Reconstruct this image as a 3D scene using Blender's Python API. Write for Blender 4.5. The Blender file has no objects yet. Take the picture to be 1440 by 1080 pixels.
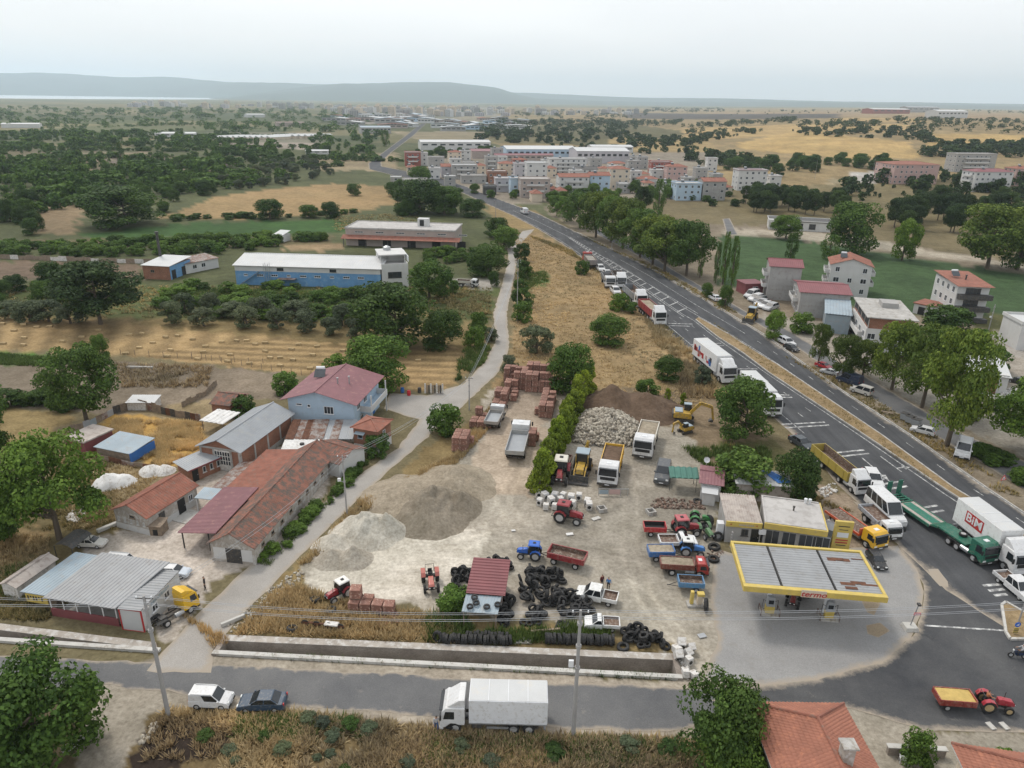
import bpy, bmesh, math, random
import numpy as np
from mathutils import Vector, Matrix, noise
R = math.radians
rnd = random.Random(7)
SC = bpy.context.scene
COL = SC.collection

# ------------------------------------------------------------------ camera
CAM_H = 50.0; PITCH = R(21.5); ROLL = R(0.9); FPX = 1017.0
sp, cp, sr, cr = math.sin(PITCH), math.cos(PITCH), math.sin(ROLL), math.cos(ROLL)
F_ = Vector((0, cp, -sp)); R0 = Vector((1, 0, 0)); D0 = Vector((0, -sp, -cp))
RIGHT = cr*R0 - sr*D0; DOWN = sr*R0 + cr*D0
cam_d = bpy.data.cameras.new('camera'); cam = bpy.data.objects.new('camera', cam_d); COL.objects.link(cam)
cam_d.sensor_width = 36; cam_d.lens = 36*FPX/1440; cam_d.clip_start = 1; cam_d.clip_end = 60000
mw = Matrix((RIGHT, -DOWN, -F_)).transposed().to_4x4(); mw.translation = (0, 0, CAM_H)
cam.matrix_world = mw
SC.camera = cam

# ------------------------------------------------------------------ world, sun, exposure
SUN_EL, SUN_AZ = R(56), R(-38)          # azimuth from +Y (away from the camera), negative = to the left
w = bpy.data.worlds.new('World'); SC.world = w; w.use_nodes = True
nt = w.node_tree; nt.nodes.clear()
out = nt.nodes.new('ShaderNodeOutputWorld'); bg = nt.nodes.new('ShaderNodeBackground')
sky = nt.nodes.new('ShaderNodeTexSky'); sky.sky_type = 'NISHITA'; sky.sun_disc = False
sky.sun_elevation = SUN_EL; sky.sun_rotation = SUN_AZ; sky.dust_density = 6; sky.air_density = 1.0; sky.altitude = 50
tc = nt.nodes.new('ShaderNodeTexCoord'); mp = nt.nodes.new('ShaderNodeMapping'); mp.inputs['Scale'].default_value = (1, 1, 5)
cn = nt.nodes.new('ShaderNodeTexNoise'); cn.inputs['Scale'].default_value = 1.6; cn.inputs['Detail'].default_value = 5
cr_ = nt.nodes.new('ShaderNodeValToRGB')
cr_.color_ramp.elements[0].position = .25; cr_.color_ramp.elements[0].color = (12.6, 13.2, 13.8, 1)
cr_.color_ramp.elements[1].position = .72; cr_.color_ramp.elements[1].color = (15.8, 16.0, 16.1, 1)
mx = nt.nodes.new('ShaderNodeMix'); mx.data_type = 'RGBA'; mx.inputs[0].default_value = .68
nt.links.new(tc.outputs['Generated'], mp.inputs[0]); nt.links.new(mp.outputs[0], cn.inputs['Vector'])
nt.links.new(cn.outputs['Fac'], cr_.inputs[0])
nt.links.new(sky.outputs[0], mx.inputs[6]); nt.links.new(cr_.outputs[0], mx.inputs[7])
nt.links.new(mx.outputs[2], bg.inputs[0]); bg.inputs[1].default_value = 0.105
nt.links.new(bg.outputs[0], out.inputs[0])
sd = bpy.data.lights.new('sun', 'SUN'); sd.energy = 1.9; sd.angle = R(10); sd.color = (1, .95, .87)
sun = bpy.data.objects.new('sun', sd); COL.objects.link(sun)
sdir = Vector((math.sin(SUN_AZ)*math.cos(SUN_EL), math.cos(SUN_AZ)*math.cos(SUN_EL), math.sin(SUN_EL)))
sun.rotation_euler = (-sdir).to_track_quat('-Z', 'Y').to_euler(); sun.location = sdir*300
vs = SC.view_settings; vs.view_transform = 'Standard'; vs.look = 'None'; vs.gamma = 1; vs.use_curve_mapping = False
vs.exposure = -0.2
SC.cycles.use_denoising = True; SC.cycles.max_bounces = 5; SC.cycles.diffuse_bounces = 2; SC.cycles.glossy_bounces = 2
SC.cycles.transmission_bounces = 2; SC.cycles.volume_bounces = 2; SC.cycles.transparent_max_bounces = 4

# ------------------------------------------------------------------ image measure -> place
def sst(a, b, x):
    t = np.clip((x-a)/(b-a), 0, 1); return t*t*(3-2*t)
def hill(x, y):
    """terrain height: flat plain, rising gently to the right far off"""
    y_ = np.maximum(y, 1.0)
    return 24*sst(330, 1500, y)*sst(.12, .5, x/y_)
def ray(u, v):
    return F_ + (u-720)/FPX*RIGHT + (v-540)/FPX*DOWN
def P(u, v, z=0.0):
    """the point on the plane at height z that is measured at (u, v)"""
    d = ray(u, v); t = (z-CAM_H)/d.z
    return Vector((d.x*t, d.y*t, z))
def PT(u, v):
    """the point on the terrain"""
    d = ray(u, v)
    z = 0.0
    for _ in range(25):
        t = (z-CAM_H)/min(d.z, -.0008); x, y = d.x*t, d.y*t
        z += .6*(float(hill(x, y))-z)
    return Vector((x, y, z))
def ZT(p, v):
    """height of the point above p that is measured at row v"""
    best = 0
    q = p-Vector((0, 0, CAM_H)); lo, hi = -5, min(400, CAM_H+q.y*cp/sp*.8)
    for _ in range(40):
        m = (lo+hi)/2; a = Vector((q.x, q.y, m-CAM_H)); vv = 540+FPX*a.dot(DOWN)/a.dot(F_)
        if vv > v: lo = m
        else: hi = m
    return lo
def ppm(p):
    """pixels per metre at p"""
    return FPX/(p-Vector((0, 0, CAM_H))).dot(F_)

# ------------------------------------------------------------------ objects
def tag(o, label=None, cat=None, group=None, kind=None):
    if label: o['label'] = label
    if cat: o['category'] = cat
    if group: o['group'] = group
    if kind: o['kind'] = kind
    return o
def empty(name, loc=(0, 0, 0), rz=0, label=None, cat=None, group=None):
    o = bpy.data.objects.new(name, None); COL.objects.link(o); o.location = loc; o.rotation_euler = (0, 0, rz)
    o.empty_display_size = .3
    return tag(o, label, cat, group)
def link(name, me, parent=None, loc=None, rot=None, scale=None):
    o = bpy.data.objects.new(name, me); COL.objects.link(o)
    if parent is not None: o.parent = parent
    if loc is not None: o.location = loc
    if rot is not None: o.rotation_euler = rot
    if scale is not None: o.scale = scale
    return o
def kids(o): return [c for c in ALLKIDS.get(o.name, [])]
def copy_tree(o, loc=None, rz=None, label=None, group=None, parent=None, scale=None):
    c = o.copy(); COL.objects.link(c)
    if parent is not None: c.parent = parent; c.matrix_parent_inverse = o.matrix_parent_inverse.copy()
    if loc is not None: c.location = loc
    if rz is not None: c.rotation_euler = (0, 0, rz)
    if scale is not None: c.scale = scale
    if label: c['label'] = label
    if group: c['group'] = group
    for ch in o.children: copy_tree(ch, parent=c)
    return c
class MB:
    """collects faces; build() links ONE mesh object"""
    def __init__(s): s.v = []; s.f = []; s.m = []; s.mi = 0
    def add(s, vs, fs):
        b = len(s.v); s.v += [tuple(p) for p in vs]
        for f in fs: s.f.append(tuple(b+i for i in f)); s.m.append(s.mi)
        return s
    def box(s, x0, x1, y0, y1, z0, z1):
        return s.tbox((x0, x1, y0, y1, z0), (x0, x1, y0, y1, z1))
    def tbox(s, a, b):
        x0, x1, y0, y1, z0 = a; X0, X1, Y0, Y1, z1 = b
        return s.add([(x0, y0, z0), (x1, y0, z0), (x1, y1, z0), (x0, y1, z0), (X0, Y0, z1), (X1, Y0, z1), (X1, Y1, z1), (X0, Y1, z1)],
              [(0, 3, 2, 1), (4, 5, 6, 7), (0, 1, 5, 4), (1, 2, 6, 5), (2, 3, 7, 6), (3, 0, 4, 7)])
    def beam(s, p, q, wd, ht=None):
        """square bar from p to q"""
        ht = ht or wd; p = Vector(p); q = Vector(q); d = (q-p).normalized()
        up = Vector((0, 0, 1)) if abs(d.z) < .95 else Vector((1, 0, 0))
        a = d.cross(up).normalized(); b = a.cross(d)
        vs = [e+a*i*wd/2+b*j*ht/2 for e in (p, q) for i, j in ((-1, -1), (1, -1), (1, 1), (-1, 1))]
        return s.add(vs, [(0, 1, 2, 3), (7, 6, 5, 4), (0, 4, 5, 1), (1, 5, 6, 2), (2, 6, 7, 3), (3, 7, 4, 0)])
    def tube(s, pts, rs, n=8, caps=True):
        pts = [Vector(p) for p in pts]; b = len(s.v); L = len(pts)
        if not hasattr(rs, '__len__'): rs = [rs]*L
        vs = []; fs = []
        for i, p in enumerate(pts):
            d = (pts[min(i+1, L-1)]-pts[max(i-1, 0)]).normalized()
            up = Vector((0, 0, 1)) if abs(d.z) < .9 else Vector((1, 0, 0))
            a = d.cross(up).normalized(); c = a.cross(d)
            for k in range(n):
                t = 2*math.pi*k/n; vs.append(p+rs[i]*(math.cos(t)*a+math.sin(t)*c))
        for i in range(L-1):
            for k in range(n):
                k2 = (k+1) % n; fs.append((i*n+k, i*n+k2, (i+1)*n+k2, (i+1)*n+k))
        if caps: fs += [tuple(range(n))[::-1], tuple((L-1)*n+k for k in range(n))]
        return s.add(vs, fs)
    def prof(s, pts, y0, y1, taper=None):
        """side outline (x, z) swept across y; taper(z) shrinks the half width"""
        n = len(pts); c = (y0+y1)/2; h = (y1-y0)/2; tp = taper or (lambda z: 1)
        vs = [(x, c-h*tp(z), z) for x, z in pts]+[(x, c+h*tp(z), z) for x, z in pts]
        return s.add(vs, [tuple(range(n)), tuple(range(2*n-1, n-1, -1))]+[((i+1) % n, i, n+i, n+(i+1) % n) for i in range(n)])
    def prism(s, poly, z0, z1):
        n = len(poly); vs = [(x, y, z0) for x, y in poly]+[(x, y, z1) for x, y in poly]
        return s.add(vs, [tuple(range(n))[::-1], tuple(range(n, 2*n))]+[(i, (i+1) % n, n+(i+1) % n, n+i) for i in range(n)])
    def mesh(s, name, mats, bev=0, smooth=False):
        me = bpy.data.meshes.new(name); me.from_pydata(s.v, [], s.f)
        mats = mats if isinstance(mats, (list, tuple)) else [mats]
        for m in mats: me.materials.append(M(m) if isinstance(m, str) else m)
        if len(mats) > 1: me.polygons.foreach_set('material_index', s.m)
        bm = bmesh.new(); bm.from_mesh(me)
        bmesh.ops.recalc_face_normals(bm, faces=bm.faces)
        if bev:
            es = [e for e in bm.edges if len(e.link_faces) == 2 and e.calc_face_angle(0) > .5]
            bmesh.ops.bevel(bm, geom=es, offset=bev, segments=2, affect='EDGES', profile=.6, clamp_overlap=True)
        bm.to_mesh(me); bm.free()
        if smooth: me.shade_smooth()
        me.update()
        return me
    def build(s, name, mats, parent=None, bev=0, smooth=False, loc=None, rot=None):
        return link(name, s.mesh(name, mats, bev, smooth), parent, loc, rot)

# ------------------------------------------------------------------ materials
MATS = {}
def nodes_of(m):
    m.use_nodes = True; return m.node_tree, m.node_tree.nodes['Principled BSDF']
def nz(t, scale, detail=3, coord=None, rough=.6):
    n = t.nodes.new('ShaderNodeTexNoise'); n.inputs['Scale'].default_value = scale; n.inputs['Detail'].default_value = detail
    n.inputs['Roughness'].default_value = rough
    if coord is not None: t.links.new(coord, n.inputs['Vector'])
    return n
def ramp(t, fac, a, b, c0, c1):
    r = t.nodes.new('ShaderNodeValToRGB'); e = r.color_ramp.elements
    e[0].position = a; e[1].position = b; e[0].color = (*c0, 1); e[1].color = (*c1, 1)
    t.links.new(fac, r.inputs[0]); return r.outputs[0]
def mixc(t, fac, a, b, mode='MIX'):
    n = t.nodes.new('ShaderNodeMix'); n.data_type = 'RGBA'; n.blend_type = mode
    for sock, val in ((0, fac), (6, a), (7, b)):
        if isinstance(val, (int, float)): n.inputs[sock].default_value = val
        elif isinstance(val, tuple): n.inputs[sock].default_value = (*val, 1)
        else: t.links.new(val, n.inputs[sock])
    return n.outputs[2]
def bump(t, bs, h, strength, dist=.05):
    b = t.nodes.new('ShaderNodeBump'); b.inputs['Strength'].default_value = strength; b.inputs['Distance'].default_value = dist
    t.links.new(h, b.inputs['Height']); t.links.new(b.outputs[0], bs.inputs['Normal'])
def surf(name, col, rough=.85, var=.18, scale=1.2, fine=14, metal=0, bmp=0, dirt=None, dirt_amt=.5, world=False, rand=0, spec=None):
    """plain procedural surface: base colour, blotches, fine grain, wear of another colour"""
    m = bpy.data.materials.new(name); t, bs = nodes_of(m)
    if world:
        co = t.nodes.new('ShaderNodeNewGeometry').outputs['Position']
    else:
        co = t.nodes.new('ShaderNodeTexCoord').outputs['Object']
    a = nz(t, scale, 4, co); b = nz(t, fine, 2, co)
    c0 = tuple(max(0, x*(1-var)) for x in col); c1 = tuple(min(1, x*(1+var)) for x in col)
    c = ramp(t, a.outputs['Fac'], .3, .7, c0, c1)
    c = mixc(t, .55*min(1, var*2.2), c, ramp(t, b.outputs['Fac'], .3, .7, (.6,)*3, (1,)*3), 'MULTIPLY')
    if dirt:
        d = nz(t, scale*2.3, 6, co, .7); lo = .62-.25*dirt_amt
        c = mixc(t, ramp(t, d.outputs['Fac'], lo, lo+.13, (0,)*3, (1,)*3), c, dirt)
    if rand:
        oi = t.nodes.new('ShaderNodeObjectInfo')
        c = mixc(t, 1.0, c, ramp(t, oi.outputs['Random'], 0, 1, (1-rand,)*3, (1+rand*.3,)*3), 'MULTIPLY')
    t.links.new(c, bs.inputs['Base Color']); bs.inputs['Roughness'].default_value = rough; bs.inputs['Metallic'].default_value = metal
    if spec is not None: bs.inputs['Specular IOR Level'].default_value = spec
    if bmp: bump(t, bs, b.outputs['Fac'], bmp)
    MATS[name] = m; return m
def M(name): return MATS[name]
def C(r, g, b):
    """sRGB 0-255 as measured -> linear"""
    f = lambda c: (c/255/12.92 if c < 11 else ((c/255+.055)/1.055)**2.4)
    return (f(r), f(g), f(b))
def paint(col, name=None, rough=.35, dirty=.38):
    name = name or 'paint_%02x%02x%02x' % tuple(int(c*255) for c in col)
    if name not in MATS:
        surf(name, col, rough, .06, 1.5, 30, dirt=tuple(.6*c+.4*d for c, d in zip(col, (.3, .26, .2))), dirt_amt=dirty)
        M(name).node_tree.nodes['Principled BSDF'].inputs['Coat Weight'].default_value = .15
    return name
surf('glass', (.018, .022, .026), .12, .1, spec=.7)
surf('window_glass', (.035, .042, .05), .15, .3, .5, spec=.7)
surf('rubber', (.022, .022, .023), .8, .3, 3, 20, dirt=(.09, .08, .065), dirt_amt=.35, rand=.45)
surf('black', (.02, .02, .02), .7, .2)
surf('dark_metal', (.05, .05, .05), .6, .3, 2, dirt=(.14, .11, .08), dirt_amt=.4)
surf('chassis', (.035, .034, .033), .7, .3, 2, dirt=(.12, .1, .08), dirt_amt=.6)
surf('steel', (.42, .43, .44), .4, .12, metal=.6)
surf('rim', (.5, .5, .5), .45, .15, metal=.3)
surf('rust', (.13, .055, .03), .9, .35, 2, 12)
surf('rusty_bed', (.14, .085, .06), .85, .4, 1.5, 10, dirt=(.28, .24, .2), dirt_amt=.5)
surf('white', (.74, .74, .73), .5, .05, dirt=(.5, .47, .42), dirt_amt=.15)
surf('dirty_white', (.62, .6, .57), .7, .12, dirt=(.38, .34, .29), dirt_amt=.5)
surf('plastic_white', (.68, .69, .70), .45, .05)
surf('red_light', (.45, .02, .015), .3, .1)
surf('lamp_glass', (.75, .76, .74), .15, .05)
surf('yellow', (.56, .42, .10), .55, .12, dirt=(.46, .36, .17), dirt_amt=.35)
surf('machine_yellow', (.50, .31, .035), .5, .12, dirt=(.27, .19, .08), dirt_amt=.65)
surf('concrete', (.40, .385, .36), .9, .2, .5, 9, bmp=.3, dirt=(.25, .22, .18), dirt_amt=.4)
surf('pole_concrete', (.33, .32, .31), .9, .12, .6, 12)
surf('brick', (.30, .105, .055), .9, .25, 1.5, 9, bmp=.3, dirt=(.38, .2, .13), dirt_amt=.3)
surf('clay', (.27, .135, .10), .9, .22, 1.4, 8, bmp=.3, dirt=(.52, .36, .29), dirt_amt=.35, rand=.25)
surf('tile_red', (.27, .105, .07), .85, .25, .8, 6, dirt=(.2, .13, .1), dirt_amt=.35)
surf('tile_old', (.26, .115, .08), .9, .3, .6, 5, dirt=(.115, .09, .075), dirt_amt=.7)
surf('tile_orange', (.31, .125, .08), .8, .14, .7, 7, dirt=(.42, .17, .1), dirt_amt=.3)
surf('sheet_purple', (.22, .095, .105), .6, .12, .5, 8, dirt=(.3, .15, .14), dirt_amt=.3)
surf('sheet_maroon', (.20, .06, .065), .55, .12, .5, 8)
surf('sheet_grey', (.31, .325, .34), .5, .1, .5, 8, dirt=(.34, .34, .33), dirt_amt=.35)
surf('sheet_white', (.52, .525, .52), .55, .06, .3, 5, dirt=(.55, .53, .49), dirt_amt=.3)
surf('sheet_blue_grey', (.29, .355, .40), .5, .1, .4, 6, dirt=(.3, .32, .33), dirt_amt=.4)
surf('sheet_brownish', (.42, .37, .33), .7, .16, .5, 7, dirt=(.28, .23, .2), dirt_amt=.5)
surf('sheet_rusty', (.3, .27, .25), .75, .3, .5, 5, dirt=(.17, .085, .055), dirt_amt=.75)
surf('canopy_sheet', (.29, .295, .30), .5, .1, .5, 6, dirt=(.24, .235, .225), dirt_amt=.3)
surf('roof_membrane', (.45, .43, .41), .85, .1, .3, 5, dirt=(.34, .32, .3), dirt_amt=.55)
surf('plaster_white', (.56, .555, .54), .85, .06, .4, 5, dirt=(.52, .49, .45), dirt_amt=.25)
surf('plaster_grey', (.36, .35, .335), .9, .12, .4, 5, dirt=(.28, .26, .24), dirt_amt=.4)
surf('plaster_blue', (.41, .52, .62), .85, .07, .4, 5, dirt=(.36, .44, .5), dirt_amt=.3)
surf('plaster_pink', (.48, .33, .30), .85, .08, .4, 5)
surf('plaster_cream', (.60, .51, .40), .85, .08, .4, 5)
surf('plaster_lilac', (.46, .44, .46), .85, .08, .4, 5)
surf('plaster_red', (.30, .10, .08), .85, .1, .4, 5)
surf('plaster_tan', (.40, .335, .30), .85, .1, .4, 5)
surf('plaster_old', (.37, .33, .285), .9, .2, .7, 6, dirt=(.5, .48, .45), dirt_amt=.55, bmp=.3)
surf('factory_blue', (.13, .29, .50), .8, .12, .4, 4, dirt=(.22, .36, .5), dirt_amt=.4)
surf('wood', (.26, .2, .145), .9, .25, 1.5, 9, dirt=(.15, .12, .09), dirt_amt=.4)
surf('tarp_white', (.66, .65, .63), .7, .1, .8, 5, dirt=(.45, .42, .38), dirt_amt=.4)
surf('tarp_green', (.055, .16, .125), .7, .12, .6, 6)
surf('tarp_blue', (.03, .14, .42), .6, .12, .6, 6)
surf('bark', (.12, .095, .07), .95, .25, 3, 12)
surf('straw_bale', (.46, .34, .18), .95, .2, 1.5, 14, bmp=.5, rand=.2)
surf('straw_mesh', (.40, .26, .10), .95, .2)

surf('paving_white', (.50, .485, .45), .85, .12, .6, 6, dirt=(.34, .31, .27), dirt_amt=.4)
surf('road_paint', (.58, .58, .56), .8, .12, .6, 3, dirt=(.2, .2, .2), dirt_amt=.85, world=True)
surf('signal_red', (.55, .02, .03), .5, .05)
surf('signal_blue', (.02, .12, .5), .5, .05)
surf('lettering_red', (.42, .03, .03), .5, .05)
surf('lettering_dark', (.05, .045, .04), .6, .1)
surf('skin', (.42, .25, .17), .6, .06)
surf('hair', (.03, .022, .018), .8, .1)
surf('grain', (.52, .37, .12), .95, .15, 2, 30, bmp=.4)
# ------------------------------------------------------------------ ground sheet
def vn(x, y, s, seed=0):
    x = x/s; y = y/s; xi = np.floor(x); yi = np.floor(y); fx = x-xi; fy = y-yi
    fx = fx*fx*(3-2*fx); fy = fy*fy*(3-2*fy)
    def h(a, b):
        t = np.sin(a*127.1+b*311.7+seed*74.7)*43758.5453; return t-np.floor(t)
    return (h(xi, yi)*(1-fx)+h(xi+1, yi)*fx)*(1-fy)+(h(xi, yi+1)*(1-fx)+h(xi+1, yi+1)*fx)*fy
def fbm(x, y, s, seed=0):
    return (vn(x, y, s, seed)+.5*vn(x, y, s/2.1, seed+1)+.25*vn(x, y, s/4.3, seed+2))/1.75
def inside(px, py, poly):
    r = np.zeros(px.shape, bool); n = len(poly)
    for i in range(n):
        x0, y0 = poly[i]; x1, y1 = poly[(i+1) % n]
        if y0 == y1: continue
        r ^= ((y0 > py) != (y1 > py)) & (px < (x1-x0)*(py-y0)/(y1-y0)+x0)
    return r
def WP(pts, t=False): return [(PT if t else P)(u, v).to_2d().to_tuple() for u, v in pts]
STRAW = (.285, .205, .11); STUB = (.32, .225, .115); DIRT = (.37, .335, .285); PALE = (.47, .425, .37); SOIL = (.19, .15, .115)
GREEN = (.05, .105, .03); SCRUB = (.085, .095, .042); DRY = (.25, .185, .09); TAN = (.30, .22, .13)
FIELDS = [   # outline, colour: fields and bare ground, later ones on top
 ([(-400, 152), (740, 163), (660, 262), (700, 330), (690, 450), (-500, 450)], (.095, .105, .05)),
 ([(-300, 215), (100, 210), (330, 225), (330, 240), (-300, 245)], (.16, .14, .085)),
 ([(-300, 172), (200, 168), (470, 178), (470, 183), (-300, 185)], (.17, .175, .09)),
 ([(150, 193), (300, 190), (330, 196), (140, 199)], (.30, .25, .14)), ([(160, 155), (195, 155), (195, 159), (160, 159)], (.38, .3, .17)),
 ([(60, 196), (190, 199), (180, 208), (20, 204)], (.22, .19, .11)),
 ([(100, 215), (210, 213), (220, 224), (60, 232)], (.22, .185, .12)), ([(160, 222), (330, 222), (340, 236), (140, 239)], (.15, .125, .10)),
 ([(290, 186), (450, 186), (455, 211), (300, 206)], (.30, .26, .22)),
 ([(430, 222), (560, 214), (560, 240), (440, 240)], (.27, .22, .14)),
 ([(500, 150), (720, 150), (720, 172), (480, 175)], (.27, .25, .22)),
 ([(545, 185), (720, 185), (720, 196), (600, 200)], (.28, .24, .18)),
 ([(60, 280), (130, 285), (100, 330), (40, 330)], (.24, .18, .11)),
 ([(225, 306), (300, 278), (380, 266), (470, 258), (548, 262), (560, 285), (500, 300), (330, 308)], STUB),
 ([(560, 235), (620, 235), (640, 262), (600, 262)], (.2, .17, .1)),
 ([(120, 328), (250, 315), (480, 307), (500, 326), (300, 333), (120, 337)], GREEN),
 ([(0, 338), (230, 336), (470, 331), (470, 345), (0, 350)], (.13, .11, .06)),
 ([(-200, 362), (200, 371), (205, 394), (-200, 392)], (.17, .125, .09)),
 ([(400, 345), (480, 343), (490, 352), (400, 353)], TAN), ([(610, 395), (700, 390), (690, 412), (620, 415)], (.33, .31, .28)),
 ([(-200, 400), (700, 405), (690, 460), (-200, 440)], (.10, .12, .045)),
 ([(-200, 440), (690, 455), (690, 500), (-200, 465)], (.22, .165, .08)),
 ([(-200, 443), (150, 453), (520, 487), (665, 490), (655, 520), (640, 545), (560, 548), (430, 527), (150, 497), (-200, 487)], STUB),
 ([(-100, 492), (80, 499), (80, 519), (-100, 516)], (.07, .15, .03)),
 ([(-100, 516), (150, 508), (290, 514), (400, 525), (400, 560), (300, 560), (180, 585), (-100, 560)], (.225, .185, .14)),
 ([(-200, 565), (95, 578), (115, 605), (90, 625), (-200, 680)], (.30, .225, .11)),
 ([(80, 600), (290, 560), (420, 600), (300, 700), (160, 760), (60, 740)], (.28, .22, .13)),
 ([(-200, 690), (160, 690), (160, 760), (60, 800), (-200, 880)], (.2, .16, .08)),
 ([(150, 582), (285, 592), (290, 640), (230, 662), (130, 625)], (.45, .285, .095)),
 ([(110, 775), (165, 745), (235, 720), (290, 665), (345, 650), (430, 605), (500, 610), (480, 660), (370, 790), (300, 815), (250, 900), (215, 905), (225, 830), (140, 790)], (.46, .41, .365)),
 ([(-200, 735), (70, 745), (70, 775), (-200, 835)], STRAW),
 ([(670, 270), (760, 300), (760, 325), (700, 320)], DRY),
 ([(722, 322), (765, 328), (830, 372), (905, 440), (985, 510), (1020, 560), (1010, 600), (950, 590), (820, 560), (690, 545), (718, 500), (722, 440), (735, 390)], STRAW),
 ([(728, 384), (768, 380), (776, 395), (740, 408)], (.07, .12, .035)),
 ([(850, 545), (1010, 545), (1080, 610), (1130, 680), (1150, 720), (1020, 700), (960, 640), (930, 600)], (.25, .19, .125)),
 ([(600, 630), (690, 570), (720, 530), (740, 530), (700, 600), (640, 660), (450, 800), (330, 900), (318, 893), (420, 790)], DRY),
 ([(690, 545), (800, 530), (830, 590), (960, 600), (985, 640), (1010, 690), (1010, 770), (1050, 860), (1010, 965), (955, 945), (870, 885), (640, 862), (440, 840), (420, 800), (560, 690), (640, 655)], DIRT),
 ([(670, 640), (690, 590), (715, 545), (795, 540), (770, 600), (745, 700), (660, 690)], (.39, .32, .255)),
 ([(430, 808), (500, 738), (600, 730), (690, 750), (650, 830), (520, 850), (450, 835)], (.56, .515, .45)),
 ([(325, 895), (400, 815), (440, 830), (560, 858), (640, 862), (760, 880), (945, 905), (945, 920)], (.24, .18, .09)),
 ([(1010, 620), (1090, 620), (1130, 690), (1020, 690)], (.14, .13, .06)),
 ([(1120, 660), (1210, 712), (1265, 770), (1200, 770), (1150, 720)], (.28, .225, .17)),
 ([(60, 960), (240, 920), (300, 920), (960, 955), (1060, 970), (1060, 1040), (60, 1040)], (.36, .315, .26)),
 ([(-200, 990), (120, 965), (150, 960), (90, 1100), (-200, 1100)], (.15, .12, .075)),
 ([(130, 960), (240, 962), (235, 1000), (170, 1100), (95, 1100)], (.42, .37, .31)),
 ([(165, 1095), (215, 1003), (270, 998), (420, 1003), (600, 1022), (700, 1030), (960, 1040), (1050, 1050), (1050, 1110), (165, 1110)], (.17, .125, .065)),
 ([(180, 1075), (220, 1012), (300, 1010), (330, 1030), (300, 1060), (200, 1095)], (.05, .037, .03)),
 ([(1040, 1000), (1200, 990), (1300, 1027), (1700, 1035), (1700, 1110), (1040, 1110)], (.37, .33, .275)),
 # right of the highway
 ([(760, 290), (1000, 275), (1440, 300), (1700, 420), (1700, 760), (1440, 725), (1280, 612), (1120, 504), (1020, 438), (925, 382), (812, 327)], (.24, .2, .15)),
 ([(1010, 332), (1100, 335), (1440, 385), (1700, 420), (1700, 470), (1440, 462), (1300, 445), (1160, 425), (1010, 400)], (.055, .095, .04)),
 ([(1010, 322), (1120, 322), (1440, 372), (1440, 379), (1100, 333), (1010, 330)], (.36, .32, .26)),
 ([(900, 280), (1120, 290), (1230, 300), (1440, 330), (1440, 372), (1120, 320), (900, 310)], (.17, .14, .08)),
 ([(1060, 440), (1280, 470), (1440, 465), (1700, 500), (1700, 700), (1440, 645), (1300, 570), (1100, 465)], (.33, .30, .26)),
 ([(1350, 470), (1440, 472), (1440, 500), (1360, 495)], (.42, .40, .37)), ([(1230, 480), (1330, 455), (1400, 480), (1350, 540), (1250, 520)], (.15, .14, .08)),
 ([(1360, 440), (1700, 462), (1700, 480), (1370, 465)], (.12, .12, .05)),
]
HILLF = [
 ([(700, 150), (3000, 140), (3000, 330), (1200, 300), (1000, 255), (700, 255)], (.27, .205, .11)),
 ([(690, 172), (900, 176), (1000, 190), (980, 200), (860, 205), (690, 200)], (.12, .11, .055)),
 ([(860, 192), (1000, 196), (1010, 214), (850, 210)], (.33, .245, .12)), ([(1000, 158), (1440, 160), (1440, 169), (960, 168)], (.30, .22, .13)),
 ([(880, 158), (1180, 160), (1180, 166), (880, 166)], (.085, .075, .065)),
 ([(960, 180), (1290, 176), (1290, 186), (1000, 196), (960, 196)], (.40, .285, .135)),
 ([(1040, 200), (1110, 187), (1280, 200), (1295, 222), (1200, 224), (1040, 210)], (.42, .295, .13)),
 ([(1310, 188), (1600, 192), (1600, 214), (1300, 206)], (.40, .28, .12)), ([(1170, 166), (1300, 167), (1300, 173), (1170, 172)], (.38, .27, .13)),
 ([(900, 215), (1040, 218), (1040, 232), (900, 230)], (.33, .29, .25)), ([(880, 232), (1000, 240), (1170, 245), (1180, 258), (1020, 262), (880, 250)], (.28, .21, .11)),
 ([(1195, 242), (1250, 242), (1250, 258), (1205, 260)], (.40, .38, .36)), ([(1170, 250), (1205, 262), (1200, 275), (1160, 262)], (.3, .25, .16)),
 ([(620, 205), (1000, 215), (1010, 272), (700, 290), (600, 250)], (.27, .235, .19)),
 ([(1000, 266), (1440, 250), (1600, 330), (1440, 330), (1010, 300)], (.17, .14, .075)),
]
rr = [8.0]
while rr[-1] < 16000: rr.append(rr[-1]*(1.0085 if rr[-1] < 160 else 1.021))
rr = np.array(rr); aa = np.linspace(R(-62), R(62), 430)
RR, AA = np.meshgrid(rr, aa, indexing='ij')
GX = RR*np.sin(AA); GY = RR*np.cos(AA)
GZ = hill(GX, GY)
DITCH = [WP([(319, 895), (947, 922), (957, 953), (300, 919)]), WP([(-150, 863), (217, 906), (222, 916), (-150, 891)])]
gz_ = np.zeros_like(GX)
for d in DITCH: gz_[inside(GX, GY, d)] = -2.3
GZ = GZ+gz_
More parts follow.
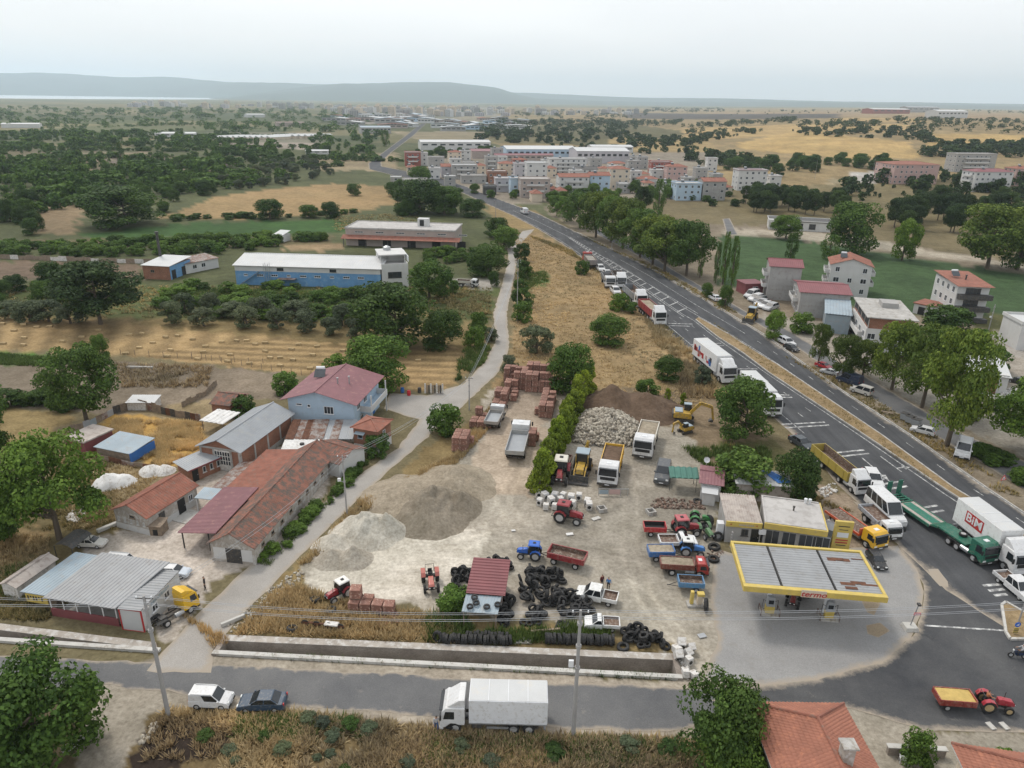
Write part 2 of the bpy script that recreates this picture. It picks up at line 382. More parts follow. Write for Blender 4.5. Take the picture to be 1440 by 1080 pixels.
# colours
far = RR > 330
base = np.empty(GX.shape+(3,)); nA = fbm(GX, GY, 900, 3)
base[:] = np.array((.15, .145, .075)); base[RR < 330] = (.215, .175, .1); base += (nA[..., None]-.5)*np.array((.16, .10, .05))
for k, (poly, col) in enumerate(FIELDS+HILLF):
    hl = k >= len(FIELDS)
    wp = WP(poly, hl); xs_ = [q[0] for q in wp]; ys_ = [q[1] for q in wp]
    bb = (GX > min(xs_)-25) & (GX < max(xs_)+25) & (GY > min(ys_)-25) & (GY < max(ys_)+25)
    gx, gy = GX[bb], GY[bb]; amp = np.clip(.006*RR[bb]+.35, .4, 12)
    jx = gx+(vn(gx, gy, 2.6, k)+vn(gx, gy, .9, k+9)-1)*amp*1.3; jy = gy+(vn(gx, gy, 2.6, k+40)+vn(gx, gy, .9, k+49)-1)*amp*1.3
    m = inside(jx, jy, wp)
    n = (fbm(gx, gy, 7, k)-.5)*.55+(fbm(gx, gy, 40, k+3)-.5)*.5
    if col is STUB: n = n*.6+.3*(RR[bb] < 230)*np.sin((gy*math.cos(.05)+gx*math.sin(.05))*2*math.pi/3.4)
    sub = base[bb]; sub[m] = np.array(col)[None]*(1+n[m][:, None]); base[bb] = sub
far_m = (RR > 2300)
cells = np.floor(vn(np.floor(GX/170), np.floor(GY/260), .37, 5)*4)   # patchwork of small fields on the far plain
pal = np.array([(.10, .115, .055), (.20, .17, .09), (.07, .095, .045), (.26, .22, .13)])
pm = (RR > 900) & (GX < .05*GY) & (vn(GX, GY, 320, 8) > .35)
base[pm] = .5*base[pm]+.5*pal[np.clip(cells[pm], 0, 3).astype(int)]
for kk, tr in enumerate([[(640, 760), (720, 740), (800, 760), (900, 780)], [(700, 690), (720, 730), (760, 760), (870, 790)], [(880, 650), (890, 720), (880, 790), (930, 880), (1000, 930)], [(560, 800), (660, 790), (760, 770), (860, 720), (890, 660)], [(830, 800), (900, 830), (960, 900), (1010, 950)], [(740, 600), (735, 640), (715, 690), (690, 740)], [(620, 770), (700, 770), (800, 740), (880, 700)], [(900, 800), (910, 860), (990, 940), (1060, 960)], [(500, 830), (580, 830), (650, 800), (720, 765)], [(200, 820), (270, 790), (330, 740), (380, 660)], [(150, 770), (230, 780), (290, 820), (260, 890)], [(830, 545), (900, 530), (960, 560), (900, 500), (860, 460)]]):
    q = np.array(WP(tr)); tt = np.linspace(0, len(q)-1, 90); cx = np.interp(tt, range(len(q)), q[:, 0]); cy = np.interp(tt, range(len(q)), q[:, 1]); ker = np.ones(25)/25; cx[12:-12] = np.convolve(cx, ker, 'valid'); cy[12:-12] = np.convolve(cy, ker, 'valid')
    bb = (GX > cx.min()-3) & (GX < cx.max()+3) & (GY > cy.min()-3) & (GY < cy.max()+3); gx, gy = GX[bb], GY[bb]; dm = np.full(gx.shape, 9.0)
    for x_, y_ in zip(np.interp(np.linspace(0, 89, 260), range(90), cx), np.interp(np.linspace(0, 89, 260), range(90), cy)): dm = np.minimum(dm, np.hypot(gx-x_, gy-y_))
    w_ = np.exp(-((dm-.85)/.28)**2)*(.5+.5*vn(gx, gy, 5, kk)); sub = base[bb]; sub *= (1+(.2 if kk % 3 else -.22)*w_)[:, None]; base[bb] = sub
base = np.clip(base, .01, .9)
nr, na = GX.shape
verts = np.stack([GX, GY, GZ], -1).reshape(-1, 3)
idx = np.arange(nr*na).reshape(nr, na)
quads = np.stack([idx[:-1, :-1], idx[:-1, 1:], idx[1:, 1:], idx[1:, :-1]], -1).reshape(-1, 4)[:, ::-1]
def npmesh(name, verts, faces, mats, cols=None, midx=None, smooth=False):
    """mesh from arrays: faces (n, k)"""
    me = bpy.data.meshes.new(name); n, k = faces.shape
    me.vertices.add(len(verts)); me.vertices.foreach_set('co', np.ascontiguousarray(verts, dtype=np.float32).ravel())
    me.loops.add(n*k); me.loops.foreach_set('vertex_index', np.ascontiguousarray(faces, dtype=np.int32).ravel())
    me.polygons.add(n); me.polygons.foreach_set('loop_start', np.arange(0, n*k, k, dtype=np.int32))
    for m in (mats if isinstance(mats, (list, tuple)) else [mats]): me.materials.append(M(m) if isinstance(m, str) else m)
    if midx is not None: me.polygons.foreach_set('material_index', np.asarray(midx, dtype=np.int32))
    if cols is not None:
        a = me.color_attributes.new('Col', 'FLOAT_COLOR', 'POINT')
        a.data.foreach_set('color', np.concatenate([cols, np.ones((len(cols), 1))], 1).astype(np.float32).ravel())
    me.update(calc_edges=True)
    if smooth: me.shade_smooth()
    return me
def earth_mat(name, attr=True, col=(.3, .3, .3), fine=2.2, bmp=.55):
    m = bpy.data.materials.new(name); t, bs = nodes_of(m)
    co = t.nodes.new('ShaderNodeNewGeometry').outputs['Position']
    if attr:
        a = t.nodes.new('ShaderNodeVertexColor'); a.layer_name = 'Col'; c = a.outputs[0]
    else:
        c = mixc(t, 0, col, col)
    n1 = nz(t, .35, 5, co, .65); n2 = nz(t, fine, 5, co, .7); n3 = nz(t, .03, 3, co)
    c = mixc(t, .8, c, ramp(t, n1.outputs['Fac'], .3, .72, (.66, .64, .6), (1.25, 1.25, 1.26)), 'MULTIPLY')
    c = mixc(t, .85, c, ramp(t, n2.outputs['Fac'], .3, .7, (.6, .58, .55), (1.2, 1.22, 1.22)), 'MULTIPLY')
    c = mixc(t, .6, c, ramp(t, n3.outputs['Fac'], .3, .7, (.75, .78, .75), (1.15, 1.1, 1.08)), 'MULTIPLY')
    t.links.new(c, bs.inputs['Base Color']); bs.inputs['Roughness'].default_value = .95; bs.inputs['Specular IOR Level'].default_value = .15
    bump(t, bs, n2.outputs['Fac'], bmp, .15)
    MATS[name] = m; return m
earth_mat('earth')
g = link('ground', npmesh('ground', verts, quads, 'earth', base.reshape(-1, 3), smooth=True)); tag(g, 'open country ground of fields, bare dirt and dry grass', kind='structure')

# ------------------------------------------------------------------ roads
def asphalt_mat(name, col, worn, dust=(.30, .27, .23), amt=.4, streak=False):
    m = bpy.data.materials.new(name); t, bs = nodes_of(m)
    co = t.nodes.new('ShaderNodeNewGeometry').outputs['Position']
    n1 = nz(t, .12, 5, co, .65); n2 = nz(t, 8, 3, co, .7); n3 = nz(t, .5, 6, co, .72)
    c = ramp(t, n1.outputs['Fac'], .35, .68, col, worn)
    if streak:
        mp_ = t.nodes.new('ShaderNodeMapping'); mp_.inputs['Scale'].default_value = (1, .03, 1); mp_.inputs['Rotation'].default_value = (0, 0, R(-5)); t.links.new(co, mp_.inputs[0]); n4 = nz(t, .9, 3, mp_.outputs[0]); c = mixc(t, .7, c, ramp(t, n4.outputs['Fac'], .35, .65, (.72,)*3, (1.14,)*3), 'MULTIPLY')
    c = mixc(t, .7, c, ramp(t, n2.outputs['Fac'], .3, .7, (.72,)*3, (1.15,)*3), 'MULTIPLY')
    lo = .70-.22*amt
    c = mixc(t, ramp(t, n3.outputs['Fac'], lo, lo+.22, (0,)*3, (.75,)*3), c, dust)
    at = t.nodes.new('ShaderNodeVertexColor'); at.layer_name = 'Col'; n5 = nz(t, 1.1, 6, co, .75); ad = t.nodes.new('ShaderNodeMath'); ad.operation = 'ADD'
    sp3 = t.nodes.new('ShaderNodeSeparateColor'); t.links.new(at.outputs[0], sp3.inputs[0]); t.links.new(sp3.outputs[0], ad.inputs[0]); t.links.new(n5.outputs['Fac'], ad.inputs[1])
    c = mixc(t, ramp(t, ad.outputs[0], .5, 1.05, (1,)*3, (0,)*3), c, (.335, .285, .225))
    t.links.new(c, bs.inputs['Base Color']); bs.inputs['Roughness'].default_value = .85; bs.inputs['Specular IOR Level'].default_value = .25
    bump(t, bs, n2.outputs['Fac'], .3, .02); MATS[name] = m
asphalt_mat('asphalt', (.055, .057, .062), (.088, .09, .094), amt=.08, streak=True)
asphalt_mat('asphalt_dark', (.048, .05, .055), (.10, .10, .10), amt=.3)
asphalt_mat('asphalt_side', (.105, .106, .11), (.165, .163, .16), amt=.5)
asphalt_mat('dirt_track', (.29, .27, .245), (.38, .355, .325), (.30, .25, .2), .5)
asphalt_mat('forecourt', (.24, .235, .23), (.315, .31, .30), (.2, .18, .155), .6)
def ragged(pts, step=1.2, amp=.25, seed=0):
    o = []
    n = len(pts)
    for i in range(n):
        a = Vector(pts[i]); b = Vector(pts[(i+1) % n]); L = (b-a).length; k = max(1, min(150, int(L/step)))
        for j in range(k):
            p = a+(b-a)*j/k; s = amp*min(1, step*6/max(L, .1)*3)
            q = noise.noise_vector(Vector((p.x*.5, p.y*.5, seed))); q2 = noise.noise_vector(Vector((p.x*1.7, p.y*1.7, seed+4)))
            o.append((p.x+amp*(.7*q.x+.8*q2.x), p.y+amp*(.7*q.y+.8*q2.y)))
    return o
from mathutils.geometry import delaunay_2d_cdt
def sheet(name, pts, z, mat, amp=.0, world=False, parent=None, seed=0, edge=1.5):
    """flat sheet; its Col attribute runs from 0 at the rim to 1 inside, where dust gives way to the surface"""
    pts = pts if world else WP(pts)
    if sum(x0*y1-x1*y0 for (x0, y0), (x1, y1) in zip(pts, pts[1:]+pts[:1])) < 0: pts = pts[::-1]
    if amp: pts = ragged(pts, 1.1, amp, seed)
    n = len(pts); B_ = np.array(pts); lo, hi = B_.min(0), B_.max(0); st = max(edge*.75, math.sqrt(np.prod(hi-lo)/60000))
    X, Y = np.meshgrid(np.arange(lo[0], hi[0], st), np.arange(lo[1], hi[1], st)); X = X.ravel(); Y = Y.ravel(); k = inside(X, Y, pts); Q = np.stack([X[k], Y[k]], 1)
    def dist(q): return np.concatenate([np.sqrt(((c[:, None]-B_[None])**2).sum(-1)).min(1) for c in np.array_split(q, max(1, len(q)//400))]) if len(q) else np.zeros(0)
    dq = dist(Q); Q = Q[dq > edge*.35]
    vs_, _, fs, _, _, _ = delaunay_2d_cdt([Vector(p) for p in pts]+[Vector(q) for q in Q], [(i, (i+1) % n) for i in range(n)], [], 1, 1e-5)
    V = np.array([v[:] for v in vs_]); D_ = np.clip(dist(V)/edge, 0, 1); F3 = np.array([f for f in fs]); a, b_, c = V[F3[:, 0]], V[F3[:, 1]], V[F3[:, 2]]; fl = ((b_-a)[:, 0]*(c-a)[:, 1]-(b_-a)[:, 1]*(c-a)[:, 0]) < 0; F3[fl] = F3[fl][:, ::-1]
    return link(name, npmesh(name, np.concatenate([V, np.full((len(V), 1), z)], 1), F3, mat, np.repeat(D_[:, None], 3, 1)), parent)
def road(name, pts, z, mat, amp=0, label=None):
    return tag(sheet(name, pts, z, mat, amp, edge=.9 if name == 'side_road' else 1.5), label, kind='structure')
HL = [(1440, 900), (1330, 830), (1262, 766), (1215, 715), (1178, 682), (1142, 636), (1085, 585), (1040, 545), (978, 502), (930, 460), (890, 425), (850, 390), (817, 362), (790, 343), (756, 322), (720, 303), (680, 285), (645, 269), (605, 256), (555, 247), (519, 238), (518, 230), (539, 214), (569, 192), (592, 174)]
HR = [(1540, 790), (1440, 722), (1392, 690), (1280, 612), (1180, 547), (1120, 504), (1080, 474), (1020, 438), (925, 382), (860, 350), (812, 327), (760, 302), (720, 287), (680, 272), (655, 262), (615, 249), (568, 240), (537, 234), (536, 228), (552, 213), (581, 191), (599, 174)]
road('highway', HL+HR[::-1], .04, 'asphalt', .12, 'grey asphalt highway running through the fields to the town')
road('junction', [(1200, 705), (1262, 766), (1300, 822), (1299, 850), (1285, 895), (1240, 930), (1150, 955), (1055, 965), (1000, 985), (1060, 992), (1197, 997), (1300, 1027), (1440, 1031), (1700, 1045), (1700, 880), (1440, 722), (1300, 740)], .03, 'asphalt_dark', .2, 'dark asphalt junction beside the fuel station')
road('side_road', [(-150, 915), (225, 932), (300, 934), (640, 954), (955, 968), (1070, 963), (1070, 1000), (940, 1030), (760, 1022), (620, 1010), (400, 992), (270, 976), (150, 964), (-150, 980)], .02, 'asphalt_side', .35, 'worn grey side road along the drain')
road('dirt_road', [(205, 945), (262, 880), (345, 800), (420, 735), (500, 672), (560, 630), (590, 590), (540, 575), (548, 553), (600, 556), (650, 540), (682, 510), (697, 480), (694, 440), (706, 400), (715, 365), (713, 345), (735, 325), (752, 322), (735, 340), (728, 360), (723, 390), (713, 440), (716, 490), (700, 525), (660, 562), (610, 607), (510, 695), (430, 775), (330, 875), (298, 915), (300, 945)], .024, 'dirt_track', .3, 'pale dirt track bending past the farm')
road('forecourt', [(1005, 770), (1060, 790), (1200, 770), (1262, 768), (1292, 805), (1299, 832), (1296, 860), (1282, 897), (1240, 932), (1150, 956), (1055, 965), (985, 958), (1010, 900), (1000, 850)], .035, 'forecourt', .2, 'pale concrete forecourt of the fuel station')
road('service_road', [(840, 322), (900, 350), (961, 388), (1053, 440), (1105, 462), (1200, 520), (1300, 578), (1342, 604), (1440, 648), (1600, 725), (1600, 790), (1440, 688), (1340, 627), (1287, 597), (1230, 563), (1160, 516), (1095, 472), (1040, 442), (955, 393), (890, 356), (836, 328)], .022, 'asphalt_side', .25, 'narrow service road beside the highway')
road('lane', [(1022, 330), (1016, 308), (1026, 307), (1038, 330)], .03, 'asphalt_side', .1, 'grey lane leading to the low white villa')
asphalt_mat('sand_stain', (.27, .21, .14), (.33, .27, .19), (.33, .29, .24), .5)
def strip3(pts_l, pts_r): return WP(pts_l)+WP(pts_r)[::-1]
ML = [(978, 450), (1010, 475), (1045, 497), (1080, 524), (1225, 619), (1330, 690), (1371, 716), (1440, 762), (1560, 840)]
MR = [(982, 447), (1025, 471), (1060, 494), (1092, 513), (1240, 613), (1342, 688), (1384, 713), (1450, 757), (1570, 835)]
def raised(name, pts, z0, z1, mat, label=None, kind='structure'):
    m = MB(); m.prism(pts, z0, z1); o = m.build(name, mat); return tag(o, label, kind=kind)
earth_mat('verge', False, (.29, .215, .125))
raised('central_reservation', strip3(ML, MR), -.05, .2, 'verge', 'narrow dry earth central reservation of the highway')
def polyline_kerb(name, pts, wd, z0, z1, mat):
    m = MB()
    for a, b in zip(pts, pts[1:]): m.beam((*a, (z0+z1)/2), (*b, (z0+z1)/2), wd, z1-z0)
    return tag(m.build(name, mat), kind='structure')
polyline_kerb('kerb', WP(ML), .2, .0, .24, 'concrete'); polyline_kerb('kerb', WP(MR), .2, .0, .24, 'concrete')
polyline_kerb('kerb', WP(HR[1:11]), .2, .0, .2, 'concrete')
# painted markings
class Marks:
    def __init__(s): s.mb = MB()
    def line(s, pts, wd=.15, z=.052):
        for a, b in zip(pts, pts[1:]):
            a = Vector(a); b = Vector(b); d = (b-a).normalized(); n = Vector((-d.y, d.x))*wd/2
            s.mb.add([(*(a-n), z), (*(b-n), z), (*(b+n), z), (*(a+n), z)], [(0, 1, 2, 3)])
def resample(pts, n):
    pts = [Vector(p) for p in pts]; ls = [0]
    for a, b in zip(pts, pts[1:]): ls.append(ls[-1]+(b-a).length)
    o = []
    for i in range(n):
        t = ls[-1]*i/(n-1); j = 0
        while j < len(ls)-2 and ls[j+1] < t: j += 1
        o.append(pts[j].lerp(pts[j+1], (t-ls[j])/max(1e-6, ls[j+1]-ls[j])))
    return o
mk = Marks()
hl = resample(WP(HL[1:16]), 160); ml = resample(WP([(1440, 762), (1371, 716), (1330, 690), (1225, 619), (1080, 524), (1010, 475), (978, 450), (960, 440), (880, 385), (799, 332), (756, 311), (722, 296)]), 160)
hr = resample(WP(HR[1:13]), 160); mr = resample(WP([(1450, 757), (1384, 713), (1342, 688), (1240, 613), (1092, 513), (1025, 471), (982, 447), (965, 437), (885, 384), (799, 331), (756, 310), (722, 295)]), 160)
L = lambda a, b, f: [p.lerp(q, f) for p, q in zip(a, b)]
mk.line(L(hl, ml, .94), .18)
e = L(hl, ml, .2); mk.line(e[22:], .16)
for f in (.5, .74):
    p = L(hl, ml, f)
    for i in range(24, 110, 4): mk.line(p[i:i+2], .14)
mk.line(L(mr, hr, .07)[:95], .16); mk.line(L(mr, hr, .95), .16)
p = L(mr, hr, .5)
mk.line(p[45:90], .14)
for i in range(0, 45, 4): mk.line(p[i:i+2], .14)
for f in (.5,):
    for i in range(92, 158, 4): mk.line(p[i:i+2], .16)
A0, A1 = [Vector(q) for q in WP([(799, 334), (962, 446)])]; B0, B1 = [Vector(q) for q in WP([(801, 333), (981, 441)])]
mk.line([A0, A1], .2); mk.line([B0, B1], .2)
for i in range(2, 30):
    t = (i/30)**1.6
    if t < .97: mk.line([A0.lerp(A1, min(1, t+.012)), B0.lerp(B1, t)], .45)
for a, b in [((940, 455), (974, 456)), ((938, 458), (970, 459)), ((970, 485), (1014, 483)), ((974, 488), (1018, 486)), ((1036, 519), (1065, 519)), ((1082, 555), (1110, 556)), ((1085, 559), (1114, 559)), ((1099, 597), (1160, 594)), ((1104, 602), (1166, 598)), ((1176, 637), (1215, 633)), ((1184, 642), (1222, 638)),
             ((1236, 682), (1270, 677)), ((1243, 689), (1276, 684)), ((1294, 715), (1318, 711)), ((1303, 722), (1327, 718)), ((1382, 824), (1408, 822)), ((1390, 831), (1412, 829)), ((1398, 838), (1416, 836))]:
    mk.line(WP([a, b]), .42)
def arrow(a, b, turn=False):
    a, b = [Vector(q) for q in WP([a, b])]; d = (b-a).normalized(); n = Vector((-d.y, d.x)); z = .052
    mk.line([a, b], .2)
    hd = [b+n*.55, b-n*.55, b+d*2.0]
    if turn: c = b-d*1.2; mk.line([c, c+n*1.1], .2); e_ = c+n*1.1; hd = [e_+d*.6, e_-d*.6, e_+n*1.1]
    mk.mb.add([(*q, z) for q in hd], [(0, 1, 2)])
arrow((1212, 644), (1240, 668)); arrow((1238, 642), (1268, 664), True); arrow((1083, 512), (1070, 503)); arrow((1120, 536), (1130, 545))
mk.line(WP([(1300, 880), (1440, 889)]), .25)
o = mk.mb.build('road_marking', 'road_paint'); tag(o, 'white lane lines, hatching, bars and arrows painted on the highway', kind='structure')
sheet_p = sheet('asphalt_patch', [(1305, 800), (1318, 800), (1332, 818), (1334, 826), (1322, 824), (1310, 812)], .046, 'forecourt', .15); tag(sheet_p, 'pale repaired patch in the junction asphalt', kind='structure')
for q, lb in [([(1213, 838), (1232, 838), (1237, 850), (1230, 866), (1220, 862), (1212, 848)], 'brown sandy stain on the forecourt below the canopy end'), ([(1218, 880), (1240, 876), (1252, 888), (1236, 897), (1220, 892)], 'dull brown stain in the middle of the forecourt')]: tag(sheet('ground_stain', q, .041, 'sand_stain', .2, edge=.5), lb, kind='structure')
# traffic island right of the junction
ri = WP([(1408, 852), (1414, 848), (1470, 880), (1500, 900), (1420, 900), (1414, 890)])
raised('traffic_island', ri, -.05, .2, 'verge', 'kerbed traffic island at the junction'); polyline_kerb('kerb', ri+ri[:1], .25, 0, .26, 'paving_white')

# ------------------------------------------------------------------ drain: masonry wall, kerb, floor
def masonry(name, c1, c2, mort, sc):
    m = bpy.data.materials.new(name); t, bs = nodes_of(m)
    co = t.nodes.new('ShaderNodeTexCoord').outputs['Object']
    sep = t.nodes.new('ShaderNodeSeparateXYZ'); t.links.new(co, sep.inputs[0])
    ad = t.nodes.new('ShaderNodeMath'); ad.operation = 'ADD'; t.links.new(sep.outputs[0], ad.inputs[0]); t.links.new(sep.outputs[1], ad.inputs[1])
    cb = t.nodes.new('ShaderNodeCombineXYZ'); t.links.new(ad.outputs[0], cb.inputs[0]); t.links.new(sep.outputs[2], cb.inputs[1])
    b = t.nodes.new('ShaderNodeTexBrick'); t.links.new(cb.outputs[0], b.inputs['Vector']); b.inputs['Scale'].default_value = sc
    b.inputs['Color1'].default_value = (*c1, 1); b.inputs['Color2'].default_value = (*c2, 1); b.inputs['Mortar'].default_value = (*mort, 1)
    b.inputs['Mortar Size'].default_value = .03
    n = nz(t, .5, 5, co, .7); n2 = nz(t, 9, 3, co)
    c = mixc(t, .8, b.outputs[0], ramp(t, n.outputs['Fac'], .3, .7, (.55, .52, .5), (1.15,)*3), 'MULTIPLY')
    c = mixc(t, .5, c, ramp(t, n2.outputs['Fac'], .3, .7, (.6,)*3, (1.1,)*3), 'MULTIPLY')
    t.links.new(c, bs.inputs['Base Color']); bs.inputs['Roughness'].default_value = .92; bump(t, bs, b.outputs['Fac'], -.5, .03); MATS[name] = m
masonry('rubble_wall', (.36, .31, .265), (.26, .22, .19), (.34, .31, .27), 3.2)
masonry('brickwork', (.33, .115, .06), (.26, .09, .05), (.36, .27, .2), 3.0)
masonry('block_wall', (.36, .34, .31), (.30, .28, .26), (.26, .24, .22), 2.0)
def drain(label, tl, tr, kl, kr, ends):
    tl, tr, kl, kr = [P(*q) for q in (tl, tr, kl, kr)]
    w_ = empty('drain_wall', tl, 0, 'long masonry retaining wall of the drain '+label, 'wall')
    def seg(nm, a, b, wd, z0, z1, mat, off=0):
        d = (b-a).normalized(); n = Vector((d.y, -d.x, 0)); m = MB(); a = a+n*off-tl; b = b+n*off-tl
        m.beam((a.x, a.y, (z0+z1)/2), (b.x, b.y, (z0+z1)/2), wd, z1-z0); return m.build(nm, mat, w_)
    seg('wall_face', tl, tr, .8, -2.4, .12, 'rubble_wall', .35); seg('wall_cap', tl, tr, .86, .12, .18, 'plaster_old', .35)
    seg('kerb', kl, kr, .5, -2.4, .28, 'paving_white', -.25)
    if 'l' in ends: seg('end_wall', tl, kl, .5, -2.4, .2, 'rubble_wall', -.2)
    if 'r' in ends: seg('end_wall', tr, kr, .5, -2.4, .2, 'rubble_wall', .2)
drain('below the tyre yard', (316, 895), (950, 922), (298, 922), (960, 957), 'lr')
drain('below the roadside cafe', (-150, 861), (219, 906), (-150, 894), (223, 919), 'r')

# ------------------------------------------------------------------ heaps
def heap(name, u0, u1, v0, v1, h, mat, label, seed, lobes=None, n=72, sharp=1.3, cat='heap'):
    c = P((u0+u1)/2, (v0+v1)/2+3); rx = (P(u1, (v0+v1)/2).x-P(u0, (v0+v1)/2).x)/2
    ry = (P((u0+u1)/2, v0).y-P((u0+u1)/2, v1).y)/2
    lobes = lobes or [(0, 0, 1, 1)]
    xs = np.linspace(-1.15, 1.15, n); X, Y = np.meshgrid(xs, xs, indexing='ij'); Z = np.zeros_like(X)
    for lx, ly, lr, lh in lobes:
        d = np.sqrt((X-lx)**2+(Y-ly)**2)/lr+.22*(fbm(X*3+seed*7+50, Y*3+50, 1, seed)-.5)
        Z = np.maximum(Z, lh*h*np.clip(1-d, 0, 1)**(1/sharp))
    Z = Z*(1+.3*(fbm(X*6+99, Y*6+seed+99, 1, seed+5)-.5)-.28*np.abs(fbm(X*4+70, Y*4+seed+70, 1, seed+8)-.5))*np.clip(1+.1*vn(X*22+90, Y*22+90, 1, seed), 0, 2)-.05
    V = np.stack([X*rx, Y*ry, Z], -1).reshape(-1, 3); ix = np.arange(n*n).reshape(n, n)
    Q = np.stack([ix[:-1, :-1], ix[1:, :-1], ix[1:, 1:], ix[:-1, 1:]], -1).reshape(-1, 4)
    o = link(name, npmesh(name, V, Q, mat, smooth=True), None, (c.x, c.y, 0)); tag(o, label, cat)
    return o, V, Z
earth_mat('sand_dark', False, (.26, .225, .18), 3, .4); earth_mat('sand_tan', False, (.35, .30, .235), 3, .4); earth_mat('lime', False, (.56, .52, .46), 3, .35); earth_mat('earth_brown', False, (.145, .1, .072), 2, .7); earth_mat('gravel_pale', False, (.44, .395, .34), 4, .4); earth_mat('gravel_grey', False, (.33, .31, .285), 5, .5)
heap('sand_heap', 515, 700, 645, 735, 2.7, 'sand_tan', 'broad heap of tan sand beside the dirt track', 1, [(-.3, -.1, .75, .8), (.3, .3, .7, 1), (.6, .1, .4, .7)], sharp=.85)
heap('sand_heap', 552, 682, 672, 760, 3.8, 'sand_dark', 'dark grey sand heap in the open yard', 2, [(-.1, .0, .9, 1), (.45, .1, .5, .75)], sharp=.85)
heap('lime_heap', 440, 570, 722, 792, 3.2, 'lime', 'chalky white heap with a dug face', 3, [(.1, .3, .85, 1), (.55, .35, .5, .9), (-.5, -.2, .5, .5)], sharp=.9)
heap('gravel_heap', 432, 530, 760, 815, 2.0, 'gravel_pale', 'low grey gravel heap beside the white heap', 4, [(.3, .1, .6, 1), (-.3, .1, .6, .8)], sharp=.85)
heap('earth_heap', 812, 968, 536, 606, 3.8, 'earth_brown', 'long brown earth heap behind the pale rubble', 5, [(-.35, .1, .65, 1), (.2, 0, .7, .75), (.7, -.1, .35, .4)], sharp=.9)
o, V, Z = heap('rubble_heap', 800, 897, 575, 630, 3.0, 'gravel_grey', 'pale heap of broken quarry stones', 6, [(.1, .1, .95, 1), (-.4, -.2, .55, .6)])
m_ = bpy.data.materials.new('stone'); t_, bs2 = nodes_of(m_); g2_ = t_.nodes.new('ShaderNodeNewGeometry'); c_ = ramp(t_, g2_.outputs['Random Per Island'], 0, 1, (.24, .205, .16), (.56, .51, .42)); n_ = nz(t_, 6, 4, g2_.outputs['Position']); c_ = mixc(t_, .6, c_, ramp(t_, n_.outputs['Fac'], .3, .7, (.6,)*3, (1.1,)*3), 'MULTIPLY'); t_.links.new(c_, bs2.inputs['Base Color']); bs2.inputs['Roughness'].default_value = .95; MATS['stone'] = m_
def stones(name, parent, cen, rad, mat, n_seed=3):
    """many loose stones joined as one part"""
    vs = []; fs = []
    bm = bmesh.new(); bmesh.ops.create_icosphere(bm, subdivisions=1, radius=1); bv = np.array([v.co[:] for v in bm.verts]); bf = np.array([[v.index for v in f.verts] for f in bm.faces]); bm.free()
    rs = np.random.RandomState(n_seed)
    for i, c in enumerate(cen):
        s = rad*(.5+rs.rand()*1.0)*np.array([1, .6+.5*rs.rand(), .5+.4*rs.rand()]); a = rs.rand()*6.3; b = rs.randn()*.6
        q = bv*(1+.25*rs.randn(len(bv), 1))*s
        ca, sa = math.cos(a), math.sin(a); cb, sb = math.cos(b), math.sin(b)
        q = np.stack([q[:, 0]*cb-q[:, 2]*sb, q[:, 1], q[:, 0]*sb+q[:, 2]*cb], 1); q = np.stack([q[:, 0]*ca-q[:, 1]*sa, q[:, 0]*sa+q[:, 1]*ca, q[:, 2]], 1)
        fs.append(bf+len(vs)*len(bv)); vs.append(q+c)
    return tag(link(name, npmesh(name, np.concatenate(vs), np.concatenate(fs), mat), parent), kind='stuff')
rs = np.random.RandomState(2); up = V[V[:, 2] > .05]
stones('stone_rubble', o, [up[rs.randint(len(up))]+np.array([rs.randn()*.25, rs.randn()*.25, .08]) for _ in range(2600)], .25, 'stone')

# ------------------------------------------------------------------ far hills, sea
def ridge(name, label, r0, r1, hfun, mat, a0=-56, a1=56, n=240, k=14):
    A = np.radians(np.linspace(a0, a1, n)); T = np.linspace(0, 1, k); AA2, TT = np.meshgrid(A, T, indexing='ij')
    RR2 = r0+(r1-r0)*TT; X = RR2*np.sin(AA2); Y = RR2*np.cos(AA2)
    Hh = hfun(np.degrees(AA2))*np.sin(np.clip(TT*1.0, 0, 1)*math.pi/2)**.8*(1+.16*(fbm(X+3e4, Y+3e4, 900, 4)-.5)*2)
    V = np.stack([X, Y, Hh-1], -1).reshape(-1, 3); ix = np.arange(n*k).reshape(n, k)
    Q = np.stack([ix[:-1, :-1], ix[1:, :-1], ix[1:, 1:], ix[:-1, 1:]], -1).reshape(-1, 4)
    return tag(link(name, npmesh(name, V, Q, mat, smooth=True)), label, kind='structure')
surf('far_wood', (.05, .075, .06), .95, .3, .0015, .01, world=True)
surf('sea', (.42, .48, .52), .3, .1, .001, .01, world=True, spec=.6)
def h_far(a):
    return np.interp(a, [-60, -40, -33, -28, -20, -12, -6, 0, 10, 20, 60], [235, 225, 245, 260, 215, 200, 190, 140, 100, 95, 85])
def h_mid(a):
    return np.interp(a, [-60, -21.5, -18, -12.5, -5, -1.5, 0.3, 1.5, 6, 10, 20, 30, 60], [0, 0, 80, 155, 182, 150, 84, 58, 48, 44, 66, 56, 46])
ridge('far_hills', 'faint blue ridge beyond the strait', 12400, 14600, lambda a: 50+(h_far(a)-50)*1.28, 'far_wood')
ridge('wooded_hills', 'hazy wooded ridge behind the far city', 9300, 11800, lambda a: np.where(h_mid(a) < 20, h_mid(a), 50+(h_mid(a)-50)*1.58), 'far_wood')
road('sea', [(-900, 131), (-300, 133), (0, 138.6), (120, 139.6), (260, 140), (352, 139.6), (352, 138.6), (260, 137), (0, 132), (-600, 122)], .6, 'sea', 0, 'pale strip of sea in the distance')
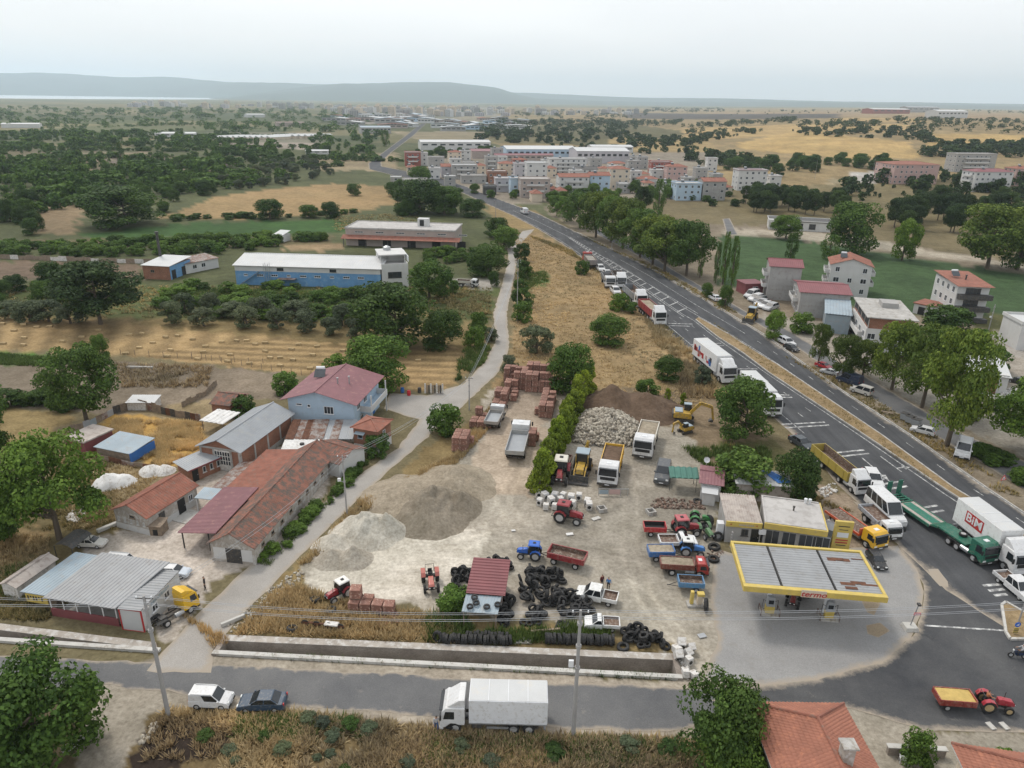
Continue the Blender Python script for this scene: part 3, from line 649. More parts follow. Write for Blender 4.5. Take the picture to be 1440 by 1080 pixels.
# ------------------------------------------------------------------ vegetation
def leaf_mat(name, col, col2, rnd_amt=.35):
    m = bpy.data.materials.new(name); m.use_nodes = True; t = m.node_tree; bs = t.nodes['Principled BSDF']; outn = t.nodes['Material Output']
    g_ = t.nodes.new('ShaderNodeNewGeometry'); oi = t.nodes.new('ShaderNodeObjectInfo')
    c = ramp(t, g_.outputs['Random Per Island'], 0, 1, col, col2)
    c = mixc(t, 1, c, ramp(t, oi.outputs['Random'], 0, 1, (1-rnd_amt, 1-rnd_amt, 1-rnd_amt*.8), (1+rnd_amt*.6, 1+rnd_amt*.5, 1)), 'MULTIPLY')
    n = nz(t, .35, 2, g_.outputs['Position']); c = mixc(t, .6, c, ramp(t, n.outputs['Fac'], .35, .65, (.75,)*3, (1.2,)*3), 'MULTIPLY')
    n9 = nz(t, .045, 2, g_.outputs['Position']); c = mixc(t, .8, c, ramp(t, n9.outputs['Fac'], .36, .66, (.72, .78, .85), (1.45, 1.3, 1.15)), 'MULTIPLY')
    t.links.new(c, bs.inputs['Base Color']); bs.inputs['Roughness'].default_value = .75; bs.inputs['Specular IOR Level'].default_value = .25
    tr = t.nodes.new('ShaderNodeBsdfTranslucent'); t.links.new(c, tr.inputs[0]); mxs = t.nodes.new('ShaderNodeMixShader'); mxs.inputs[0].default_value = .22
    t.links.new(bs.outputs[0], mxs.inputs[1]); t.links.new(tr.outputs[0], mxs.inputs[2]); t.links.new(mxs.outputs[0], outn.inputs[0]); MATS[name] = m
leaf_mat('leaf_dark', (0.0286, 0.0648, 0.0137), (0.0897, 0.165, 0.0315))
leaf_mat('leaf_mid', (0.0484, 0.101, 0.0189), (0.138, 0.237, 0.0441))
leaf_mat('leaf_bright', (0.066, 0.132, 0.0189), (0.161, 0.263, 0.042))
leaf_mat('leaf_thuja', (0.0825, 0.138, 0.0147), (0.31, 0.4, 0.042))
leaf_mat('leaf_olive', (0.0605, 0.084, 0.0473), (0.144, 0.181, 0.11))
leaf_mat('leaf_pine', (0.0242, 0.0504, 0.0158), (0.0713, 0.12, 0.0347))
leaf_mat('leaf_plane', (0.055, 0.102, 0.0158), (0.172, 0.237, 0.0441))
leaf_mat('grass_dry', (.34, .25, .12), (.56, .44, .25), .1)
leaf_mat('grass_wheat', (.56, .40, .18), (.78, .60, .33), .1)
leaf_mat('grass_mix', (.12, .12, .04), (.42, .32, .15), .1)
leaf_mat('weed_green', (.05, .09, .02), (.15, .21, .06), .1)
leaf_mat('weed_brown', (.17, .125, .075), (.46, .36, .21), .1)
def leaves(cen, nor, size, rs):
    """small bent quads at cen facing nor"""
    n = len(cen); nor = nor/np.maximum(1e-6, np.linalg.norm(nor, axis=1, keepdims=True))
    t = rs.randn(n, 3); a = np.cross(nor, t); a /= np.maximum(1e-6, np.linalg.norm(a, axis=1, keepdims=True)); b = np.cross(nor, a)
    s = size*(.6+.8*rs.rand(n, 1)); a = a*s; b = b*s*(.55+.3*rs.rand(n, 1))
    V = np.stack([cen-a, cen-b*.9+nor*s*.2, cen+a, cen+b], 1).reshape(-1, 3)
    return V, np.arange(4*n).reshape(n, 4)
def crown(kind, seed, n, leaf):
    """unit crown: z 0..1 is the whole tree's height, radius .5"""
    rs = np.random.RandomState(seed); C_ = []; N_ = []
    spec = {'broad': (.07, .98, 46, .18), 'plane': (.2, .98, 48, .155), 'olive': (.1, .96, 34, .18), 'pine': (.25, .98, 44, .16), 'shrub': (.0, .97, 30, .2), 'poplar': (.08, .99, 26, .15), 'thuja': (.02, .99, 22, .16), 'cloud': (.02, .97, 14, .26)}[kind]
    z0, z1, nl, lr = spec
    for i in range(nl):
        t = (i+.5)/nl; z = z0+(z1-z0)*(t if kind in ('poplar', 'thuja') else rs.rand()**.8)
        q = (z-z0)/(z1-z0)
        if kind == 'thuja': w_ = (1-q)**.7*.9+.1
        elif kind == 'poplar': w_ = math.sin(math.pi*min(1, q*.85+.15))**.6
        elif kind == 'pine': w_ = math.sqrt(max(0, 1-(max(0, q-.25)/.75)**2))*(.5+.5*min(1, q*3))
        else: w_ = math.sqrt(max(.02, 1-((q-.42)/.6)**2))
        a = rs.rand()*6.283; r_ = .5*w_*(.25+.7*rs.rand()**.6); r_ = max(0, min(r_, .5-lr*.55))
        lc = np.array([r_*math.cos(a), r_*math.sin(a), min(max(z, z0+lr*.4), z1-lr*.55)])
        k = max(3, n//nl); d = rs.randn(k, 3); d[:, 2] = d[:, 2]*.9+.25; d /= np.linalg.norm(d, axis=1, keepdims=True)
        rad = lr*(.65+.55*rs.rand())*(.75+.3*rs.rand(k, 1)); sq = np.array([1, 1, .72 if kind != 'poplar' else 1.0])
        C_.append(lc+d*rad*sq); N_.append(d+.55*rs.randn(k, 3)+np.array([0, 0, .3]))
    c = np.concatenate(C_); nn = np.concatenate(N_)
    if kind in ('poplar',): c[:, :2] *= 1.0
    c[:, 2] = np.clip(c[:, 2], .01, 1.0)
    V, Fq = leaves(c, nn, leaf, rs)
    return V, Fq
def trunk_mb(kind, seed):
    rs = random.Random(seed); m = MB(); top = {'pine': .75, 'plane': .65, 'poplar': .9, 'thuja': .8, 'shrub': .4}.get(kind, .55)
    r = {'plane': .028, 'pine': .024, 'poplar': .03, 'olive': .05}.get(kind, .032)
    m.tube([(0, 0, -.02), (rs.uniform(-.01, .01), .005, top*.35), (rs.uniform(-.03, .03), rs.uniform(-.03, .03), top)], [r*1.3, r, r*.35], 7)
    for i in range(7):
        z = top*(.35+.6*rs.random()); a = rs.random()*6.28; l = .2+.16*rs.random()
        if kind == 'poplar': l *= .4
        e_ = (l*math.cos(a), l*math.sin(a), min(.9, z+l*.6)); mid = (e_[0]*.5, e_[1]*.5, z+l*.2)
        m.tube([(0, 0, z), mid, e_], [r*.55, r*.4, r*.15], 5)
    return m
TREE = {}
for kind, mats_, n, lf, seeds in [('broad', ['leaf_dark', 'leaf_mid', 'leaf_bright'], 12000, .02, 2), ('plane', ['leaf_plane', 'leaf_mid', 'leaf_bright'], 13000, .0175, 2), ('olive', ['leaf_olive'], 5200, .029, 2), ('pine', ['leaf_pine'], 12000, .0185, 2), ('shrub', ['leaf_dark', 'leaf_mid', 'leaf_olive', 'leaf_bright'], 4200, .037, 2), ('poplar', ['leaf_mid', 'leaf_dark'], 4200, .022, 1), ('thuja', ['leaf_thuja'], 4500, .032, 2)]:
    for sd_ in range(seeds):
        V, Fq = crown(kind, 11+sd_*17+len(kind), n, lf); tm = trunk_mb(kind, sd_+3).mesh('trunk', 'bark')
        for mm in mats_:
            TREE.setdefault((kind, mm), []).append((npmesh('crown', V, Fq, mm), tm))
def tree(kind, mat, u, vb, vt, wpx, label, group=None, name=None, xy=None, cat=None, hgt=None):
    p = PT(u, vb) if xy is None else xy
    h = hgt or max(.6, ZT(p, vt)-p.z); wd = wpx/ppm(p)
    name = name or {'broad': 'broadleaf_tree', 'plane': 'plane_tree', 'olive': 'olive_tree', 'pine': 'pine_tree', 'shrub': 'shrub', 'poplar': 'poplar_tree', 'thuja': 'hedge_conifer'}[kind]
    e_ = empty(name, p, rnd.random()*6.28, label, cat or ('shrub' if kind == 'shrub' else 'tree'), group)
    cm, tm = rnd.choice(TREE[(kind, mat)])
    link('crown', cm, e_, scale=(wd, wd, h)); link('trunk', tm, e_, scale=(wd*.5+h*.35, wd*.5+h*.35, h))
    return e_
def rpoly(pts, n, terr=True, seed=0):
    """n random places inside an outline measured in the photograph"""
    w_ = np.array([(PT if terr else P)(*q)[:2] for q in pts]); rs = np.random.RandomState(seed); o = []
    lo = w_.min(0); hi = w_.max(0)
    while len(o) < n:
        q = lo+(hi-lo)*rs.rand(400, 2); k = inside(q[:, 0], q[:, 1], [tuple(a) for a in w_]); o += list(q[k])
    return [Vector((x, y, float(hill(x, y)))) for x, y in o[:n]]
def scatter(kind, mat, pts, n, h0, h1, ratio, label, group, seed=0, name=None):
    for p in rpoly(pts, n, True, seed):
        h = rnd.uniform(h0, h1); tree(kind, mat, 0, 0, 0, h*ratio*rnd.uniform(.85, 1.15)*ppm(p), label, group, name, xy=p, hgt=h)
# single trees that stand out
for a in [
 ('broad', 'leaf_dark', 62, 1072, 932, 160, 'big dense dark tree beside the side road and dirt track'),
 ('broad', 'leaf_mid', 1003, 1078, 958, 112, 'leafy green tree beside the orange tiled roof'), ('broad', 'leaf_bright', 1030, 1100, 1015, 90, 'bright green bush against the orange tiled house'),
 ('plane', 'leaf_mid', 122, 592, 488, 92, 'tall green tree at the sheet metal paddock fence'), ('plane', 'leaf_bright', 84, 758, 618, 132, 'large green tree beside the dark shelter and white sedan'),
 ('broad', 'leaf_mid', -22, 640, 540, 70, 'green tree at the edge of the ploughed garden'), ('broad', 'leaf_dark', -12, 770, 690, 80, 'dark leafy tree beside the large green tree'),
 ('broad', 'leaf_mid', 143, 506, 471, 23, 'lone small tree at the edge of the baled field'), ('pine', 'leaf_pine', 142, 456, 369, 122, 'wide umbrella pine above the baled field'),
 ('broad', 'leaf_dark', 558, 486, 400, 112, 'largest dark broadleaf tree beside the baled field'), ('broad', 'leaf_dark', 622, 490, 437, 58, 'round dark tree next to the largest broadleaf'),
 ('broad', 'leaf_mid', 535, 543, 472, 86, 'broad green tree behind the blue house'), ('shrub', 'leaf_mid', 472, 526, 500, 32, 'green bush behind the blue house'),
 ('broad', 'leaf_dark', 604, 420, 366, 60, 'round dark tree at the factory office corner'), ('broad', 'leaf_dark', 686, 387, 346, 56, 'round dark tree beside the dirt track bend'),
 ('broad', 'leaf_mid', 637, 413, 394, 16, 'small tree at the factory parking'), ('broad', 'leaf_dark', 695, 402, 381, 15, 'tiny tree at the factory car park gate'),
 ('broad', 'leaf_mid', 708, 351, 318, 40, 'green tree at the top of the dirt track'), ('broad', 'leaf_dark', 697, 335, 306, 34, 'dark tree near the highway at the track mouth'),
 ('olive', 'leaf_olive', 754, 497, 459, 46, 'lone grey olive tree in the dry field'), ('broad', 'leaf_mid', 855, 484, 444, 52, 'lone bright green tree in the dry field'),
 ('broad', 'leaf_dark', 800, 548, 485, 66, 'dark round tree at the end of the conifer hedge'), ('olive', 'leaf_olive', 716, 524, 500, 25, 'small olive beside the brick stacks'),
 ('broad', 'leaf_mid', 1046, 616, 536, 80, 'large green tree between the excavator and the highway'), ('broad', 'leaf_dark', 1119, 700, 637, 64, 'dense tree behind the fuel station shop'),
 ('shrub', 'leaf_mid', 1045, 690, 640, 78, 'bushy tree behind the little purple roofed cabin'), ('shrub', 'leaf_dark', 627, 608, 570, 44, 'round green bush beside the dirt track and brick pallets'),
 ('shrub', 'leaf_mid', 640, 858, 826, 46, 'green bush beside the tyre shed'), ('shrub', 'leaf_mid', 530, 640, 610, 34, 'green creeper bush at the small brick tower'), ('shrub', 'leaf_mid', 342, 585, 557, 32, 'green bush behind the brick workshop'),
 ('shrub', 'leaf_mid', 401, 552, 524, 34, 'green bush beside the baled field fence'), ('shrub', 'leaf_dark', 910, 558, 534, 30, 'dark bush behind the brown earth heap'), ('broad', 'leaf_mid', 938, 534, 502, 38, 'green bush in the dry field by the lorry'), ('thuja', 'leaf_thuja', 938, 565, 546, 12, 'small conifer beside the excavator'), ('thuja', 'leaf_thuja', 960, 570, 552, 12, 'slim dark conifer above the excavator'), ('shrub', 'leaf_olive', 986, 542, 516, 24, 'grey green bush beside the parked articulated lorry'),
 ('shrub', 'leaf_bright', 870, 436, 412, 26, 'green bush beside the parked tipper lorries'), ('shrub', 'leaf_mid', 888, 440, 424, 18, 'low bush at the highway edge by the lorries'), ('shrub', 'leaf_bright', 818, 385, 366, 20, 'weedy bush behind the farthest parked lorry'),
 ('plane', 'leaf_plane', 1150, 513, 455, 26, 'slim pollarded plane tree beside the blue tractor'), ('plane', 'leaf_plane', 1184, 532, 472, 44, 'plane tree beside the red and silver cars'), ('plane', 'leaf_plane', 1213, 529, 478, 40, 'plane tree before the unfinished building'),
 ('plane', 'leaf_plane', 1254, 548, 452, 62, 'tall plane tree hiding the unfinished building'), ('plane', 'leaf_plane', 1296, 573, 458, 74, 'tall plane tree beside the service road'), ('plane', 'leaf_plane', 1331, 627, 466, 90, 'largest plane tree above the white hatchback'),
 ('plane', 'leaf_mid', 1448, 640, 533, 120, 'dark leafy tree beyond the service road'), ('broad', 'leaf_mid', 1087, 477, 437, 26, 'young street tree beside the white parked estate'), ('broad', 'leaf_mid', 1019, 432, 401, 19, 'young street tree by the row of parked cars'), ('broad', 'leaf_mid', 994, 418, 398, 17, 'young tree at the start of the service road'),
 ('shrub', 'leaf_mid', 1127, 468, 440, 30, 'street tree by the grey blue shed'), ('shrub', 'leaf_dark', 1376, 482, 462, 24, 'dark bush at the gravel yard'), ('shrub', 'leaf_mid', 1385, 520, 485, 50, 'bush row before the white and brick building'), ('shrub', 'leaf_mid', 1330, 470, 430, 60, 'garden bushes beside the white apartment house'), ('shrub', 'leaf_dark', 1235, 452, 428, 40, 'garden shrubs behind the unfinished building'),
 ('broad', 'leaf_mid', 1198, 356, 284, 68, 'tall loose tree above the green field'), ('broad', 'leaf_mid', 1105, 336, 302, 40, 'round tree before the low white villa'), ('broad', 'leaf_bright', 1268, 366, 308, 36, 'light green tree at the green field edge'), ('plane', 'leaf_plane', 1388, 378, 288, 96, 'wide crowned tree by the field path'), ('broad', 'leaf_dark', 1430, 380, 300, 60, 'dark tree right of the wide crowned one'), ('poplar', 'leaf_mid', 1165, 365, 330, 26, 'leafy poplar beside the white house'), ('poplar', 'leaf_dark', 1110, 368, 328, 18, 'slim poplar behind the maroon roofs'),
 ('broad', 'leaf_dark', 178, 317, 262, 108, 'huge dark tree at the green strip field'), ('broad', 'leaf_mid', 380, 308, 280, 38, 'round tree at the corner of the straw field'), ('broad', 'leaf_dark', 435, 306, 288, 26, 'small round tree along the green strip'), ('broad', 'leaf_dark', 465, 306, 284, 26, 'tree beside the bare grey tree at the green strip'), ('broad', 'leaf_dark', 499, 275, 258, 20, 'lone tree inside the straw field'),
 ('poplar', 'leaf_dark', 172, 232, 200, 12, 'tall dark cypress between the orchards'), ('poplar', 'leaf_dark', 543, 206, 183, 13, 'dark poplar beside the far highway'), ('poplar', 'leaf_mid', 925, 304, 252, 18, 'tall poplar behind the roadside plane trees'), ('pine', 'leaf_pine', 903, 300, 262, 26, 'dark pine among the town houses'),
 ('broad', 'leaf_dark', 590, 300, 252, 70, 'big dark tree cluster by the highway bend'), ('broad', 'leaf_mid', 625, 302, 262, 46, 'mid green tree by the highway bend'), ('broad', 'leaf_dark', 664, 305, 280, 36, 'round dark tree beside the highway'), ('broad', 'leaf_mid', 592, 262, 234, 34, 'green tree in front of the first town houses'),
]: tree(*a)
g1 = 'plane trees lining the far side of the highway'; l1 = 'big plane tree in the row along the highway'
for u, vb, vt, wp_ in [(815, 321, 270, 46), (838, 334, 268, 54), (859, 341, 276, 52), (876, 350, 278, 58), (900, 362, 294, 62), (918, 372, 302, 62), (934, 382, 312, 70), (965, 388, 310, 66), (797, 312, 276, 32), (783, 304, 274, 26)]: tree('plane', rnd.choice(['leaf_plane', 'leaf_mid']), u, vb, vt, wp_, l1, g1)
g2 = 'hedge conifers beside the brick yard'; a0, a1 = P(757, 692), P(824, 548)
for i in range(18):
    t = i/17; p = a0.lerp(a1, t)+Vector((rnd.uniform(-.4, .4), 0, 0)); tree('thuja', 'leaf_thuja', 0, 0, 0, (3.3+.6*rnd.random())*ppm(p), 'yellow green conifer in the hedge beside the brick stacks', g2, xy=p, hgt=4.4+rnd.random()*1.5)
g3 = 'poplars at the green field'; 
for u, vb, vt, wp_ in [(1006, 398, 340, 9), (1016, 400, 326, 12), (1028, 402, 332, 13), (984, 390, 346, 9)]: tree('poplar', 'leaf_mid', u, vb, vt, wp_, 'slim poplar behind the roadside plane trees at the green field', g3)
g4 = 'bushes lining the dirt track'
for u, vb, wp_, vt in [(733, 366, 23, 342), (736, 392, 25, 366), (733, 410, 20, 392), (735, 432, 29, 405), (734, 452, 26, 424), (672, 470, 24, 438), (668, 488, 26, 458), (690, 480, 20, 462)]: tree('shrub', rnd.choice(['leaf_dark', 'leaf_olive', 'leaf_mid']), u, vb, vt, wp_, 'rounded bush along the upper dirt track', g4)
def row(kind, mat, pts, label, group, wp_, hp, jit=4):
    for u, v in pts: tree(kind, mat, u+rnd.uniform(-jit, jit), v, v-hp*rnd.uniform(.8, 1.2), wp_*rnd.uniform(.8, 1.25), label, group)
row('olive', 'leaf_olive', [(20, 447), (42, 452), (72, 452), (100, 455), (240, 455), (262, 440), (285, 458), (300, 442), (330, 446), (345, 460), (370, 448), (392, 462), (415, 450), (432, 466), (462, 470), (478, 458), (500, 474)], 'grey green olive tree in the row above the baled field', 'olives above the baled field', 33, 26)
scatter('shrub', 'leaf_mid', [(200, 402), (540, 410), (520, 462), (230, 440)], 64, 1.4, 3.2, 1.6, 'green bush in the scrub before the blue factory', 'bushes before the blue factory', 2)
scatter('broad', 'leaf_dark', [(-10, 396), (130, 400), (130, 445), (-10, 440)], 9, 4, 6.5, 1.1, 'dark bushy tree left of the umbrella pine', 'trees left of the umbrella pine', 3)
scatter('shrub', 'leaf_dark', [(-30, 545), (95, 552), (95, 575), (-30, 570)], 9, 2, 3, 1.6, 'dark shrub in the hedge of the ploughed garden', 'garden hedge shrubs', 4)
scatter('shrub', 'leaf_mid', [(-30, 350), (330, 335), (480, 338), (300, 358), (-30, 364)], 150, 2.5, 3.5, 1.3, 'small fruit tree in the orchard rows behind the factory', 'orchard rows behind the factory', 5, 'fruit_tree')
scatter('shrub', 'leaf_mid', [(590, 352), (690, 352), (690, 384), (605, 372)], 26, 2.2, 3.4, 1.2, 'orchard tree beside the pink warehouse', 'orchard beside the pink warehouse', 6, 'fruit_tree')
scatter('shrub', 'leaf_dark', [(240, 308), (500, 298), (500, 303), (240, 314)], 22, 1.5, 2.6, 2, 'hedge shrub along the green strip field', 'hedge along the green strip', 7)
scatter('broad', 'leaf_dark', [(-30, 290), (60, 285), (70, 335), (-30, 345)], 12, 6, 11, .9, 'tall dark tree beside the earthy clearing', 'trees beside the earthy clearing', 8)
scatter('broad', 'leaf_dark', [(120, 270), (250, 262), (330, 262), (230, 300), (120, 308)], 16, 4, 8, 1.1, 'dark tree in the thicket above the straw field', 'thicket above the straw field', 9)
scatter('olive', 'leaf_olive', [(300, 245), (430, 225), (480, 240), (440, 258), (320, 268)], 60, 3.5, 5.5, 1.2, 'grey green tree in the dense olive grove', 'olive grove', 10)
scatter('broad', 'leaf_dark', [(255, 232), (400, 215), (480, 212), (420, 228), (280, 248)], 18, 5, 9, 1, 'dark tree behind the olive grove', 'trees behind the olive grove', 11)
scatter('broad', 'leaf_dark', [(540, 268), (650, 272), (670, 300), (560, 305)], 16, 4, 8, 1.1, 'dark tree in the clump beside the highway bend', 'clump at the highway bend', 12)
scatter('pine', 'leaf_pine', [(1040, 283), (1185, 290), (1190, 305), (1040, 300)], 26, 9, 12, .75, 'dark pine in the grove behind the white villa', 'pines behind the white villa', 13)
scatter('pine', 'leaf_pine', [(1245, 300), (1440, 290), (1445, 330), (1250, 335)], 30, 9, 13, .75, 'dark pine in the grove below the pink school', 'pines below the pink school', 14)
scatter('broad', 'leaf_dark', [(1010, 232), (1250, 222), (1260, 238), (1100, 250), (1010, 240)], 38, 6, 10, 1.2, 'dark tree in the belt below the golden hill field', 'tree belt below the hill field', 15)
scatter('shrub', 'leaf_dark', [(970, 262), (1040, 268), (1050, 292), (960, 290)], 16, 2, 4, 1.3, 'garden bush behind the town houses', 'garden bushes by the town', 16)
scatter('broad', 'leaf_dark', [(580, 215), (690, 212), (700, 222), (590, 224)], 22, 4, 7, 1.2, 'tree before the long white factory hall', 'trees before the white factory hall', 17)
scatter('broad', 'leaf_mid', [(650, 270), (1000, 262), (1010, 282), (720, 290)], 60, 3, 6.5, 1.1, 'green tree between the town houses', 'trees between the town houses', 18)
scatter('shrub', 'leaf_dark', [(1350, 625), (1450, 665), (1450, 690), (1390, 655)], 14, 1.2, 2.0, 1.6, 'dark bush in the hedge along the service road', 'hedge along the service road', 19)
scatter('shrub', 'leaf_mid', [(365, 790), (510, 650), (518, 655), (375, 800)], 26, .7, 1.3, 1.5, 'low weed bush along the long barn wall', 'weed bushes along the barn wall', 20, 'weed_bush')
for k_, mt_ in enumerate(['leaf_olive', 'leaf_olive', 'leaf_dark']): scatter('shrub', mt_, [(230, 1012), (420, 1010), (700, 1036), (950, 1046), (960, 1085), (300, 1090)], 7, .35, .75, 2.2, ['grey weed bush on the roadside bank', 'pale grey green weed bush on the roadside bank', 'dark weed bush on the roadside bank'][k_], 'weed bushes of the roadside bank', 50+k_, 'weed_bush')
scatter('shrub', 'leaf_olive', [(0, 1000), (30, 1000), (30, 1075), (0, 1080)], 3, 3, 4.5, 1.2, 'grey green shrub under the big dark tree', 'shrubs under the conifer', 21)
# masses too far off to count
def forest(name, label, mat, areas, leafs=26):
    rs = np.random.RandomState(len(label)); base_ = [crown('cloud', 5+k, leafs*11, .115)[0] for k in range(3)]
    Vs = []
    for pts, n, h0, h1, wr in areas:
        for p in rpoly(pts, n, True, n+int(h0*10)):
            h = h0*.55+(h1*1.15-h0*.55)*rs.rand()**1.4; a = rs.rand()*6.28; b = base_[rs.randint(3)]
            if p.length > 1200: b = b.reshape(-1, 4, 3)[::3].reshape(-1, 3)*np.array([1, 1, 1])
            ca, sa = math.cos(a), math.sin(a); wd = h*wr*(.65+.9*rs.rand()**1.5)
            q = np.stack([(b[:, 0]*ca-b[:, 1]*sa)*wd, (b[:, 0]*sa+b[:, 1]*ca)*wd, b[:, 2]*h], 1)+np.array(p[:]); Vs.append(q)
    V = np.concatenate(Vs); return tag(link(name, npmesh(name, V, np.arange(len(V)).reshape(-1, 4), mat)), label, kind='stuff')
forest('orchard_mass', 'dark orchards and groves spread over the plain', 'leaf_dark', [
 ([(-200, 228), (130, 226), (330, 232), (250, 262), (-200, 275)], 260, 4, 8, 1.1), ([(-200, 250), (120, 250), (120, 300), (-200, 300)], 80, 5, 9, 1.0),
 ([(-200, 200), (90, 205), (100, 214), (-200, 222)], 240, 3, 5, 1.3), ([(-200, 186), (280, 190), (440, 214), (330, 222), (200, 210), (-200, 198)], 260, 4, 8, 1.2),
 ([(-300, 166), (260, 170), (470, 178), (460, 186), (200, 182), (-300, 180)], 230, 5, 9, 1.4), ([(-300, 150), (300, 154), (500, 160), (470, 172), (-300, 164)], 420, 6, 11, 1.7),
 ([(280, 176), (500, 176), (520, 190), (430, 186), (300, 186)], 70, 5, 9, 1.2), ([(430, 195), (540, 188), (520, 228), (470, 232)], 60, 4, 8, 1.1), ([(60, 268), (220, 245), (420, 250), (330, 265), (130, 290), (60, 300)], 150, 3.5, 6, 1.2),
 ([(330, 148), (720, 152), (720, 160), (480, 168), (330, 160)], 140, 6, 11, 1.7)])
strips = []
for i in range(34):
    v = 166+i*2.2+(i*7 % 5)*.5; u0 = (i*137) % 430-80; ln = 60+(i*53) % 190; sl = ((i*31) % 7-3)*.012; t_ = .9+i*.03; strips.append(([(u0, v), (u0+ln, v+ln*sl), (u0+ln, v+ln*sl+t_), (u0, v+t_)], 14+int(ln*.22), 1.8, 4.2, 1.5))
forest('hedge_rows', 'rows of hedges and young orchards striping the plain', 'leaf_mid', strips)
forest('hill_wood', 'dark woods and tree lines on the far hillside', 'leaf_pine', [
 ([(680, 172), (850, 170), (900, 180), (860, 196), (780, 205), (670, 198)], 360, 5, 10, 1.5), ([(850, 172), (960, 170), (960, 176), (860, 178)], 90, 6, 9, 1.6), ([(870, 190), (985, 198), (985, 206), (870, 208)], 69, 5, 8, 1.4), ([(960, 176), (1120, 168), (1120, 173), (960, 182)], 75, 5, 9, 1.5),
 ([(1120, 173), (1240, 172), (1240, 179), (1120, 181)], 90, 4, 7, 1.6), ([(1230, 168), (1440, 170), (1440, 190), (1290, 184)], 135, 4, 8, 1.4), ([(960, 185), (1080, 184), (1060, 188), (990, 200), (960, 206)], 90, 4, 7, 1.3), ([(1110, 184), (1310, 186), (1300, 199), (1140, 192)], 75, 4, 8, 1.3), ([(1290, 190), (1330, 204), (1440, 205), (1440, 222), (1300, 224)], 120, 4, 8, 1.3),
 ([(920, 152), (1020, 153), (1020, 158), (900, 158)], 135, 6, 10, 2.0), ([(1020, 158), (1440, 156), (1440, 161), (1020, 163)], 120, 5, 9, 1.6), ([(720, 155), (920, 156), (900, 166), (720, 168)], 180, 5, 9, 1.6), ([(760, 205), (1000, 208), (1000, 216), (880, 220)], 39, 3, 6, 1.2), ([(960, 215), (1060, 226), (1040, 236), (960, 232)], 39, 4, 8, 1.2), ([(1180, 255), (1440, 250), (1440, 285), (1190, 285)], 75, 4, 9, 1.0)])

# ------------------------------------------------------------------ grass and weeds
def tufts(name, label, mat, areas, blades=8):
    rs = np.random.RandomState(len(label)*3); Vs = []
    for pts, n, h, wd in areas:
        c = np.array([p[:] for p in rpoly(pts, n, False, n)])
        keep = vn(c[:, 0], c[:, 1], 2.2, 3)+.5*vn(c[:, 0], c[:, 1], .8, 6) > .52; c = c[keep]; m = len(c)
        k = blades; c = np.repeat(c, k, 0); hh = h*(.5+.9*rs.rand(m*k, 1)); a = rs.rand(m*k)*6.283; sp_ = wd*(.2+rs.rand(m*k))
        bx = np.stack([np.cos(a), np.sin(a), 0*a], 1); tx = np.stack([-np.sin(a), np.cos(a), 0*a], 1)
        b = c+bx*(sp_*.45)[:, None]; t = wd*.13
        tip = b+bx*(sp_*.7)[:, None]; tip[:, 2:] += hh
        Vs.append(np.stack([b-tx*t, b+tx*t, tip], 1).reshape(-1, 3))
    V = np.concatenate(Vs); V[:, 2] -= .02
    return tag(link(name, npmesh(name, V, np.arange(len(V)).reshape(-1, 3), mat)), label, kind='stuff')
tufts('dry_grass', 'tall dry yellow grass along the drain, tracks and verges', 'grass_dry', [
 ([(215, 1000), (420, 1004), (600, 1024), (700, 1032), (960, 1042), (1050, 1090), (300, 1100), (340, 1030)], 2300, .42, .7), ([(330, 893), (405, 812), (440, 832), (560, 860), (640, 866), (640, 905), (400, 893)], 1700, .5, .6), ([(420, 795), (505, 705), (640, 640), (690, 570), (715, 525), (725, 530), (690, 600), (640, 655), (540, 700), (440, 790)], 1500, .55, .5),
 ([(725, 335), (765, 335), (830, 375), (905, 442), (980, 510), (1010, 560), (950, 580), (830, 545), (720, 525), (725, 440)], 7000, .28, .6), ([(905, 440), (985, 505), (1020, 560), (990, 560), (920, 480)], 700, .9, .9), ([(0, 750), (70, 755), (60, 800), (0, 825)], 700, .4, .4), ([(100, 660), (240, 650), (165, 735), (100, 745)], 900, .35, .5), ([(240, 855), (330, 905), (300, 912), (285, 890)], 90, .6, .4)])
tufts('rough_grass', 'rough half dry grass over the scrub and fallow plots', 'grass_mix', [([(-30, 400), (690, 405), (690, 450), (-30, 445)], 2600, .45, 1.0), ([(0, 690), (160, 690), (160, 745), (0, 745)], 900, .35, .5), ([(-10, 825), (70, 850), (75, 875), (-10, 868)], 500, .4, .5), ([(80, 640), (160, 650), (150, 690), (60, 690)], 500, .35, .5), ([(600, 395), (690, 415), (690, 450), (600, 420)], 600, .5, .9), ([(470, 325), (640, 318), (560, 300), (470, 305)], 700, .4, 1.2), ([(740, 330), (800, 350), (960, 480), (905, 442), (830, 372)], 500, .6, .9), ([(1020, 620), (1120, 690), (1010, 690)], 500, .5, .6), ([(1130, 690), (1200, 720), (1150, 715)], 100, .4, .4), ([(1000, 452), (1085, 525), (1330, 690), (1240, 615), (1092, 515)], 600, .4, .5), ([(1100, 500), (1250, 590), (1340, 650), (1400, 690), (1440, 700), (1340, 630), (1180, 530)], 700, .4, .5), ([(810, 328), (925, 384), (1020, 440), (1040, 440), (930, 380)], 500, .5, .8)])
tufts('ripe_wheat', 'golden ripe cereal in the fenced paddock', 'grass_wheat', [([(162, 590), (283, 595), (284, 642), (228, 655), (145, 625)], 5200, .55, .55)])
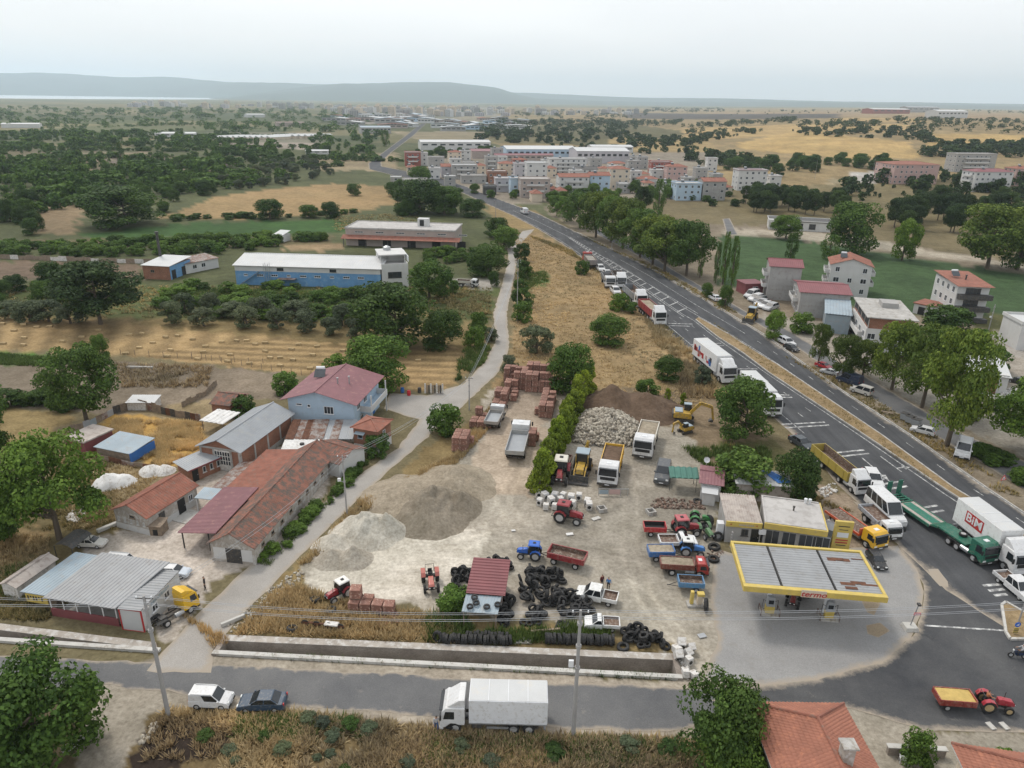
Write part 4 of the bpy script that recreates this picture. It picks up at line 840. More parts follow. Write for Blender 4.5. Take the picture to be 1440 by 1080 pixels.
tufts('green_weeds', 'green weeds and nettles on banks and field edges', 'weed_green', [
 ([(600, 868), (650, 850), (660, 880), (720, 890), (800, 880), (860, 890), (850, 905), (600, 905)], 700, .7, .6), ([(330, 1010), (500, 1010), (520, 1040), (330, 1040)], 350, .4, .6), ([(600, 1035), (960, 1045), (1000, 1080), (600, 1080)], 700, .45, .6), ([(320, 918), (640, 938), (945, 952), (945, 957), (320, 921)], 160, .4, .4), ([(655, 470), (690, 490), (680, 510), (640, 540), (645, 510)], 500, .7, .7), ([(0, 497), (75, 503), (75, 516), (0, 513)], 900, .4, .5), ([(230, 405), (520, 412), (520, 450), (260, 430)], 5000, .55, .9), ([(960, 630), (1080, 630), (1090, 690), (1020, 680)], 900, .8, .7), ([(490, 665), (515, 640), (520, 650), (380, 795), (365, 795)], 300, .4, .4), ([(730, 386), (768, 382), (772, 396), (740, 407)], 500, .6, .6), ([(-10, 800), (80, 790), (60, 850), (-10, 840)], 300, .5, .5)])
tufts('brown_weeds', 'dried brown thistles on the roadside bank', 'weed_brown', [([(430, 1010), (700, 1035), (960, 1045), (1040, 1090), (420, 1095)], 1800, .5, .7), ([(180, 1070), (225, 1008), (330, 1025), (300, 1070)], 260, .45, .5), ([(985, 520), (1010, 560), (960, 560), (940, 500)], 300, .9, .8), ([(160, 512), (300, 515), (290, 545), (170, 545)], 500, .6, .8)])
# ------------------------------------------------------------------ building kit
WINM = {}
def win_mesh(w_, h_, fm='plastic_white', div=1):
    k = (round(w_, 2), round(h_, 2), fm, div)
    if k not in WINM:
        m = MB(); f = .07
        for x0, x1, z0, z1 in [(-w_/2, w_/2, 0, f), (-w_/2, w_/2, h_-f, h_), (-w_/2, -w_/2+f, f, h_-f), (w_/2-f, w_/2, f, h_-f)]+[(-w_/2+w_*i/(div+1)-.03, -w_/2+w_*i/(div+1)+.03, f, h_-f) for i in range(1, div+1)]: m.box(x0, x1, -.06, .02, z0, z1)
        m.box(-w_/2-.08, w_/2+.08, -.13, .02, -.07, 0)
        g = MB(); g.box(-w_/2+.02, w_/2-.02, -.022, .01, .02, h_-.02)
        WINM[k] = (m.mesh('window', fm), g.mesh('pane', 'window_glass'))
    return WINM[k]
class B:
    """a building: origin at the front left ground corner, x along the front, y away"""
    def __init__(s, name, a, b, depth, h, label, cat='building', group=None, terr=False, wd=None):
        p = (PT if terr else P)(*a); q = (PT if terr else P)(*b); d = q-p; d.z = 0
        s.W = wd or d.length; s.D = depth; s.H = h; s.e = empty(name, p, math.atan2(d.y, d.x), label, cat, group)
    def part(s, name, mb, mat, bev=0): return mb.build(name, mat, s.e, bev)
    def walls(s, mat, h=None, inset=0, z0=-.3, name='wall'):
        m = MB(); m.box(inset, s.W-inset, inset, s.D-inset, z0, h or s.H); return s.part(name, m, mat)
    def box(s, name, x0, x1, y0, y1, z0, z1, mat, bev=0):
        m = MB(); m.box(x0, x1, y0, y1, z0, z1); return s.part(name, m, mat, bev)
    def win(s, face, x, z, w_, h_, fm='plastic_white', div=1, nm='window'):
        fr, pa = win_mesh(w_, h_, fm, div)
        loc, r = {'f': ((x, 0, z), 0), 'b': ((x, s.D, z), math.pi), 'l': ((0, x, z), -math.pi/2), 'r': ((s.W, x, z), math.pi/2)}[face]
        o = link(nm, fr, s.e, loc, (0, 0, r)); link('pane', pa, o); return o
    def door(s, face, x, w_, h_, mat='dark_metal'):
        m = MB(); m.box(-w_/2, w_/2, -.05, .02, .0, h_); o = s.part('door', m, mat)
        loc, r = {'f': ((x, 0, 0), 0), 'b': ((x, s.D, 0), math.pi), 'l': ((0, x, 0), -math.pi/2), 'r': ((s.W, x, 0), math.pi/2)}[face]
        o.location = loc; o.rotation_euler = (0, 0, r)
        k = MB(); k.box(w_/2-.18, w_/2-.1, -.1, -.05, h_*.45, h_*.5); k.build('handle', 'steel', o); return o
def ribbed(mb, p0, p1, p2, p3, pitch=.3, amp=.04, thick=.06, tile=False):
    """sheet p0-p1 (eave) p3-p2 (top) with ribs running from eave to top"""
    p0, p1, p2, p3 = [Vector(q) for q in (p0, p1, p2, p3)]; nrm = (p1-p0).cross(p3-p0).normalized()
    if nrm.z < 0: nrm = -nrm
    n = max(2, min(160, int((p1-p0).length/pitch))); prof = [(0, 0), (.3, 0), (.45, 1), (.85, 1)] if not tile else [(0, 0), (.25, .75), (.5, 1), (.75, .75)]
    ts = [(i+a)/n for i in range(n) for a, _ in prof]+[1.0]; hs = [b for i in range(n) for _, b in prof]+[0]
    b = len(mb.v); vs = []; fs = []
    for t, h in zip(ts, hs): e0 = p0.lerp(p1, t)+nrm*h*amp; e1 = p3.lerp(p2, t)+nrm*h*amp; vs += [e0, e1]
    for i in range(len(ts)-1): fs.append((2*i, 2*i+2, 2*i+3, 2*i+1))
    mb.add(vs, fs)
    q = [p-nrm*thick for p in (p0, p1, p2, p3)]; r_ = [p-nrm*.002 for p in (p0, p1, p2, p3)]
    mb.add(q+r_, [(0, 1, 2, 3), (0, 1, 5, 4), (1, 2, 6, 5), (2, 3, 7, 6), (3, 0, 4, 7)])
def gable(b, mat, rise, along='x', over=.35, pitch=.3, amp=.04, tile=False, gmat=None, ridge_at=.5, h=None, ridgecap=True):
    """two ribbed slopes, ridge, gable ends"""
    H = h or b.H; W, D, o = b.W, b.D, over
    for k in range(2):
        m = MB(); sl = rise/((D if along == 'x' else W)*.5)
        if along == 'x':
            ym = D*ridge_at; y0 = -o if k == 0 else D+o; z0 = H-rise/ym*o if k == 0 else H-rise/(D-ym)*o
            ribbed(m, (-o, y0, z0+.05), (W+o, y0, z0+.05), (W+o, ym, H+rise+.05), (-o, ym, H+rise+.05), pitch, amp, tile=tile)
        else:
            xm = W*ridge_at; x0 = -o if k == 0 else W+o; z0 = H-rise/xm*o if k == 0 else H-rise/(W-xm)*o
            ribbed(m, (x0, -o, z0+.05), (x0, D+o, z0+.05), (xm, D+o, H+rise+.05), (xm, -o, H+rise+.05), pitch, amp, tile=tile)
        rf = b.part('roof_slope', m, mat)
    if ridgecap:
        m = MB()
        if along == 'x': m.tube([(-o, D*ridge_at, H+rise+.08), (W+o, D*ridge_at, H+rise+.08)], .12, 6)
        else: m.tube([(W*ridge_at, -o, H+rise+.08), (W*ridge_at, D+o, H+rise+.08)], .12, 6)
        b.part('ridge_cap', m, mat)
    for t in (0, 1):
        m = MB(); fs = [(0, 1, 2), (5, 4, 3), (0, 3, 4, 1), (1, 4, 5, 2), (2, 5, 3, 0)]
        if along == 'x': x = (W-.11) if t else .11; m.add([(x-.1, 0, H), (x-.1, D, H), (x-.1, D*ridge_at, H+rise), (x+.1, 0, H), (x+.1, D, H), (x+.1, D*ridge_at, H+rise)], fs)
        else: y = (D-.11) if t else .11; m.add([(0, y-.1, H), (W, y-.1, H), (W*ridge_at, y-.1, H+rise), (0, y+.1, H), (W, y+.1, H), (W*ridge_at, y+.1, H+rise)], fs)
        b.part('gable_wall', m, gmat or 'plaster_grey')
def hip(b, mat, rise, over=.4, h=None, pitch=.35, amp=.035):
    H = h or b.H; W, D, o = b.W, b.D, over; x0, x1, y0, y1 = -o, W+o, -o, D+o; k = min(W, D)/2*.95
    if W >= D: r0, r1 = (x0+k+o, (y0+y1)/2), (x1-k-o, (y0+y1)/2)
    else: r0, r1 = ((x0+x1)/2, y0+k+o), ((x0+x1)/2, y1-k-o)
    z = H+rise; c = [(x0, y0, H), (x1, y0, H), (x1, y1, H), (x0, y1, H)]; a, e_ = (*r0, z), (*r1, z)
    faces = [[c[0], c[1], e_, a], [c[1], c[2], e_], [c[2], c[3], a, e_], [c[3], c[0], a]] if W >= D else [[c[0], c[1], a], [c[1], c[2], e_, a], [c[2], c[3], e_], [c[3], c[0], a, e_]]
    m = MB()
    for f in faces: m.add(f, [tuple(range(len(f)))])
    m.add(c, [(3, 2, 1, 0)]); b.part('roof', m, mat)
    m = MB()
    for p, q in [(a, e_)]+[(c[i], a if (Vector(c[i])-Vector(a)).length < (Vector(c[i])-Vector(e_)).length else e_) for i in range(4)]: m.tube([p, q], .11, 6)
    b.part('ridge_cap', m, mat)
def flat(b, mat, over=.25, par=.35, pm=None):
    m = MB(); m.box(-over, b.W+over, -over, b.D+over, b.H, b.H+.22); b.part('roof', m, mat)
    if par:
        m = MB(); o = over-.02; z0, z1 = b.H+.22, b.H+.22+par
        m.box(-o, b.W+o, -o, -o+.18, z0, z1); m.box(-o, b.W+o, b.D+o-.18, b.D+o, z0, z1); m.box(-o, -o+.18, -o+.18, b.D+o-.18, z0, z1); m.box(b.W+o-.18, b.W+o, -o+.18, b.D+o-.18, z0, z1); b.part('parapet', m, pm or mat)
def balcony(b, face, x, z, w_, dp=1.2, mat='plaster_white', rail='plaster_white'):
    m = MB(); m.box(-w_/2, w_/2, -dp, 0, -.15, 0); o = b.part('balcony', m, mat); r = MB(); r.box(-w_/2, w_/2, -dp, -dp+.08, .002, .95); r.box(-w_/2, -w_/2+.08, -dp+.08, 0, .002, .95); r.box(w_/2-.08, w_/2, -dp+.08, 0, .002, .95); r.build('railing', rail, o)
    loc, a = {'f': ((x, 0, z), 0), 'l': ((0, x, z), -math.pi/2), 'r': ((b.W, x, z), math.pi/2)}[face]; o.location = loc; o.rotation_euler = (0, 0, a)
def solar(b, x, y, z, rz=0):
    m = MB(); m.add([(-.9, 0, .1), (.9, 0, .1), (.9, 1.4, 1), (-.9, 1.4, 1), (-.9, 0, .04), (.9, 0, .04), (.9, 1.4, .94), (-.9, 1.4, .94)], [(0, 1, 2, 3), (7, 6, 5, 4), (0, 4, 5, 1), (1, 5, 6, 2), (2, 6, 7, 3), (3, 7, 4, 0)])
    o = b.part('solar_heater', m, 'window_glass'); t = MB(); t.tube([(-.7, 1.6, 1.15), (.7, 1.6, 1.15)], .28, 10); t.build('water_tank', 'plastic_white', o)
    s_ = MB()
    for sx in (-.6, .6): s_.beam((sx, 1.6, -.3), (sx, 1.6, .9), .06); s_.beam((sx, .2, -.2), (sx, 1.6, .6), .05)
    s_.build('stand', 'steel', o); o.location = (x, y, z); o.rotation_euler = (0, 0, rz)
def dish(b, x, y, z):
    m = MB(); m.tube([(0, 0, 0), (0, 0, .7)], .03, 6); m.tube([(0, -.02, .75), (0, -.06, .78), (0, -.2, .85)], [.05, .28, .42], 12, False); o = b.part('satellite_dish', m, 'plastic_white'); o.location = (x, y, z)
def chimney(b, x, y, z, h=1.2, mat='steel', r=.12):
    m = MB(); m.tube([(x, y, z), (x, y, z+h)], r, 8); m.tube([(x, y, z+h), (x, y, z+h+.18)], r*1.5, 8); b.part('flue', m, mat)

# ------------------------------------------------------------------ farm by the dirt track
b = B('long_barn', (299, 788), (360, 795), 24, 2.5, 'long low barn with weathered red tile roof beside the dirt track')
b.walls('plaster_old'); gable(b, 'tile_old', 1.55, 'y', .3, .38, .06, True, 'plaster_old'); b.door('f', b.W*.52, 1.9, 1.9)
m = MB(); m.box(.3, b.W-.3, -.022, .01, .35, 1.9); b.part('whitewash', m, 'plaster_white')
for i in range(9): b.win('r', 2+i*2.45, 1.3, .7, .5, 'wood', 0)
b.box('lean_to_wall', -4.6, -.02, 9.5, 23.4, -.2, 2.0, 'plaster_old'); m = MB(); ribbed(m, (-5, 9.2, 2.1), (-5, 23.7, 2.1), (.4, 23.7, 2.66), (.4, 9.2, 2.66), .38, .06, tile=True); b.part('lean_to_roof', m, 'tile_red')
m = MB(); ribbed(m, (-7.2, 12, 1.75), (-7.2, 20, 1.75), (-4.9, 20, 2.06), (-4.9, 12, 2.06), .3, .03); b.part('tin_lean_to', m, 'sheet_rusty'); b.box('tin_support', -7, -5, 12.3, 19.6, -.2, 1.7, 'plaster_old')
m = MB(); ribbed(m, (-7.6, 9.2, 2.1), (-5.1, 9.2, 2.1), (-5.1, 11.6, 2.35), (-7.6, 11.6, 2.35), .25, .03); b.part('porch_roof', m, 'sheet_blue_grey')
m = MB(); [m.beam((x, 9.4, 0), (x, 9.4, 2.05), .14) for x in (-7.4, -5.3)]; b.part('porch_post', m, 'plaster_white')
b = B('tile_roofed_annex', (478, 672), (505, 655), 5.5, 2.3, 'short tile roofed annex at the end of the long barn', wd=5.5); b.walls('plaster_white'); gable(b, 'tile_old', 1.0, 'y', .3, .38, .06, True, 'plaster_white'); b.win('r', 1.5, 1, .8, .9, 'wood'); b.door('r', 3.6, .9, 1.9, 'wood')
b = B('carport', (258, 771), (298, 775), 10.5, 2.3, 'purple ribbed sheet carport leaning on the long barn', 'carport'); m = MB(); ribbed(m, (-.2, -.3, 2.35), (-.2, 10.5, 2.35), (b.W+1.0, 10.5, 2.75), (b.W+1.0, -.3, 2.75), .3, .05); b.part('roof', m, 'sheet_purple')
for x in (.1, b.W-.2):
    for y in (.1, 5, 10): m = MB(); m.beam((x, y, 0), (x, y, 2.35), .12); b.part('post', m, 'dark_metal')
m = MB(); [m.beam((x, y, 2.28), (x, y+.01+10*(y < .2), 2.28) if 0 else (x, 10, 2.28), .08) for x, y in ((.1, .1), (b.W-.2, .1))]; b.part('beam', m, 'dark_metal')
b = B('farm_store', (165, 741), (211, 753), 8.2, 2.6, 'small grey farm store with red tile roof and white plinth'); b.walls('plaster_old'); gable(b, 'tile_red', 1.2, 'y', .3, .36, .06, True, 'plaster_old'); m = MB(); m.box(-.03, b.W+.03, -.03, b.D+.03, -.1, .8); b.part('plinth', m, 'plaster_white')
for i in range(5): b.win('f', .6+i*(b.W-1.2)/4, 1.15, .22, .55, 'plaster_white', 0)
b.win('f', b.W*.55, 1.9, .8, .4, 'wood', 0); b.door('r', 2.2, .9, 2); b.door('r', 5.4, 1.2, 2.1, 'black'); b.win('r', 7, 1, .7, .9); m = MB(); m.box(b.W+.03, b.W+2.2, 3.5, 6.4, -.05, .12); b.part('step', m, 'paving_white')
b = B('kennel', (211, 753), (227, 754), 1.6, 1.3, 'small wooden kennel against the farm store', 'kennel', wd=1.5); b.walls('wood'); m = MB(); ribbed(m, (-.15, -.15, 1.35), (1.65, -.15, 1.35), (1.65, 1.7, 1.6), (-.15, 1.7, 1.6), .2, .015); b.part('roof', m, 'wood'); b.box('opening', .45, 1.05, -.015, .1, .05, .85, 'black')
b = B('brick_workshop', (285, 657), (341, 666), 13.5, 3.6, 'red brick workshop with grey ribbed gable roof'); b.walls('brickwork'); gable(b, 'sheet_grey', 1.3, 'y', .45, .35, .05, False, 'brickwork')
for i in range(5): m = MB(); y = i*(b.D-.35)/4; m.box(b.W-.05, b.W+.04, y, y+.35, -.1, 3.58); b.part('pillar', m, 'concrete')
for x in (0, b.W*.32, b.W*.75, b.W-.3): m = MB(); m.box(x, x+.3, -.05, .05, -.1, 3.58); b.part('pillar', m, 'concrete')
m = MB(); m.box(-.02, b.W+.05, -.06, .04, 3.3, 3.595); b.part('ring_beam', m, 'concrete'); m = MB(); m.box(b.W-.06, b.W+.06, .01, b.D, -.1, .75); b.part('plinth', m, 'concrete')
x0, x1 = b.W*.32+.32, b.W*.75-.02; gt = b.box('gate', x0, x1, -.07, .02, .05, 3.25, 'dirty_white')
for i in range(6):
    for j in range(3): m = MB(); w0 = (x1-x0)/6; m.box(x0+i*w0+.08, x0+(i+1)*w0-.05, -.082, -.06, 1.05+j*.7, 1.05+j*.7+.58); m.build('pane', 'window_glass', gt)
b = B('brick_lean_to', (268, 680), (300, 666), 2.6, 2.1, 'low brick lean-to with tin roof joined to the workshop', 'shed', wd=6.4); b.walls('brickwork'); m = MB(); ribbed(m, (-.3, -.4, 2.15), (b.W+.2, -.4, 2.15), (b.W+.2, b.D+.6, 2.5), (-.3, b.D+.6, 2.5), .3, .03); b.part('roof', m, 'sheet_grey'); m = MB(); m.box(-.3, b.W+.2, -.46, -.402, 2.0, 2.2); b.part('fascia', m, 'sheet_maroon')
b.door('f', .9, .9, 1.9, 'black'); [b.win('f', 2.3+i*1.1, .8, .5, .9, 'plaster_white', 0) for i in range(4)]
# the pale blue house
b = B('blue_house', (409, 603), (500, 611), 11.5, 5.6, 'pale blue two storey house with low purple metal roof', 'house'); b.walls('plaster_blue'); gable(b, 'sheet_purple', 1.5, 'y', .9, .33, .03, False, 'plaster_blue', .46)
for x, z, w_, h_, d in [(b.W*.17, 4.3, 1.0, .35, 0), (b.W*.32, 4.1, .5, .5, 0), (b.W*.62, 3.2, 1.6, 1.3, 2), (b.W*.3, .8, .8, .9, 1), (b.W*.52, 1.5, .35, .4, 0), (b.W*.64, 1.3, .5, .4, 0)]: b.win('f', x, z, w_, h_, 'plastic_white', d)
b.win('r', 2, 3.6, 1.4, 1.1); b.win('r', 5, 3.6, 1.4, 1.1); b.win('r', 3, 1, 1.2, 1.1); b.door('r', 8.5, 1, 2.1, 'tarp_blue'); balcony(b, 'r', 6.5, 2.9, 8, 1.9, 'plaster_blue', 'plaster_white')
for y in (3, 10): m = MB(); m.beam((b.W+1.8, y, 0), (b.W+1.8, y, 5.6), .18); b.part('balcony_post', m, 'plaster_white')
solar(b, 2.6, 6.5, 6.6, .2); chimney(b, b.W*.62, 4.2, 6.4, 1.2); chimney(b, b.W*.75, 5.5, 6.2, 1.3)
for x in (b.W*.56, b.W*.68): m = MB(); m.add([(x-.9, 3.6, 6.99-.72*(abs(x-b.W*.46)/(b.W*.54))*1.9), (x+1.2, 3.6, 6.6-.5*(abs(x-b.W*.46)/(b.W*.54))*1.9), (x+1.2, 4.0, 6.6-.5*(abs(x-b.W*.46)/(b.W*.54))*1.9), (x-.9, 4.0, 6.99-.72*(abs(x-b.W*.46)/(b.W*.54))*1.9)], [(0, 1, 2, 3)])
b = B('brick_tower', (499, 634), (532, 640), 4.2, 4.0, 'small two storey brick outhouse with hipped tile roof'); b.walls('brickwork'); hip(b, 'tile_red', .8, .35, pitch=.3); m = MB(); m.box(-.02, b.W+.02, -.02, b.D+.02, -.1, 1.3); b.part('plinth', m, 'plaster_white'); b.win('f', 1.1, 2.3, .8, .9, 'sheet_blue_grey', 0); b.win('r', 2, 2.4, .8, .9)
m = MB(); ribbed(m, (b.W*.1, -.65, 3.2), (b.W*.5, -.65, 3.2), (b.W*.5, -.03, 3.4), (b.W*.1, -.03, 3.4), .2, .02); b.part('window_hood', m, 'sheet_blue_grey')
b = B('rusty_shelter', (404, 635), (497, 634), 5.5, 2.0, 'sagging shelter of rusty corrugated sheets below the blue house', 'shelter')
k = 9
for i in range(k): m = MB(); w0 = b.W/k; z = 2.1+rnd.uniform(-.12, .12); ribbed(m, (i*w0-.12, -.3+rnd.uniform(-.3, .3), z), ((i+1)*w0+.1, -.3, z+.03), ((i+1)*w0+.1, 5.3, z+.75), (i*w0-.12, 5.3, z+.72), .22, .03); b.part('sheet', m, rnd.choice(['sheet_rusty', 'rust', 'sheet_rusty', 'sheet_grey']))
for i in range(5): m = MB(); m.beam((.3+i*(b.W-.6)/4, .1, 0), (.3+i*(b.W-.6)/4, .1, 2.0), .12); b.part('post', m, 'wood')
b = B('white_tarp_roof', (400, 648), (470, 646), 3.2, 1.9, 'low outbuilding with patched white sheet roof', 'shed'); b.walls('plaster_old', 1.8); m = MB(); ribbed(m, (-.3, -.3, 1.9), (b.W+.4, -.3, 1.9), (b.W+.4, 3.4, 2.15), (-.3, 3.4, 2.15), .5, .03); b.part('roof', m, 'tarp_white'); m = MB(); m.tube([(2.5, 1.2, 2.05), (2.5, 1.2, 2.2)], [.35, .35], 10); b.part('roof_tyre', m, 'rubber')
b = B('paddock_shed', (138, 642), (186, 652), 4.4, 1.7, 'low shed in the paddock with tin roof and blue tarp'); b.walls('wood', 1.6); m = MB(); ribbed(m, (-.2, -.3, 1.7), (b.W+.2, -.3, 1.7), (b.W+.2, 4.6, 2.1), (-.2, 4.6, 2.1), .35, .03); b.part('roof', m, 'sheet_blue_grey'); m = MB(); m.box(b.W+.05, b.W+.2, -.3, 4.4, .3, 1.75); b.part('tarp', m, 'tarp_blue', .05)
b = B('flat_shed', (95, 633), (122, 640), 4.8, 2.0, 'flat grey roofed shed with dark red wall by the paddock', 'shed'); b.walls('sheet_maroon'); flat(b, 'sheet_brownish', .2, 0)
b = B('brick_hut', (300, 587), (325, 590), 5, 2.6, 'old brick hut with dark tile roof behind the workshop', 'hut'); b.walls('brickwork'); gable(b, 'tile_old', .9, 'x', .3, .36, .05, True, 'brickwork'); b.win('f', 1.3, 1.3, .5, .5, 'wood', 0)
b = B('white_canopy', (285, 606), (315, 612), 4, 1.9, 'white tarpaulin canopy behind the brick workshop', 'canopy'); m = MB(); ribbed(m, (-.2, -.2, 1.9), (b.W+.2, -.2, 2.0), (b.W+.2, 4, 2.3), (-.2, 4, 2.2), .8, .08); b.part('tarp', m, 'tarp_white'); [b.part('post', (lambda m: m.beam((x, y, 0), (x, y, 1.9), .1))(MB()), 'wood') for x in (.1, b.W-.1) for y in (.1, 3.8)]
b = B('goat_shed', (180, 577), (218, 577), 2.6, 1.4, 'tiny white roofed shed at the sheet metal fence', 'shed'); b.walls('dirty_white'); m = MB(); ribbed(m, (-.2, -.2, 1.45), (b.W+.2, -.2, 1.45), (b.W+.2, 2.8, 1.7), (-.2, 2.8, 1.7), .3, .03); b.part('roof', m, 'sheet_white')
# sheet metal paddock fence, each sheet its own part
def sheet_fence(label, pts, h, mats, step=1.0):
    w_ = [P(*q) for q in pts]; e_ = empty('sheet_fence', w_[0], 0, label, 'fence')
    for a, c in zip(w_, w_[1:]):
        d = c-a; n = max(1, int(d.length/step))
        for i in range(n):
            p = a+d*i/n-w_[0]; q = a+d*(i+1)/n-w_[0]; m = MB(); hh = h*rnd.uniform(.75, 1.1); m.beam((p.x, p.y, hh/2), (q.x, q.y, hh/2+rnd.uniform(-.06, .06)), .05, hh); m.build('sheet', rnd.choice(mats), e_)
sheet_fence('patched rusty sheet metal fence behind the golden paddock', [(160, 582), (190, 573), (240, 585), (283, 594)], 1.6, ['rust', 'sheet_rusty', 'wood', 'dark_metal'])
sheet_fence('low patchwork fence along the paddock side', [(98, 610), (128, 600), (160, 583)], 1.3, ['sheet_blue_grey', 'wood', 'sheet_rusty', 'sheet_grey'])
sheet_fence('low plank fence before the paddock shed', [(122, 640), (145, 648), (190, 657), (213, 660)], .9, ['wood', 'rust', 'sheet_rusty'])
sheet_fence('wooden corral fence behind the brick hut', [(256, 573), (290, 556), (305, 540)], 1.1, ['wood'])
sheet_fence('plank fence along the brown field', [(-30, 363), (60, 366), (140, 369), (215, 371)], 1.5, ['wood', 'wood', 'dirty_white'], 2.5)
# ------------------------------------------------------------------ roadside cafe by the drain
b = B('cafe_pavilion', (74, 866), (172, 882), 6.6, 2.4, 'roadside cafe pavilion with wide grey sheet roof and maroon parapet'); m = MB(); ribbed(m, (-.3, -.3, 2.45), (b.W-.1, -.3, 2.45), (b.W+1.0, 7, 3.1), (.7, 7, 3.1), .42, .05); b.part('roof', m, 'canopy_sheet')
m = MB(); m.box(0, b.W-.3, 0, .1, -.1, 1.0); b.part('parapet', m, 'sheet_maroon'); m = MB(); m.box(.1, b.W-.4, .4, 6.4, -.1, .05); b.part('floor', m, 'concrete')
for i in range(6): m = MB(); x = .1+i*(b.W-.5)/5; m.beam((x, .05, 1.0), (x, .05, 2.4), .08); b.part('post', m, 'white')
for i in range(3): m = MB(); x = 1.5+i*2.6; m.tube([(x, 2.5, .05), (x, 2.5, .75)], .06, 6); m.tube([(x, 2.5, .75), (x, 2.5, .8)], .55, 10); b.part('table', m, 'wood')
b = B('cafe_container', (173, 885), (204, 889), 6.4, 2.55, 'white cabin with red trim and ribbed roof next to the cafe pavilion', 'cabin'); b.walls('sheet_white'); m = MB(); ribbed(m, (-.05, -.1, 2.6), (-.05, 6.5, 2.6), (b.W+.1, 6.5, 2.7), (b.W+.1, -.1, 2.7), .4, .05); b.part('roof', m, 'canopy_sheet')
for x in (-.03, b.W-.09): m = MB(); m.box(x, x+.12, -.05, .07, -.1, 2.6); b.part('corner_trim', m, 'lettering_red')
for z in (-.05, 2.48): m = MB(); m.box(.1, b.W-.1, -.045, .07, z, z+.1); b.part('rail_trim', m, 'lettering_red')
[b.win('r', 2+i*2, 1.1, .9, .8) for i in range(2)]; m = MB(); [m.box(b.W+.02, b.W+.04, 1.5+i*.35, 1.75+i*.35, 2.05, 2.35) for i in range(9)]; b.part('lettering', m, 'sheet_blue_grey')
b = B('tin_annex', (42, 852), (78, 858), 5.6, 2.0, 'blue grey tin roofed annex with yellow sign beside the cafe', 'annex'); m = MB(); ribbed(m, (-.3, -.4, 2.05), (b.W, -.4, 2.05), (b.W+1.1, 6.2, 2.6), (.7, 6.2, 2.6), .35, .04); b.part('roof', m, 'sheet_blue_grey'); m = MB(); m.box(0, b.W-.2, .5, 5.6, -.1, 1.9); b.part('wall', m, 'wood')
m = MB(); m.box(.1, b.W-.4, -.25, -.2, .8, 1.85); sg = b.part('sign_board', m, 'yellow'); m = MB(); [m.box(.3+i*.33, .5+i*.33, -.262, -.24, 1.1+.3*(i % 3 == 1), 1.62) for i in range(6)]; m.build('lettering', 'lettering_dark', sg)
b = B('grey_hutch', (5, 840), (28, 845), 5.2, 1.9, 'long narrow grey roofed hutch on the grass bank', 'shed'); m = MB(); m.box(.1, b.W-.1, .1, 5, -.1, 1.7); b.part('wall', m, 'dirty_white'); gable(b, 'sheet_brownish', .45, 'y', .15, .4, .02, False, 'dirty_white', h=1.72)
b = B('dark_shelter', (80, 788), (97, 790), 3, 1.9, 'small curved dark shelter beside the white sedan', 'shelter'); m = MB(); pr = [(-.2, 1.8), (.3, 2.15), (1.1, 2.3), (1.9, 2.15), (2.4, 1.8)]; [m.add([(x0, 0, z0), (x1, 0, z1), (x1, 3.2, z1), (x0, 3.2, z0)], [(0, 1, 2, 3)]) for (x0, z0), (x1, z1) in zip(pr, pr[1:])]; b.part('canopy', m, 'dark_metal'); [b.part('post', (lambda m: m.beam((x, y, 0), (x, y, 1.9), .07))(MB()), 'dark_metal') for x in (0, 2.2) for y in (.1, 3)]
# ------------------------------------------------------------------ tyre yard shed
b = B('tyre_shed', (655, 870), (706, 874), 4.0, 2.4, 'tyre repair shed with maroon ribbed roof'); m = MB(); m.box(.2, b.W-.2, 1.2, 5.9, -.1, 2.5); b.part('wall', m, 'sheet_rusty'); m = MB(); ribbed(m, (-.1, .9, 2.55), (-.1, 6.3, 3.15), (b.W+.2, 6.3, 3.15), (b.W+.2, .9, 2.55), .42, .07); b.part('roof', m, 'sheet_maroon')
m = MB(); ribbed(m, (-.2, -1.3, 1.95), (b.W-.3, -1.3, 1.95), (b.W-.2, .95, 2.35), (-.1, .95, 2.35), .3, .02); b.part('tin_awning', m, 'sheet_blue_grey'); [b.part('post', (lambda m: m.beam((x, -1.2, 0), (x, -1.2, 1.95), .1))(MB()), 'wood') for x in (0, b.W-.5)]
# ------------------------------------------------------------------ fuel station
b = B('station_office', (1018, 762), (1067, 766), 5.6, 3.0, 'small grey office with ribbed brownish roof next to the fuel station shop'); b.walls('plaster_grey'); m = MB(); ribbed(m, (-.15, -.1, 3.05), (b.W+.05, -.1, 3.05), (b.W+.05, 5.8, 3.5), (-.15, 5.8, 3.5), .3, .06); b.part('roof', m, 'sheet_brownish'); m = MB(); m.box(-.1, b.W, -.3, -.12, 2.4, 3.1); fs_ = b.part('fascia', m, 'yellow'); m = MB(); [m.box(b.W*.35+i*.22, b.W*.35+i*.22+.15, -.315, -.29, 2.62, 2.85) for i in range(8)]; m.build('lettering', 'sheet_brownish', fs_); m = MB(); [m.add([(x, -.31, 2.75), (x+.25, -.31, 2.65), (x+.25, -.31, 2.85)], [(0, 1, 2)]) for x in (.3, b.W-.8)]; m.build('emblem', 'lettering_red', fs_)
b.win('f', b.W*.55, 1.1, .8, .9, 'dark_metal'); b.door('f', b.W*.85, 1, 2.1, 'glass')
b.box('air_conditioner', b.W-.3, b.W+.5, -.45, -.02, 1.7, 2.3, 'plastic_white', .03); b.box('cabinet', -.9, -.1, .5, 1.4, 0, 2.2, 'plastic_white', .03)
